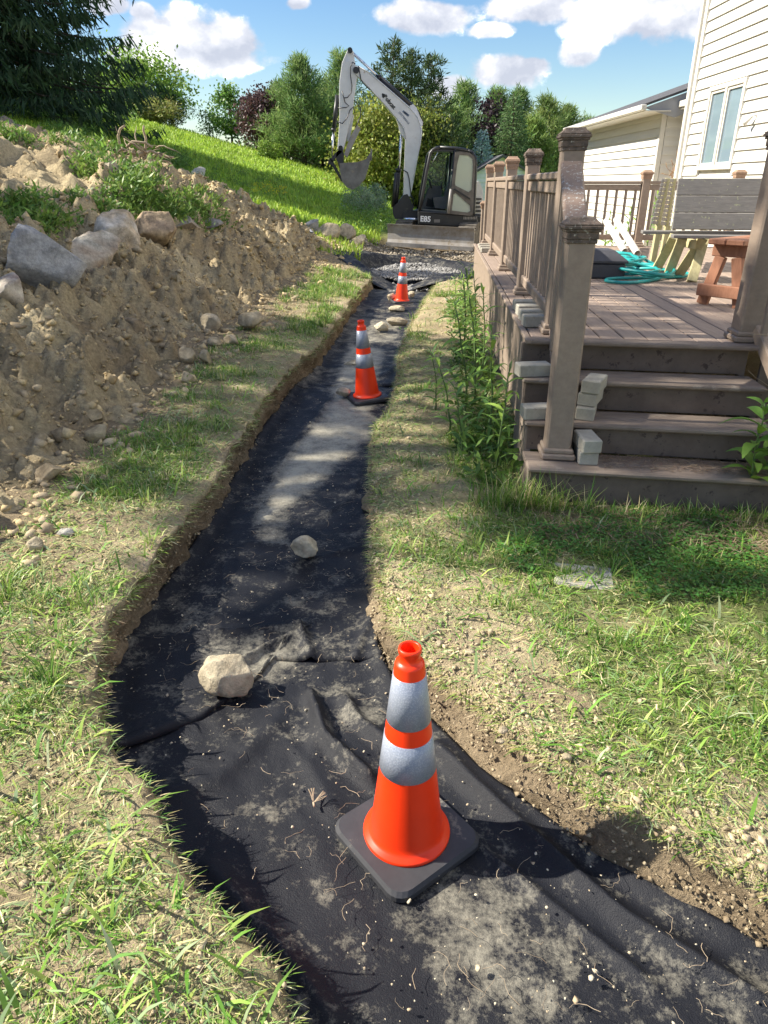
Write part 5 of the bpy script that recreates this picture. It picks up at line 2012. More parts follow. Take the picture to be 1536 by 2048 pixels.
    def inside(p, poly):
        c_ = False
        n_ = len(poly)
        for i in range(n_):
            x1, y1 = poly[i]
            x2, y2 = poly[(i + 1) % n_]
            if (y1 > p[1]) != (y2 > p[1]) and p[0] < (x2 - x1) * (p[1] - y1) / (y2 - y1) + x1:
                c_ = not c_
        return c_
    polys = [[(P(x, y, yd).x, P(x, y, yd).z) for x, y in q] for q in (up_w, low_w)]
    kill = [f for f in bm.faces if any(inside((f.calc_center_median().x, f.calc_center_median().z), q) for q in polys)]
    bmesh.ops.delete(bm, geom=kill, context='FACES_ONLY')
    r_ = bmesh.ops.extrude_face_region(bm, geom=list(bm.faces))
    bmesh.ops.translate(bm, vec=(0, 0.05, 0), verts=[v for v in r_['geom'] if isinstance(v, bmesh.types.BMVert)])
    bmesh.ops.recalc_face_normals(bm, faces=list(bm.faces))
    me = bpy.data.meshes.new('door')
    bm.to_mesh(me)
    bm.free()
    door = link('door', me, M['xdoor'], t)
    for q in (up_w, low_w):
        MB().prism([P(x, y, yd + 0.02) for x, y in q], (0, 0.008, 0)).build('door_pane', M['cabglass2'], door)
    MB().tube([P(x, y, yd - 0.01) for x, y in [(902, 378), (899, 402), (896, 427)]], 0.035, 8).build('door_edge', M['steel'], door)
    MB().bar(P(908, 378, yd - 0.02), P(940, 398, yd - 0.02), 0.03, 0.04).build('door_handle', K, door)
    # turntable and tracks, turned a little
    e1 = Vector((0.95, -0.314, -0.03)).normalized()
    e2 = Vector((-0.314, -0.95, 0))
    c0 = Vector((1.18, 19.28, 0.06))
    MB().lathe([(0.55, 0), (0.62, 0.05), (0.62, 0.30), (0.0, 0.30)], c0 - e2 * 1.65 + EZ * 0.42, 28).build('turntable', K, t)
    MB().bar(c0 - e2 * 1.7 - e1 * 0.8 + EZ * 0.36, c0 - e2 * 1.7 + e1 * 0.8 + EZ * 0.36, 0.9, 0.25, bev=0.03).build('cross_frame', K, t)
    for s in (-1, 1):
        o_ = c0 + e1 * (0.86 * s) - e2 * 0.42
        tr = MB()
        ln, hh, wd = 2.7, 0.60, 0.45
        loop = []
        rr = hh / 2
        for k in range(13):
            a = math.pi / 2 + math.pi * k / 12
            loop.append((rr + rr * math.cos(a), rr + rr * math.sin(a)))
        for k in range(13):
            a = -math.pi / 2 + math.pi * k / 12
            loop.append((ln - rr + rr * math.cos(a), rr + rr * math.sin(a)))
        tr.prism([o_ - e2 * x + EZ * z - e1 * (wd / 2) for x, z in loop], e1 * wd)
        tk = tr.build('track', M['trackrub'], t)
        per = []
        for i in range(len(loop)):
            a, b = Vector(loop[i]), Vector(loop[(i + 1) % len(loop)])
            n_ = max(1, int((b - a).length / 0.13))
            for k in range(n_):
                per.append(a.lerp(b, k / n_))
        lug = MB().box((0, 0, 0), (wd + 0.02, 0.05, 0.05), None, 0.01).mesh('track_lug')
        lug.materials.append(M['trackrub'])
        for i, q in enumerate(per):
            nx = per[(i + 1) % len(per)] - per[i - 1]
            ob = bpy.data.objects.new('track_lug', lug)
            col.objects.link(ob)
            z_ = (e2 * nx.y * 1 + EZ * nx.x).normalized() if True else EZ
            y_ = (-e2 * nx.x + EZ * nx.y).normalized()
            x_ = y_.cross(z_).normalized()
            ob.parent = tk
            ob.matrix_local = Matrix.Translation(o_ - e2 * q.x + EZ * q.y) @ Matrix((x_, y_, z_)).transposed().to_4x4()
        MB().lathe([(0.0, 0), (0.2, 0), (0.2, 0.04), (0.0, 0.04)], (0, 0, 0), 16)
    # dozer blade, curved
    bl = MB()
    prof = [(0.10, -0.02), (0.03, 0.04), (-0.01, 0.15), (-0.02, 0.29), (0.01, 0.43), (0.06, 0.52)]
    h0 = 2.30
    V = []
    for q, z in prof:
        for a in (-h0 / 2, h0 / 2):
            V.append(c0 + e1 * a + e2 * q + EZ * (z + 0.02 - 0.0 * a))
    for q, z in prof:
        for a in (-h0 / 2, h0 / 2):
            V.append(c0 + e1 * a + e2 * (q - 0.05) + EZ * (z + 0.02))
    n_ = len(prof)
    F = []
    for i in range(n_ - 1):
        F.append([2 * i, 2 * i + 1, 2 * i + 3, 2 * i + 2])
        F.append([2 * n_ + 2 * i + 2, 2 * n_ + 2 * i + 3, 2 * n_ + 2 * i + 1, 2 * n_ + 2 * i])
        for s in (0, 1):
            F.append([2 * i + s, 2 * i + 2 + s, 2 * n_ + 2 * i + 2 + s, 2 * n_ + 2 * i + s])
    F.append([2 * (n_ - 1), 2 * (n_ - 1) + 1, 4 * n_ - 1, 4 * n_ - 2])
    F.append([0, 1, 2 * n_ + 1, 2 * n_])
    bl.add(V, F)
    bo = bl.build('dozer_blade', M['bladesteel'], t)
    bm = bmesh.new()
    bm.from_mesh(bo.data)
    bmesh.ops.recalc_face_normals(bm, faces=bm.faces)
    bm.to_mesh(bo.data)
    bm.free()
    MB().bar(c0 - e1 * 1.16 + e2 * 0.09 + EZ * 0.05, c0 + e1 * 1.16 + e2 * 0.09 + EZ * 0.05, 0.03, 0.10).build('cutting_edge', S, bo)
    for s in (-1, 1):
        MB().bar(c0 - e2 * 0.08 + e1 * (0.45 * s) + EZ * 0.22, c0 - e2 * 1.1 + e1 * (0.45 * s) + EZ * 0.36, 0.12, 0.14, bev=0.01).build('blade_arm', K, bo)


excavator()


# ------------------------------------------------------------------ vegetation helpers
def leaf_quads(P, Dv, Nv, L_, W_, C):
    """rhombic leaves: P base points, Dv unit direction, Nv side direction"""
    P, Dv, Nv = np.asarray(P), np.asarray(Dv), np.asarray(Nv)
    L_ = np.asarray(L_)[:, None]
    W_ = np.asarray(W_)[:, None]
    a = P
    b = P + Dv * L_ * 0.45 + Nv * W_ * 0.5
    c = P + Dv * L_
    d = P + Dv * L_ * 0.45 - Nv * W_ * 0.5
    V = np.stack([a, b, c, d], 1).reshape(-1, 3)
    Q = np.arange(len(P) * 4).reshape(-1, 4)
    return V, Q, np.repeat(C, 4, 0)


def unit(v):
    return v / (np.linalg.norm(v, axis=1, keepdims=True) + 1e-9)


def rand_dirs(r, n):
    return unit(r.normal(size=(n, 3)))


def side(Dv, r):
    return unit(np.cross(Dv, rand_dirs(r, len(Dv))))


class LeafBag:
    def __init__(self):
        self.p = []

    def add(self, P, Dv, Nv, L_, W_, C):
        self.p.append(leaf_quads(P, Dv, Nv, L_, W_, C))

    def mesh(self, name):
        V = np.concatenate([q[0] for q in self.p])
        C = np.concatenate([q[2] for q in self.p])
        Q = np.arange(len(V)).reshape(-1, 4)
        return np_mesh(name, V, quads=Q, colr=C)


def vary(r, c, n, s=0.22, hue=0.06):
    k = np.clip(r.normal(1, s, (n, 1)), 0.45, 1.7)
    h = 1 + r.normal(0, hue, (n, 3))
    return np.clip(np.asarray(c)[None] * k * h, 0.004, 0.9)


def trunk(parent, base, H, r0, lean=(0, 0), seed=0, limbs=6, mat='bark', lo=0.25, spread=0.35, name='trunk'):
    rr = random.Random(seed)
    m = MB()
    pts = []
    for k in range(8):
        f = k / 7
        pts.append(Vector((base[0] + lean[0] * f + rr.uniform(-1, 1) * 0.012 * H * f, base[1] + lean[1] * f + rr.uniform(-1, 1) * 0.012 * H * f, base[2] - 0.25 + (H + 0.25) * f)))
    m.tube(pts, [r0 * (1 - 0.88 * k / 7) for k in range(8)], 8)
    for k in range(limbs):
        f = lo + (0.9 - lo) * (k + rr.random()) / limbs
        i = min(6, int(f * 7))
        p = pts[i].lerp(pts[i + 1], f * 7 - i)
        a = rr.uniform(0, 6.283)
        ln = H * spread * (1.1 - f * 0.7) * rr.uniform(0.7, 1.2)
        q = [p]
        for s in (0.35, 0.7, 1.0):
            q.append(p + Vector((math.cos(a) * ln * s, math.sin(a) * ln * s, ln * (0.55 * s + 0.15 * s * s))))
        m.tube(q, [r0 * (1 - f) * 0.5 + 0.01, r0 * (1 - f) * 0.36 + 0.008, r0 * (1 - f) * 0.2 + 0.006, 0.006], 6)
    return m.build(name, M[mat], parent)


def deciduous(name, label, base, H, Rx, Rz, c1, c2, seed, nclump=70, per=60, leaf=0.16, zc=0.6, r0=0.14, group='trees beyond the slope', gap=0.0, shape=1.0):
    r = np.random.default_rng(seed)
    t = thing(name, label, 'tree', base, group)
    trunk(t, base, H * 0.92, r0, seed=seed, limbs=9, lo=0.15, spread=0.3)
    bag = LeafBag()
    d = rand_dirs(r, nclump)
    rad = (0.35 + 0.65 * r.random(nclump)) ** 0.6
    cz = base[2] + H * zc
    cc = np.stack([d[:, 0] * Rx * rad, d[:, 1] * Rx * rad, d[:, 2] * Rz * rad], 1)
    # pear outline: narrower on top
    f = (cc[:, 2] / Rz + 1) / 2
    w = np.where(f > 0.45, 1 - shape * 0.55 * ((f - 0.45) / 0.55) ** 1.6, 0.75 + 0.25 * f / 0.45)
    cc[:, :2] *= w[:, None]
    cc += np.array([base[0], base[1], cz])
    for k in range(nclump):
        n = int(per * r.uniform(0.6, 1.4))
        s = Rx * r.uniform(0.16, 0.30)
        P = cc[k] + r.normal(size=(n, 3)) * np.array([s, s, s * 0.7])
        Dv = rand_dirs(r, n)
        Dv[:, 2] -= 0.35
        Dv = unit(Dv)
        base_c = np.asarray(c1) * (1 - r.random() * 1.0) + 0 * np.asarray(c1)
        mixf = r.random()
        base_c = np.asarray(c1) * mixf + np.asarray(c2) * (1 - mixf)
        bag.add(P, Dv, side(Dv, r), leaf * r.uniform(0.7, 1.3, n), leaf * 0.62 * r.uniform(0.7, 1.3, n), vary(r, base_c, n, 0.16))
    link('crown', bag.mesh('crown'), M['leaf'], t)
    return t


def spruce(name, label, base, H, Rad, c1, c2, seed, nbr=240, lo=0.02, droop=0.55, twig=0.45, per=26, leafw=0.05, group=None, power=0.8, hang=1.0, r0=0.2, up=0.25, cat='tree', sweep=None):
    r = np.random.default_rng(seed)
    t = thing(name, label, cat, base, group)
    trunk(t, base, H, r0, seed=seed, limbs=0)
    bag = LeafBag()
    bm = MB()
    f = lo + (0.985 - lo) * ((np.arange(nbr) + r.random(nbr)) / nbr) ** 0.9
    az = np.arange(nbr) * 2.39996 + r.random(nbr) * 0.5
    for k in range(nbr):
        ln = Rad * (1 - f[k]) ** power * r.uniform(0.78, 1.18) + 0.12
        if sweep is not None:
            ln *= sweep(az[k], f[k])
        h0 = base[2] + H * f[k]
        s = np.linspace(0.05, 1, 6)
        zz = -droop * ln * (s ** 1.2) * (1 - up * s ** 2) + 0.30 * ln * s * f[k]
        dirv = np.array([math.cos(az[k]), math.sin(az[k])])
        pts = np.stack([base[0] + dirv[0] * ln * s, base[1] + dirv[1] * ln * s, h0 + zz], 1)
        if k % 2 == 0:
            bm.tube([Vector(p) for p in pts], [0.022 * ln / 2 + 0.004] * 2 + [0.012 * ln / 2 + 0.003] * 2 + [0.005] * 2, 4, cap=False)
        n = max(6, int(per * ln / Rad * 2.2))
        u = 0.12 + 0.88 * r.random(n) ** 0.7
        P = np.stack([np.interp(u, s, pts[:, i]) for i in range(3)], 1)
        lat = np.array([-dirv[1], dirv[0], 0])
        sgn = np.where(r.random(n) < 0.5, 1, -1)
        spread = (0.12 + 0.26 * (1 - u)) * ln * r.random(n) * sgn
        P = P + lat[None] * spread[:, None]
        P[:, 2] -= 0.06 * np.abs(spread)
        Dv = np.stack([dirv[0] * 0.55 + lat[0] * sgn * 0.55, dirv[1] * 0.55 + lat[1] * sgn * 0.55, -hang * r.uniform(0.5, 1.3, n)], 1) + r.normal(size=(n, 3)) * 0.25
        Dv = unit(Dv)
        tl = twig * r.uniform(0.5, 1.25, n) * (0.55 + 0.45 * (1 - f[k]))
        mx = r.random()
        cc = np.asarray(c1) * mx + np.asarray(c2) * (1 - mx)
        C = vary(r, cc, n, 0.2)
        bag.add(P, Dv, side(Dv, r), tl, np.full(n, leafw) * r.uniform(0.8, 1.6, n), C)
        # second layer of finer needles standing off each twig
        m_ = n
        P2 = P + Dv * (tl * r.uniform(0.1, 0.8, n))[:, None]
        D2 = unit(Dv * 0.6 + rand_dirs(r, n))
        bag.add(P2, D2, side(D2, r), tl * 0.5, np.full(n, leafw * 0.9), C * 1.08)
    link('branches', bm.mesh('branches'), M['bark'], t)
    link('crown', bag.mesh('crown'), M['needle'], t)
    return t


def pine(name, label, base, H, Rad, c1, c2, seed, nbr=90, per=9, tuft=0.3, lo=0.08, group='trees beyond the slope', r0=0.16, power=0.75, need=9, w=0.022, rise=0.55):
    r = np.random.default_rng(seed)
    t = thing(name, label, 'tree', base, group)
    trunk(t, base, H, r0, seed=seed, limbs=0)
    bag = LeafBag()
    bm = MB()
    f = lo + (0.97 - lo) * ((np.arange(nbr) + r.random(nbr)) / nbr)
    az = np.arange(nbr) * 2.39996 + r.random(nbr) * 0.9
    for k in range(nbr):
        ln = Rad * (1 - f[k]) ** (power + 0.15) * r.uniform(0.35, 1.45) + 0.12
        h0 = base[2] + H * f[k]
        d = np.array([math.cos(az[k]), math.sin(az[k]), 0])
        s = np.linspace(0.05, 1, 5)
        pts = np.array([base[0], base[1], h0]) + d[None] * (ln * s)[:, None] + np.array([0, 0, 1])[None] * (rise * ln * s ** 1.8)[:, None]
        bm.tube([Vector(p) for p in pts], [0.03, 0.024, 0.018, 0.012, 0.006], 4, cap=False)
        n = max(3, int(per * (0.4 + ln / Rad)))
        u = 0.35 + 0.68 * r.random(n) ** 0.8
        C0 = np.stack([np.interp(u, s, pts[:, i]) for i in range(3)], 1) + r.normal(size=(n, 3)) * ln * np.array([0.13, 0.13, 0.07])
        mx = r.random()
        cc = np.asarray(c1) * mx + np.asarray(c2) * (1 - mx)
        m_ = n * need
        Pn = np.repeat(C0, need, 0) + r.normal(size=(m_, 3)) * tuft * 0.28
        Dv = unit(rand_dirs(r, m_) + d[None] * 0.5 + np.array([0, 0, 0.75])[None])
        bag.add(Pn, Dv, side(Dv, r), tuft * r.uniform(0.6, 1.2, m_), np.full(m_, w) * r.uniform(0.8, 1.7, m_), vary(r, cc, m_, 0.2))
    link('branches', bm.mesh('branches'), M['bark'], t)
    link('crown', bag.mesh('crown'), M['needle'], t)
    return t


def gz(x, y):
    return float(ground_z(x, y))


def tree_at(px, py_top, Y, base_z=None):
    """base point on the ground below column px at distance Y, and the height that reaches the pixel row"""
    top = at_y(px, py_top, Y)
    z = gz(top.x, Y) if base_z is None else base_z
    return (top.x, Y, z - 0.1), top.z - z + 0.1


SPR1, SPR2 = (0.062, 0.105, 0.04), (0.035, 0.07, 0.034)
# the big spruce at the top left and its neighbours outside the picture that shade the slope
b_ = (-14.6, 30.0, gz(-14.6, 30.0))
spruce('spruce_tree', 'huge dark drooping spruce filling the top left corner', b_, 19, 5.6, SPR1, SPR2, 201, 620, 0.015, 0.42, 0.64, 46, 0.066, 'spruces on the hill', 0.75, 1.2, 0.3, 0.62)
for i, (x, y, H, Rd) in enumerate([(-18.5, 25.5, 14, 4.0), (-18.8, 21.0, 12.5, 3.8), (-18.0, 17.2, 11.5, 3.2), (-11.2, 5.95, 15.2, 3.3), (-11.6, 8.6, 10.6, 2.9), (-17.5, 31.5, 16, 4.5)]):
    spruce('spruce_tree', ['spruce on the slope outside the left picture edge, next to the huge one', 'spruce outside the left edge, middle of the hillside row',
                           'spruce outside the left edge, lower end of the hillside row', 'tall spruce left of the camera that shades the stairs',
                           'shorter spruce left of the camera that shades the trench', 'spruce behind the huge one, outside the left edge'][i], (x, y, gz(x, y)), H, Rd, SPR1, SPR2, 210 + i, 150 if i not in (3, 4) else 105, 0.05, 0.45, 0.7, 30 if i not in (3, 4) else 20, 0.15 if i not in (3, 4) else 0.12, 'spruces on the hill', 0.85, 1.1, 0.22, 0.4)

LG1, LG2 = (0.27, 0.40, 0.07), (0.16, 0.27, 0.05)
b_, h_ = tree_at(272, 116, 54)
deciduous('maple_tree', 'round light green maple on the skyline beside the huge spruce', b_, h_, 3.2, h_ * 0.46, LG1, LG2, 301, 120, 70, 0.24, 0.56, 0.2, shape=0.8)
b_, h_ = tree_at(338, 186, 53)
pine('pine_tree', 'dark small pine at the right foot of the light green maple', b_, h_, 1.4, (0.05, 0.10, 0.03), (0.035, 0.075, 0.025), 302, 60, 8, 0.34)
for i, (px, top, w_) in enumerate([(262, 196, 1.1), (314, 192, 1.2), (296, 218, 0.9)]):
    b_, h_ = tree_at(px, top, 50)
    deciduous('shrub', ['left yellowish shrub below the light green maple', 'right yellowish shrub below the light green maple', 'low middle yellowish shrub below the maple'][i],
              b_, h_, w_, h_ * 0.45, (0.36, 0.36, 0.11), (0.26, 0.28, 0.08), 303 + i, 36, 50, 0.15, 0.52, 0.05, 'shrubs on the skyline', shape=0.6)
b_, h_ = tree_at(455, 168, 52)
deciduous('young_tree', 'slim bright green young tree with bare twigs on top, alone on the skyline', b_, h_, 1.15, h_ * 0.42, (0.17, 0.30, 0.06), (0.12, 0.23, 0.05), 310, 60, 46, 0.19, 0.55, 0.09, shape=0.6)
b_, h_ = tree_at(415, 218, 54)
deciduous('sapling', 'thin feathery sapling left of the slim young tree', b_, h_, 1.0, h_ * 0.42, (0.16, 0.25, 0.08), (0.13, 0.2, 0.07), 311, 30, 26, 0.15, 0.55, 0.04)
b_, h_ = tree_at(522, 180, 50)
deciduous('purple_maple', 'dark purple leaved maple on the skyline left of the big pines', b_, h_, 1.55, h_ * 0.5, (0.12, 0.065, 0.062), (0.075, 0.042, 0.05), 312, 90, 60, 0.2, 0.52, 0.12, shape=0.75)
PN1, PN2 = (0.27, 0.37, 0.12), (0.15, 0.25, 0.085)
b_, h_ = tree_at(600, 114, 48)
pine('pine_tree', 'tall bushy pine left of the excavator arm', b_, h_, 2.1, PN1, PN2, 320, 130, 13, 0.42, 0.03, w=0.035)
b_, h_ = tree_at(558, 165, 50)
pine('pine_tree', 'shorter pine behind the purple maple', b_, h_, 1.7, PN1, PN2, 321, 90, 11, 0.4, 0.03, w=0.035)
b_, h_ = tree_at(680, 105, 50)
pine('pine_tree', 'tall pine directly behind the excavator arm', b_, h_, 2.2, PN1, PN2, 322, 130, 13, 0.42, 0.03, w=0.035)
b_, h_ = tree_at(640, 170, 52)
pine('pine_tree', 'pine filling the gap between the two tall pines', b_, h_, 1.9, PN2, (0.05, 0.1, 0.04), 323, 90, 12, 0.42, 0.03, w=0.035)
# gnarled dark conifers and golden cedar behind the boom
CD1, CD2 = (0.085, 0.13, 0.045), (0.05, 0.085, 0.03)
for i, (px, top, Rd) in enumerate([(785, 76, 2.0), (823, 96, 1.7), (862, 108, 1.9)]):
    b_, h_ = tree_at(px, top, 40 + i)
    pine('gnarled_conifer', ['tallest gnarled dark conifer above the boom', 'gnarled dark conifer just right of the tallest', 'gnarled dark conifer above the cab'][i],
         b_, h_, Rd, CD1, CD2, 330 + i, 64, 9, 0.32, 0.1, 'gnarled conifers behind the boom', 0.16, 0.55, 12, 0.04, 0.12)
GC1, GC2 = (0.34, 0.37, 0.07), (0.21, 0.25, 0.05)
for i, (px, top, Rd) in enumerate([(735, 215, 1.7), (775, 190, 1.7), (832, 210, 1.8), (868, 200, 1.6)]):
    b_, h_ = tree_at(px, top, 37 + 0.5 * i)
    deciduous('golden_cedar', ['leftmost golden green cedar, behind the bucket', 'golden green cedar between arm and boom', 'golden green cedar right behind the boom', 'golden green cedar behind the cab roof'][i],
              b_, h_, Rd, h_ * 0.52, GC1 if i < 3 else (0.1, 0.14, 0.04), GC2 if i < 3 else (0.06, 0.09, 0.03), 340 + i, 110, 70, 0.17, 0.5, 0.1, 'golden cedars behind the boom', shape=0.9)
# row behind deck and garage
for i, (px, top, Y, Rd, c1, c2) in enumerate([(930, 166, 46, 2.3, PN1, PN2), (905, 215, 44, 1.9, PN1, PN2), (996, 178, 50, 2.5, (0.24, 0.34, 0.11), PN2), (1040, 178, 50, 2.2, (0.22, 0.31, 0.11), PN2), (1096, 196, 48, 2.6, (0.26, 0.33, 0.11), (0.17, 0.25, 0.08)), (1138, 214, 50, 2.4, (0.25, 0.32, 0.11), (0.17, 0.25, 0.08)), (1180, 240, 52, 2.2, PN1, PN2), (1070, 240, 46, 1.8, (0.17, 0.25, 0.05), PN1)]):
    b_, h_ = tree_at(px, top, Y)
    pine('pine_tree', ['tall pine behind the cab, standing above its neighbours', 'low pine between cab and tall pine', 'pine left of centre in the row behind the railing', 'pine in the middle of the row behind the railing',
                       'wide pale pine behind the tall deck post', 'pine behind the garage gutter end', 'rightmost pine, mostly behind the garage', 'bright low pine in front of the row by the deck post'][i], b_, h_, Rd, c1, c2, 350 + i, 120, 13, 0.42, 0.02, w=0.036)
b_, h_ = tree_at(978, 203, 45)
deciduous('purple_maple', 'dark purple leaved maple above the blue spruce', b_, h_, 1.3, h_ * 0.5, (0.06, 0.035, 0.04), (0.035, 0.022, 0.03), 360, 70, 55, 0.19, 0.55, 0.1)
b_, h_ = tree_at(1030, 188, 43)
spruce('spruce_tree', 'dense green spruce in the row behind the railing', b_, h_, 1.7, (0.17, 0.26, 0.10), (0.11, 0.19, 0.08), 361, 260, 0.02, 0.2, 0.30, 20, 0.05, 'trees beyond the slope', 0.7, 0.2, 0.12)
b_, h_ = tree_at(966, 258, 40)
spruce('blue_spruce', 'small pale blue spruce right of the cab', b_, h_, 1.0, (0.46, 0.60, 0.55), (0.32, 0.46, 0.44), 362, 200, 0.02, 0.15, 0.22, 16, 0.045, 'trees beyond the slope', 0.75, 0.1, 0.08)
# far trees closing the gaps along the skyline
for i in range(9):
    px = 560 + i * 78
    b_, h_ = tree_at(px, 262 + 14 * ((i * 7) % 3), 62)
    deciduous('far_tree', '%s tree from the left in the low dark far tree line' % ['first', 'second', 'third', 'fourth', 'fifth', 'sixth', 'seventh', 'eighth', 'ninth'][i], b_, h_, 3.4, h_ * 0.5, (0.13, 0.19, 0.07), (0.08, 0.13, 0.055), 380 + i, 40, 40, 0.42, 0.5, 0.15, 'far tree line')
# willow like shrub on the lawn by the excavator, and bright shrubs on the crest
for i, (px, py, w_, hh) in enumerate([(722, 428, 1.0, 0.85), (752, 425, 0.8, 0.95)]):
    p = march(px, py)
    deciduous('grey_shrub', ['left half of the grey green shrub pair on the lawn by the excavator', 'right, taller grey green shrub on the lawn by the excavator'][i], (p.x, p.y, p.z), hh, w_ * 0.55, hh * 0.5, (0.34, 0.42, 0.26), (0.22, 0.30, 0.17), 395 + i, 34, 60, 0.07, 0.5, 0.02, 'shrubs by the excavator', shape=0.5)
for i, (px, top) in enumerate([(528, 276), (548, 286)]):
    b_, h_ = tree_at(px, top, 44)
    deciduous('shrub', ['left bright green shrub on the crest below the purple maple', 'right bright green shrub on the crest below the purple maple'][i], b_, h_, 0.42, h_ * 0.5, (0.25, 0.36, 0.05), (0.18, 0.28, 0.05), 398 + i, 24, 40, 0.10, 0.5, 0.02, 'shrubs on the skyline')


# ------------------------------------------------------------------ grass
def blades(name, x, y, z, ln, wd, az, lean, C, label, mat='grass', curl=0.5, cat='grass'):
    n = len(x)
    P = np.stack([x, y, z], 1)
    d = np.stack([np.cos(az), np.sin(az), np.zeros(n)], 1)
    s = np.stack([-np.sin(az), np.cos(az), np.zeros(n)], 1)
    up = np.array([0, 0, 1.0])[None]
    l0 = (ln * 0.55)[:, None]
    l1 = (ln * 0.45)[:, None]
    a1 = lean[:, None]
    a2 = np.minimum(lean * (1 + curl) + 0.25 * curl, 1.75)[:, None]
    mid = P + l0 * (up * np.cos(a1) + d * np.sin(a1))
    tip = mid + l1 * (up * np.cos(a2) + d * np.sin(a2))
    w = wd[:, None] * 0.5
    V = np.stack([P - s * w, P + s * w, mid + s * w * 0.85, mid - s * w * 0.85, tip], 1).reshape(-1, 3)
    b = np.arange(n)[:, None] * 5
    Q = b + np.array([[0, 1, 2, 3]])
    T = b + np.array([[3, 2, 4]])
    me = np_mesh(name, V, quads=Q, tris=T, colr=np.repeat(C, 5, 0))
    o = link(name, me, M[mat])
    o['kind'] = 'stuff'
    return tag(o, label, cat)


GR = np.array([(0.075, 0.165, 0.022), (0.11, 0.21, 0.03), (0.17, 0.27, 0.045), (0.24, 0.31, 0.07)]) * 1.35
DRY = np.array([(0.46, 0.40, 0.20), (0.38, 0.33, 0.16), (0.52, 0.47, 0.28), (0.32, 0.30, 0.14), (0.27, 0.29, 0.12)]) * 1.35
PALEG = np.array([(0.20, 0.27, 0.13), (0.26, 0.32, 0.17), (0.15, 0.22, 0.09)]) * 1.35


def pick(r, pal, n):
    i = r.integers(0, len(pal), n)
    return pal[i] * np.clip(r.normal(1, 0.16, (n, 1)), 0.6, 1.5) * (1 + r.normal(0, 0.04, (n, 3)))


def in_deck(x, y):
    v = np.stack([x - D0.x, y - D0.y], 0)
    det = EX.x * EY.y - EX.y * EY.x
    a = (v[0] * EY.y - v[1] * EY.x) / det
    b = (EX.x * v[1] - EX.y * v[0]) / det
    return ((a > -0.19) & (b > -0.22) & (b < 8)) | ((a > -0.27) & (a < 1.25) & (b > -1.02) & (b < 0))


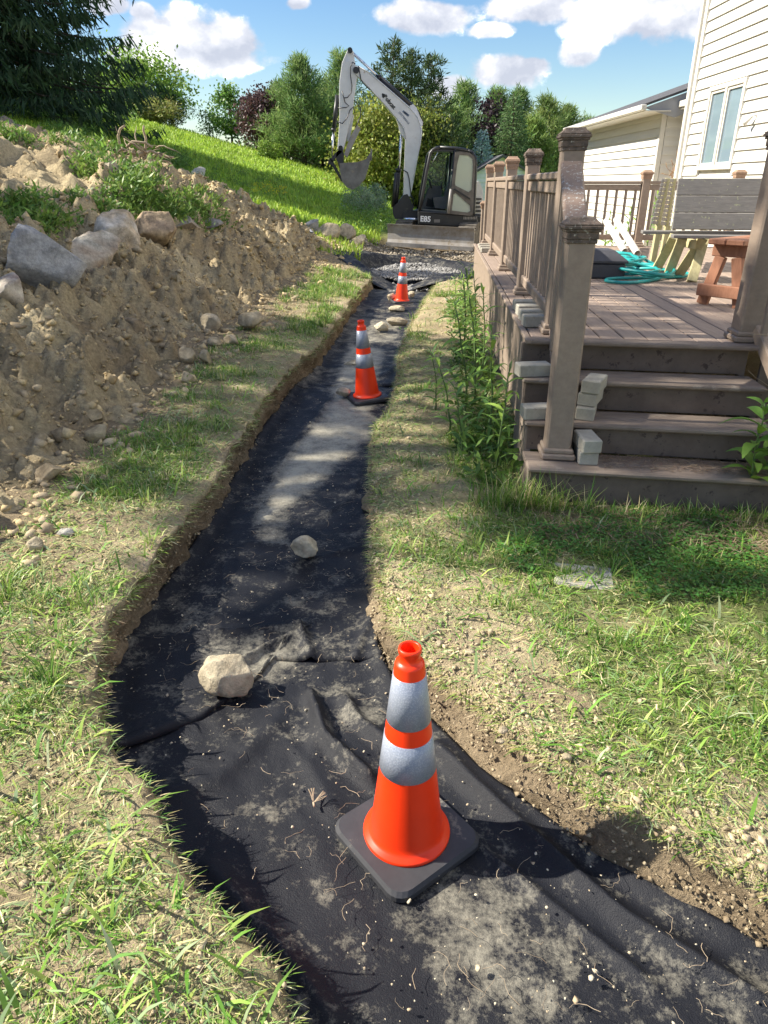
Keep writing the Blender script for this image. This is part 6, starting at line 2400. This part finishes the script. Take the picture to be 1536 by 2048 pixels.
def lawn():
    r = np.random.default_rng(77)

    def scatter(n, ymin, ymax, p):
        y = ymin + (ymax - ymin) * r.random(n) ** p
        return y
    def tufts(nc, per, centre, keepf, name, label, seed, tallf=None):
        """grass in tufts: each tuft fans out from its crown; bare ground stays between them"""
        x, y, off = centre(nc)
        g = green_mask(x, y)
        k = r.random(len(x)) < keepf(x, y, g, off)
        x, y, g, off = x[k], y[k], g[k], off[k]
        m = len(x)
        size = np.clip(r.gamma(2.2, 0.45, m), 0.3, 2.6)
        tg = r.random(m) < np.clip(0.10 + 0.95 * g, 0, 0.93)          # green tuft or dry one
        flat = np.where(tg, r.random(m) < 0.35, r.random(m) < 0.85)     # trampled
        tone = np.clip(r.normal(1, 0.13, m), 0.7, 1.35)
        which = r.integers(0, 4, m)
        cnt = np.maximum(3, (per * (0.4 + 0.6 * size) * r.uniform(0.5, 1.5, m))).astype(int)
        idx = np.repeat(np.arange(m), cnt)
        n = len(idx)
        ang = 6.283 * r.random(n)
        rad = np.abs(r.normal(0, 0.013, n)) * (0.7 + 0.5 * size[idx]) * (1 + 0.10 * y[idx])
        bx, by = x[idx] + rad * np.cos(ang), y[idx] + rad * np.sin(ang)
        flow = 6.283 * vnoise(x * 1.3, y * 1.3, seed)[idx]
        az = np.where(flat[idx], flow + r.normal(0, 0.6, n), ang + r.normal(0, 0.6, n))
        isg = np.where(tg[idx], r.random(n) < 0.86, r.random(n) < 0.16)
        pg = GR[np.clip(which[idx] + r.integers(-1, 2, n), 0, 3)] * tone[idx][:, None]
        pal = np.where(isg[:, None], pg * np.clip(r.normal(1, 0.12, (n, 1)), 0.6, 1.5), np.where((r.random(n) < 0.35)[:, None], pick(r, PALEG, n), pick(r, DRY, n)))
        ln = (0.018 + 0.038 * r.random(n)) * (0.5 + 0.40 * size[idx]) * (0.85 + 0.10 * y[idx])
        if tallf is not None:
            ln = ln * tallf(bx, by, r.random(n))
        lean = np.where(flat[idx], 0.95 + 0.6 * r.random(n), 0.12 + 0.95 * r.random(n))
        wd = (0.0014 + 0.0026 * r.random(n) ** 2.0) * (0.8 + 0.25 * size[idx]) * (1 + 0.16 * y[idx])
        z = ground_z(bx, by) - 0.05 * np.exp(-np.maximum(off[idx], 0) / 0.05) - 0.004
        ok = ~in_deck(bx, by)
        blades(name, bx[ok], by[ok], z[ok], ln[ok], wd[ok], az[ok], lean[ok], pal[ok], label)

    def c_right(nc):
        y = scatter(nc, 0.55, 14.5, 2.0)
        wmax = np.where(y < 3.6, 3.0, 1.4)
        off = 0.004 + wmax * r.random(nc) ** 1.1
        return xr(y) + off, y, off

    def c_left(nc):
        y = scatter(nc, 0.5, 13.2, 1.9)
        lim = np.maximum(np.interp(y, LY, LX) - toe(y) + 0.10, 0.12)
        lim = np.where(y < 2.6, 1.6, lim)
        off = 0.004 + lim * r.random(nc)
        return xl(y) - off, y, off
    tufts(21000, 12, c_right, lambda x, y, g, off: 0.08 + 1.0 * sstep(0.10, 0.55, g), 'lawn_grass', 'patchy green lawn right of the trench', 33,
          lambda x, y, u: 1 + 0.6 * (fbm(x * 2, y * 2, 2, 141) > 0.25) * u)

    def keep_left(x, y, g, off):
        lim = np.maximum(np.interp(y, LY, LX) - toe(y) + 0.10, 0.12)
        rag = sstep(0.0, 0.08, off - 0.015 + 0.06 * fbm(x * 5, y * 5, 3, 171)) * 0.85 + 0.15
        return rag * (0.09 + 0.95 * sstep(0.06, 0.55, g)) * np.where(y > 2.6, 1 - 0.85 * sstep(0.6, 0.98, off / lim), 1)
    tufts(14500, 12, c_left, keep_left, 'bank_grass', 'grass strip between the soil heap and the trench', 36,
          lambda x, y, u: 1 + 1.5 * sstep(1.65, 1.95, y) * (1 - sstep(2.5, 3.0, y)) * u)
    # ---- hanging thatch along both edges
    n = 7000
    y = scatter(n, 0.6, 13.0, 1.7)
    right = r.random(n) < 0.6
    off = r.gamma(1.2, 0.02, n)
    x = np.where(right, xr(y) + off, xl(y) - off)
    z = ground_z(x, y) - 0.05 * np.exp(-off / 0.05) - 0.002
    az = np.where(right, math.pi, 0.0) + r.normal(0, 0.7, n)
    pal = np.where((r.random(n) < 0.35)[:, None], pick(r, GR, n), pick(r, DRY, n) * 0.85)
    blades('edge_thatch', x, y, z, (0.02 + 0.05 * r.random(n)) * (1 + 0.04 * y), (0.0018 + 0.002 * r.random(n)) * (1 + 0.13 * y), az, 1.25 + 0.45 * r.random(n), pal, 'dry grass and roots hanging over the cut trench edges', curl=0.75)
    # ---- loose mown clippings, lying flat
    n = 62000
    y = scatter(n, 0.55, 8.0, 1.9)
    right = r.random(n) < 0.52
    off = 0.002 + np.where(right, 1.5, 1.2) * r.random(n) ** 1.5
    x = np.where(right, xr(y) + off, xl(y) - off)
    ok = ~in_deck(x, y) & (x > toe(y) - 0.05)
    x, y, off = x[ok], y[ok], off[ok]
    n = len(x)
    z = ground_z(x, y) - 0.05 * np.exp(-off / 0.05) + 0.006 + 0.02 * r.random(n)
    pal = np.where((r.random(n) < 0.5)[:, None], pick(r, PALEG, n) * np.array((0.9, 1.0, 0.8)), pick(r, DRY, n))
    pal = np.where((r.random(n) < 0.28)[:, None], pick(r, GR, n), pal)
    blades('grass_clippings', x, y, z, (0.012 + 0.05 * r.random(n) ** 1.6) * (0.8 + 0.12 * y), (0.0009 + 0.0034 * r.random(n) ** 4) * (1 + 0.2 * y), 6.283 * r.random(n), 1.35 + 0.3 * r.random(n), pal, 'dry straw coloured mown clippings scattered over both banks', 'straw', 0.1, 'clippings')
    # ---- broad bladed tufts
    n = 5200
    y = scatter(n, 0.6, 6.0, 1.5)
    right = r.random(n) < 0.55
    off = 0.02 + np.where(right, 2.2, 0.9) * r.random(n)
    x = np.where(right, xr(y) + off, xl(y) - off)
    ok = ~in_deck(x, y) & (x > toe(y)) & (r.random(n) < 0.35 + green_mask(x, y))
    x, y = x[ok], y[ok]
    n = len(x)
    pal = np.where((r.random(n) < 0.7)[:, None], pick(r, GR * 1.15, n), pick(r, PALEG, n))
    blades('broad_grass', x, y, ground_z(x, y) - 0.004, 0.05 + 0.09 * r.random(n), 0.006 + 0.007 * r.random(n), 6.283 * r.random(n), 0.5 + 0.8 * r.random(n), pal, 'broad bladed weeds and grass leaves among the lawn', curl=0.5)
    # ---- meadow on the hill
    n = 60000
    y = 15 + 36 * r.random(n) ** 1.2
    x = 0.9 - (3 + 0.62 * y) * r.random(n) ** 1.0
    ok = (np.maximum(heap_z(x, y, False), -9) < ground_z(x, y) - 0.02) & ~((x > -0.5) & (y < 18.6)) & ~((x > -0.1) & (y < 23))
    x, y = x[ok], y[ok]
    n = len(x)
    mc = np.array([(0.29, 0.42, 0.05), (0.34, 0.48, 0.055), (0.42, 0.54, 0.07), (0.24, 0.36, 0.05)])
    pal = pick(r, mc, n) * (1 + 0.35 * fbm(x * 0.7, y * 0.7, 3, 151))[:, None]
    blades('meadow_grass', x, y, ground_z(x, y) - 0.02, (0.09 + 0.13 * r.random(n)) * (1 + 0.3 * fbm(x, y, 2, 152)), 0.016 + 0.016 * r.random(n) + 0.0005 * y, 6.283 * r.random(n), 0.1 + 0.7 * r.random(n), pal, 'bright green uncut grass on the slope')


lawn()


def hill_weeds():
    r = np.random.default_rng(91)
    # weeds: leafy stalks in patches on the heap terrace and thick under the spruces
    X = []
    Y = []
    Hh = []
    pix = []

    def patch(px0, px1, py0, py1, n, h):
        for _ in range(n):
            p = march(r.uniform(px0, px1), r.uniform(py0, py1))
            w_ = p.y * 0.905 + 0.425 * (CAMH - p.z)
            pix.append((p.x + r.normal() * 0.08, p.y + r.normal() * 0.08, h * w_ / FPX * r.uniform(0.5, 1.3)))
    patch(0, 250, 192, 222, 300, 42)
    patch(40, 270, 205, 245, 220, 30)
    patch(90, 200, 255, 300, 70, 24)
    patch(0, 46, 276, 300, 50, 20)
    patch(20, 190, 408, 452, 190, 26)
    patch(0, 110, 425, 470, 110, 24)
    patch(215, 430, 408, 448, 180, 24)
    patch(250, 300, 370, 420, 60, 40)
    patch(180, 215, 310, 370, 40, 34)
    patch(335, 372, 325, 342, 46, 22)
    patch(370, 560, 345, 400, 50, 14)
    patch(690, 790, 380, 470, 80, 22)
    patch(350, 430, 428, 445, 40, 12)
    bag = LeafBag()
    for (x, y, h) in pix:
        z = float(surf_z(x, y)) - 0.03
        n = int(26 + 30 * r.random())
        f = r.random(n) ** 0.8
        sp = 0.10 + 0.28 * h
        P = np.stack([x + r.normal(size=n) * sp * 0.6, y + r.normal(size=n) * sp * 0.6, z + h * f], 1)
        Dv = unit(np.stack([r.normal(size=n), r.normal(size=n), 0.4 + 0.6 * r.random(n)], 1))
        c = np.array((0.13, 0.24, 0.045)) if r.random() < 0.6 else np.array((0.20, 0.30, 0.06))
        bag.add(P, Dv, side(Dv, r), (0.05 + 0.10 * h) * r.uniform(0.8, 1.9, n), (0.018 + 0.022 * h) * r.uniform(0.8, 1.6, n), vary(r, c, n, 0.2))
    o = link('hill_weeds', bag.mesh('hill_weeds'), M['leaf'])
    o['kind'] = 'stuff'
    tag(o, 'leafy green weeds growing over the heap and below the spruces', 'weeds')
    # wild mustard flowers on the slope
    bag = LeafBag()
    for _ in range(46):
        p = march(r.uniform(505, 575), r.uniform(375, 400))
        n = 5
        P = np.stack([p.x + r.normal(size=n) * 0.04, p.y + r.normal(size=n) * 0.04, np.full(n, p.z + 0.16) + r.random(n) * 0.05], 1)
        Dv = rand_dirs(r, n)
        bag.add(P, Dv, side(Dv, r), np.full(n, 0.035), np.full(n, 0.035), vary(r, (0.75, 0.6, 0.03), n, 0.1))
    o = link('yellow_flowers', bag.mesh('yellow_flowers'), M['leaf'])
    o['kind'] = 'stuff'
    tag(o, 'sprinkle of yellow wildflowers in the slope grass', 'flowers')


hill_weeds()


# ------------------------------------------------------------------ root ball pulled from the slope
def root_ball():
    p = march(285, 340)
    m_ = p.y * 0.905 + 0.425 * (CAMH - p.z)
    k = m_ / FPX
    t = thing('root_ball', 'pulled tangle of pale dead roots lying on the heap', 'roots', p)
    rr = random.Random(9)
    core = MB()
    for i in range(36):
        a = rr.uniform(0, 6.283)
        c = p + Vector((rr.uniform(-34, 34) * k, rr.uniform(-10, 14) * k, rr.uniform(6, 40) * k))
        pts = [c]
        d = Vector((math.cos(a), 0.4 * math.sin(a), rr.uniform(-0.4, 0.7)))
        for s in range(6):
            d = (d + Vector((rr.uniform(-0.6, 0.6), rr.uniform(-0.5, 0.5), rr.uniform(-0.5, 0.5)))).normalized()
            pts.append(pts[-1] + d * 9 * k)
        core.tube(pts, [2.4 * k * (1 - s / 8) * rr.uniform(0.5, 1.1) for s in range(7)], 5)
    core.build('tangle', M['root'], t)

    def big(pts, r0):
        m = MB().tube([Vector((p.x + (x - 285) * k, p.y + y_ * k, p.z + (340 - z) * k)) for x, y_, z in pts], [r0 * k * (1 - 0.09 * i) for i in range(len(pts))], 7)
        m.build('root', M['root'], t)
    big([(255, 0, 330), (247, 0, 300), (246, 0, 280), (252, 0, 268), (262, 0, 262)], 3.2)
    big([(290, 0, 330), (296, 0, 305), (300, 0, 285), (297, 0, 270), (299, 0, 262)], 3.0)
    big([(268, -6, 330), (288, -8, 312), (308, -6, 306), (326, 0, 314), (350, 4, 318)], 3.4)
    big([(262, -6, 300), (275, -8, 290), (300, -6, 292), (312, -4, 300)], 2.8)
    big([(225, 0, 300), (240, -4, 310), (262, -4, 312)], 2.4)


root_ball()


# ------------------------------------------------------------------ weeds along the deck: stems with single leaves
def leaf_template(curl, wid):
    V = []
    n = 7
    for i in range(n):
        f = i / (n - 1)
        w = wid * (math.sin(math.pi * min(1, f * 0.93 + 0.05)) ** 0.8) * (1 - 0.3 * f)
        x = f * math.cos(curl * f * 0.6)
        z = 0.10 * math.sin(math.pi * f) - curl * f * f * 0.42
        V += [(x, -w, z + 0.25 * w), (x, 0, z), (x, w, z + 0.25 * w)]
    F = []
    for i in range(n - 1):
        for j in range(2):
            a = i * 3 + j
            F.append([a, a + 1, a + 4, a + 3])
    return V, F


LEAFM = []
for ci, c in enumerate([(0.15, 0.29, 0.06), (0.21, 0.37, 0.07), (0.30, 0.45, 0.08), (0.13, 0.25, 0.07)]):
    for curl in (0.35, 0.9):
        V, F = leaf_template(curl, 0.088)
        LEAFM.append(np_mesh('leaf', V, quads=F, colr=np.tile(np.array(c), (len(V), 1)), smooth=True))
        LEAFM[-1].materials.append(M['leaf'])
BROADM = []
for c in [(0.13, 0.26, 0.04), (0.19, 0.33, 0.05)]:
    V, F = leaf_template(0.6, 0.19)
    BROADM.append(np_mesh('leaf', V, quads=F, colr=np.tile(np.array(c), (len(V), 1)), smooth=True))
    BROADM[-1].materials.append(M['leaf'])


def weed(label, base, H, lean, nleaf, leaf_len, seed, pool, name='weed_plant', top_bright=True, group='weeds along the deck', lo=0.12):
    rr = random.Random(seed)
    t = thing(name, label, 'plant', base, group)
    b = Vector(base)
    pts = []
    for k in range(7):
        f = k / 6
        pts.append(b + Vector((lean[0] * f * f + rr.uniform(-1, 1) * 0.008, lean[1] * f * f + rr.uniform(-1, 1) * 0.008, -0.02 + (H + 0.02) * f)))
    MB().tube(pts, [0.0065 * (1 - 0.6 * k / 6) * (0.6 + H) for k in range(7)], 6).build('stem', M['stem'], t)
    for i in range(nleaf):
        f = lo + (1 - lo) * (i + 0.5) / nleaf
        k = min(5, int(f * 6))
        p = pts[k].lerp(pts[k + 1], f * 6 - k)
        az = i * 2.39996 + rr.uniform(-0.4, 0.4)
        el = rr.uniform(0.05, 0.6) + 0.75 * max(0, f - 0.75) * 3
        ln = leaf_len * rr.uniform(0.7, 1.2) * (1.0 if f < 0.85 else 0.72)
        n = len(pool)
        me = pool[min(n - 1, max(0, int((f if top_bright else 0.4) * (n - 2) + rr.uniform(-1, 1.6))))] if n > 2 else pool[rr.randrange(n)]
        o = bpy.data.objects.new('leaf', me)
        col.objects.link(o)
        o.parent = t
        o.location = p - b
        o.rotation_euler = (rr.uniform(-0.4, 0.4), -el, az)
        o.scale = (ln, ln, ln)


def DA(a, b):
    p = D(a, b)
    return (p.x, p.y, gz(p.x, p.y))


SPOTS = [('tallest leaning lanceolate weed against the deck side', -0.42, 0.75, 0.80, (-0.10, 0.15), 34, 0.17),
         ('lanceolate weed nearest the stairs, pale tip leaves', -0.34, -0.62, 0.52, (0.04, 0.05), 26, 0.15),
         ('weed right beside the bottom step end', -0.36, -0.18, 0.60, (-0.02, 0.08), 28, 0.16),
         ('slim weed with a drooping top between deck and lawn', -0.50, 0.35, 0.68, (-0.12, 0.02), 30, 0.16),
         ('dark leaved weed leaning out over the lawn', -0.62, 0.1, 0.46, (-0.14, 0.06), 24, 0.16),
         ('bushy weed under the first railing panel', -0.32, 1.35, 0.62, (-0.03, 0.1), 28, 0.16),
         ('weed under the second deck post', -0.36, 1.95, 0.66, (-0.06, 0.05), 28, 0.15),
         ('yellow green weed before the second railing panel', -0.44, 2.7, 0.55, (-0.03, 0.08), 26, 0.15),
         ('yellow green weed under the third deck post', -0.40, 3.5, 0.5, (-0.05, 0.1), 24, 0.15),
         ('low yellow green weed farther along the deck', -0.5, 4.3, 0.42, (-0.02, 0.05), 22, 0.14),
         ('farthest low weed at the deck end', -0.42, 5.2, 0.40, (0.0, 0.05), 20, 0.14),
         ('small weed sprouting at the lawn edge of the weed row', -0.72, 0.62, 0.36, (-0.05, 0.0), 18, 0.13),
         ('short weed in front of the newel post', -0.55, -0.42, 0.34, (-0.06, 0.0), 18, 0.14)]
for i, (lab, a, b, H, ln, n, ll) in enumerate(SPOTS):
    weed(lab, DA(a, b), H * 1.28, ln, int(n * 1.05), ll * 1.12, 500 + i, LEAFM)
q = at_z(1492, 1006, 0.02)
weed('broad leaved green weed right of the bottom step at the picture edge', (q.x, q.y, gz(q.x, q.y)), 0.62, (-0.06, -0.05), 24, 0.20, 540, BROADM, 'broadleaf_weed', lo=0.2)
weed('second broad leaved weed behind the picture edge one', (q.x + 0.12, q.y + 0.12, gz(q.x, q.y)), 0.40, (0.05, 0.0), 16, 0.16, 541, BROADM, 'broadleaf_weed', lo=0.2)
q = at_z(1290, 985, 0.0)
weed('tiny broad leaved sprout at the middle of the bottom riser', (q.x, q.y, gz(q.x, q.y)), 0.12, (0.0, -0.02), 6, 0.08, 542, BROADM, 'broadleaf_weed')


for i, (px, yy, H) in enumerate([(1208, 12.3, 1.15), (1250, 12.2, 1.35), (1296, 12.4, 1.45), (1335, 12.2, 1.2), (1222, 12.6, 0.95)]):
    q = at_y(px, 470, yy)
    weed(['tall weed behind the back railing near its left end', 'tall weed behind the back railing above the white pipes', 'tallest weed behind the middle back post', 'tall weed behind the slat bench, by the house', 'shorter weed behind the back railing, leftmost'][i],
         (q.x, yy, 0.0), H, (0.05, -0.05), 34, 0.20, 560 + i, LEAFM[2:6], group='weeds behind the back railing', lo=0.35)
dv = thing('dead_vine', 'dry brown climber in the corner between house and garage wing', 'plant', (6.05, 15.95, 0))
rr_ = random.Random(77)
mv = MB()
for i in range(46):
    p_ = Vector((6.0 + rr_.uniform(-0.12, 0.14), 16.0 + rr_.uniform(-0.25, 0.1), rr_.uniform(0.3, 2.0)))
    d_ = Vector((rr_.uniform(-0.7, 0.7), rr_.uniform(-0.3, 0.1), rr_.uniform(0.2, 1))).normalized()
    pts_ = [p_]
    for k in range(4):
        d_ = (d_ + Vector((rr_.uniform(-0.5, 0.5), rr_.uniform(-0.2, 0.2), rr_.uniform(-0.3, 0.5)))).normalized()
        pts_.append(pts_[-1] + d_ * 0.09)
    mv.tube(pts_, 0.005, 4)
mv.build('stems', simple('dead climber', (0.42, 0.24, 0.13), (0.3, 0.17, 0.09), 10, 0.9), dv)


def deck_greenery():
    r = np.random.default_rng(95)
    bag = LeafBag()
    n = 1500
    b = -0.9 + 7.2 * r.random(n) ** 1.1
    a = -0.24 - 0.34 * r.random(n) ** 1.4
    P = np.array([D(a_, b_2, 0)[:] for a_, b_2 in zip(a, b)])
    P[:, 2] = ground_z(P[:, 0], P[:, 1]) + 0.18 * r.random(n) ** 1.8 * (0.6 + 0.6 * vnoise(b * 2, b * 0, 5))
    Dv = unit(np.stack([r.normal(size=n), r.normal(size=n), 0.2 + 0.7 * r.random(n)], 1))
    c = np.where((r.random(n) < 0.45)[:, None], np.array((0.17, 0.28, 0.055))[None], np.array((0.085, 0.17, 0.04))[None])
    c = c * np.clip(r.normal(1, 0.2, (n, 1)), 0.5, 1.6)
    bag.add(P, Dv, side(Dv, r), 0.05 + 0.06 * r.random(n), 0.016 + 0.02 * r.random(n), c)
    o = link('deck_ground_cover', bag.mesh('deck_ground_cover'), M['leaf'])
    o['kind'] = 'stuff'
    tag(o, 'low tangled green growth along the foot of the deck', 'ground cover')
    # clover before the stairs
    bag = LeafBag()
    n = 9000
    x = 0.55 + 1.7 * r.random(n)
    y = 2.55 + 0.85 * r.random(n)
    keep = (vnoise(x * 2.5, y * 2.5, 9) > 0.38) & ~in_deck(x, y) & ~((np.abs(x - 0.9) < 0.2) & (np.abs(y - 2.76) < 0.17))
    x, y = x[keep], y[keep]
    n = len(x)
    P = np.stack([x, y, ground_z(x, y) + 0.012 + 0.035 * r.random(n)], 1)
    Dv = unit(np.stack([r.normal(size=n), r.normal(size=n), 0.25 * r.random(n)], 1))
    Nv = unit(np.cross(Dv, np.array([0, 0, 1.0])[None]) + 0.2 * r.normal(size=(n, 3)))
    bag.add(P, Dv, Nv, np.full(n, 0.017) * r.uniform(0.7, 1.4, n), np.full(n, 0.016), vary(r, (0.075, 0.19, 0.035), n, 0.22))
    o = link('clover', bag.mesh('clover'), M['leaf'])
    o['kind'] = 'stuff'
    tag(o, 'dark green clover carpet on the lawn before the stairs', 'clover')
    # long grass at the newel foot and along the riser
    n = 900
    u = r.random(n)
    a = np.where(u < 0.45, -0.25 + 0.16 * r.normal(size=n), -0.2 + 1.5 * r.random(n))
    b = -1.10 - 0.10 * r.random(n)
    P = np.array([D(a_, b_2, 0)[:] for a_, b_2 in zip(a, b)])
    pal = np.where((r.random(n) < 0.7)[:, None], pick(r, GR, n), pick(r, DRY, n))
    blades('stair_grass', P[:, 0], P[:, 1], ground_z(P[:, 0], P[:, 1]), np.where(u < 0.45, 0.12 + 0.16 * r.random(n), 0.05 + 0.09 * r.random(n)), 0.003 + 0.003 * r.random(n), 6.283 * r.random(n), 0.15 + 0.7 * r.random(n), pal, 'long grass tuft at the foot of the stairs')
    # dead straw litter in front of and on the bottom step
    n = 2600
    on = r.random(n) < 0.45
    a = np.where(on, 0.2 + 0.9 * r.random(n), -0.2 + 1.5 * r.random(n))
    b = np.where(on, -0.80 - 0.19 * r.random(n) ** 1.5, -1.1 - 0.45 * r.random(n))
    P = np.array([D(a_, b_2, 0)[:] for a_, b_2 in zip(a, b)])
    z = np.where(on, DZ - 0.54 + 0.003 + 0.008 * r.random(n), ground_z(P[:, 0], P[:, 1]) + 0.01 + 0.03 * r.random(n))
    pal = pick(r, np.array([(0.26, 0.18, 0.12), (0.36, 0.28, 0.19), (0.20, 0.14, 0.10)]), n)
    blades('straw_litter', P[:, 0], P[:, 1], z, np.where(on, 0.02 + 0.04 * r.random(n), 0.04 + 0.10 * r.random(n)), 0.002 + 0.002 * r.random(n), 6.283 * r.random(n), 1.45 + 0.12 * r.random(n), pal, 'dead stalks and leaf litter on and before the bottom step', 'straw', 0.05, 'litter')


deck_greenery()


# ------------------------------------------------------------------ dry twigs over the right stair rail, root fibres and grit on the fabric
def small_debris():
    rr = random.Random(31)
    t = thing('dry_weed', 'thin dead branching weed against the right stair post', 'plant', D(1.3, -0.55, 0))
    m = MB()
    for i in range(16):
        p = D(1.28 + rr.uniform(-0.05, 0.15), -0.5 + rr.uniform(-0.25, 0.2), rr.uniform(0.3, 0.9))
        d = Vector((rr.uniform(-0.8, 0.2), rr.uniform(-0.6, 0.3), rr.uniform(0.1, 1))).normalized()
        pts = [p]
        for s in range(5):
            d = (d + Vector((rr.uniform(-0.35, 0.35), rr.uniform(-0.35, 0.35), rr.uniform(-0.3, 0.3)))).normalized()
            pts.append(pts[-1] + d * 0.06)
        m.tube(pts, 0.0016, 4)
    m.build('twigs', M['root'], t)
    # fibres
    r = np.random.default_rng(32)
    m = MB()
    for i in range(210):
        y = 1.0 + 3.4 * r.random() ** 1.6
        f = 0.06 + 0.88 * r.random()
        x = float(xl(y) * (1 - f) + (xr(y) - rslope(y)) * f)
        z = -TRD + 0.05
        a = r.random() * 6.283
        step = 0.006 + 0.012 * r.random()
        pts = [Vector((x, y, z))]
        for s in range(5):
            a += r.normal() * 0.6
            pts.append(pts[-1] + Vector((math.cos(a) * step, math.sin(a) * step, r.normal() * 0.002)))
        m.tube(pts, 0.0004 + 0.0005 * r.random(), 3, cap=False)
    o = m.build('root_fibres', M['root'])
    o['kind'] = 'stuff'
    tag(o, 'fine pale root fibres scattered over the black fabric', 'roots')
    n = 900
    y = 0.95 + 6 * r.random(n) ** 1.6
    f = 0.03 + 0.94 * r.random(n)
    x = xl(y) * (1 - f) + (xr(y) - rslope(y)) * f
    s = 0.0012 + 0.0025 * r.random(n) ** 2 + 0.005 * r.random(n) ** 14
    c = lerp3(SOIL * 1.3, (0.6, 0.55, 0.42), r.random(n))
    o = link('fabric_grit', pebble_mesh('fabric_grit', np.stack([x, y, np.full(n, -TRD + 0.047)], 1), s, c, 0.8, seed=44), M['clod'])
    o['kind'] = 'stuff'
    tag(o, 'tiny pale crumbs of grit on the black fabric', 'grit')
    # uprooted grass tuft lying left of the big cone
    q = at_z(627, 1605, -TRD + 0.05)
    m = MB()
    for i in range(14):
        a = 1.3 + rr.uniform(-0.9, 0.9)
        pts = [q]
        for s in range(4):
            a += rr.uniform(-0.25, 0.25)
            pts.append(pts[-1] + Vector((math.cos(a) * 0.011, math.sin(a) * 0.011, 0.004)))
        m.tube(pts, 0.0011, 4)
    m.tube([q, q + Vector((0.004, -0.02, 0.003))], [0.004, 0.003], 6)
    o = m.build('grass_tuft', M['root'])
    tag(o, 'small uprooted dry grass tuft lying on fabric left of the big cone', 'grass tuft')


small_debris()
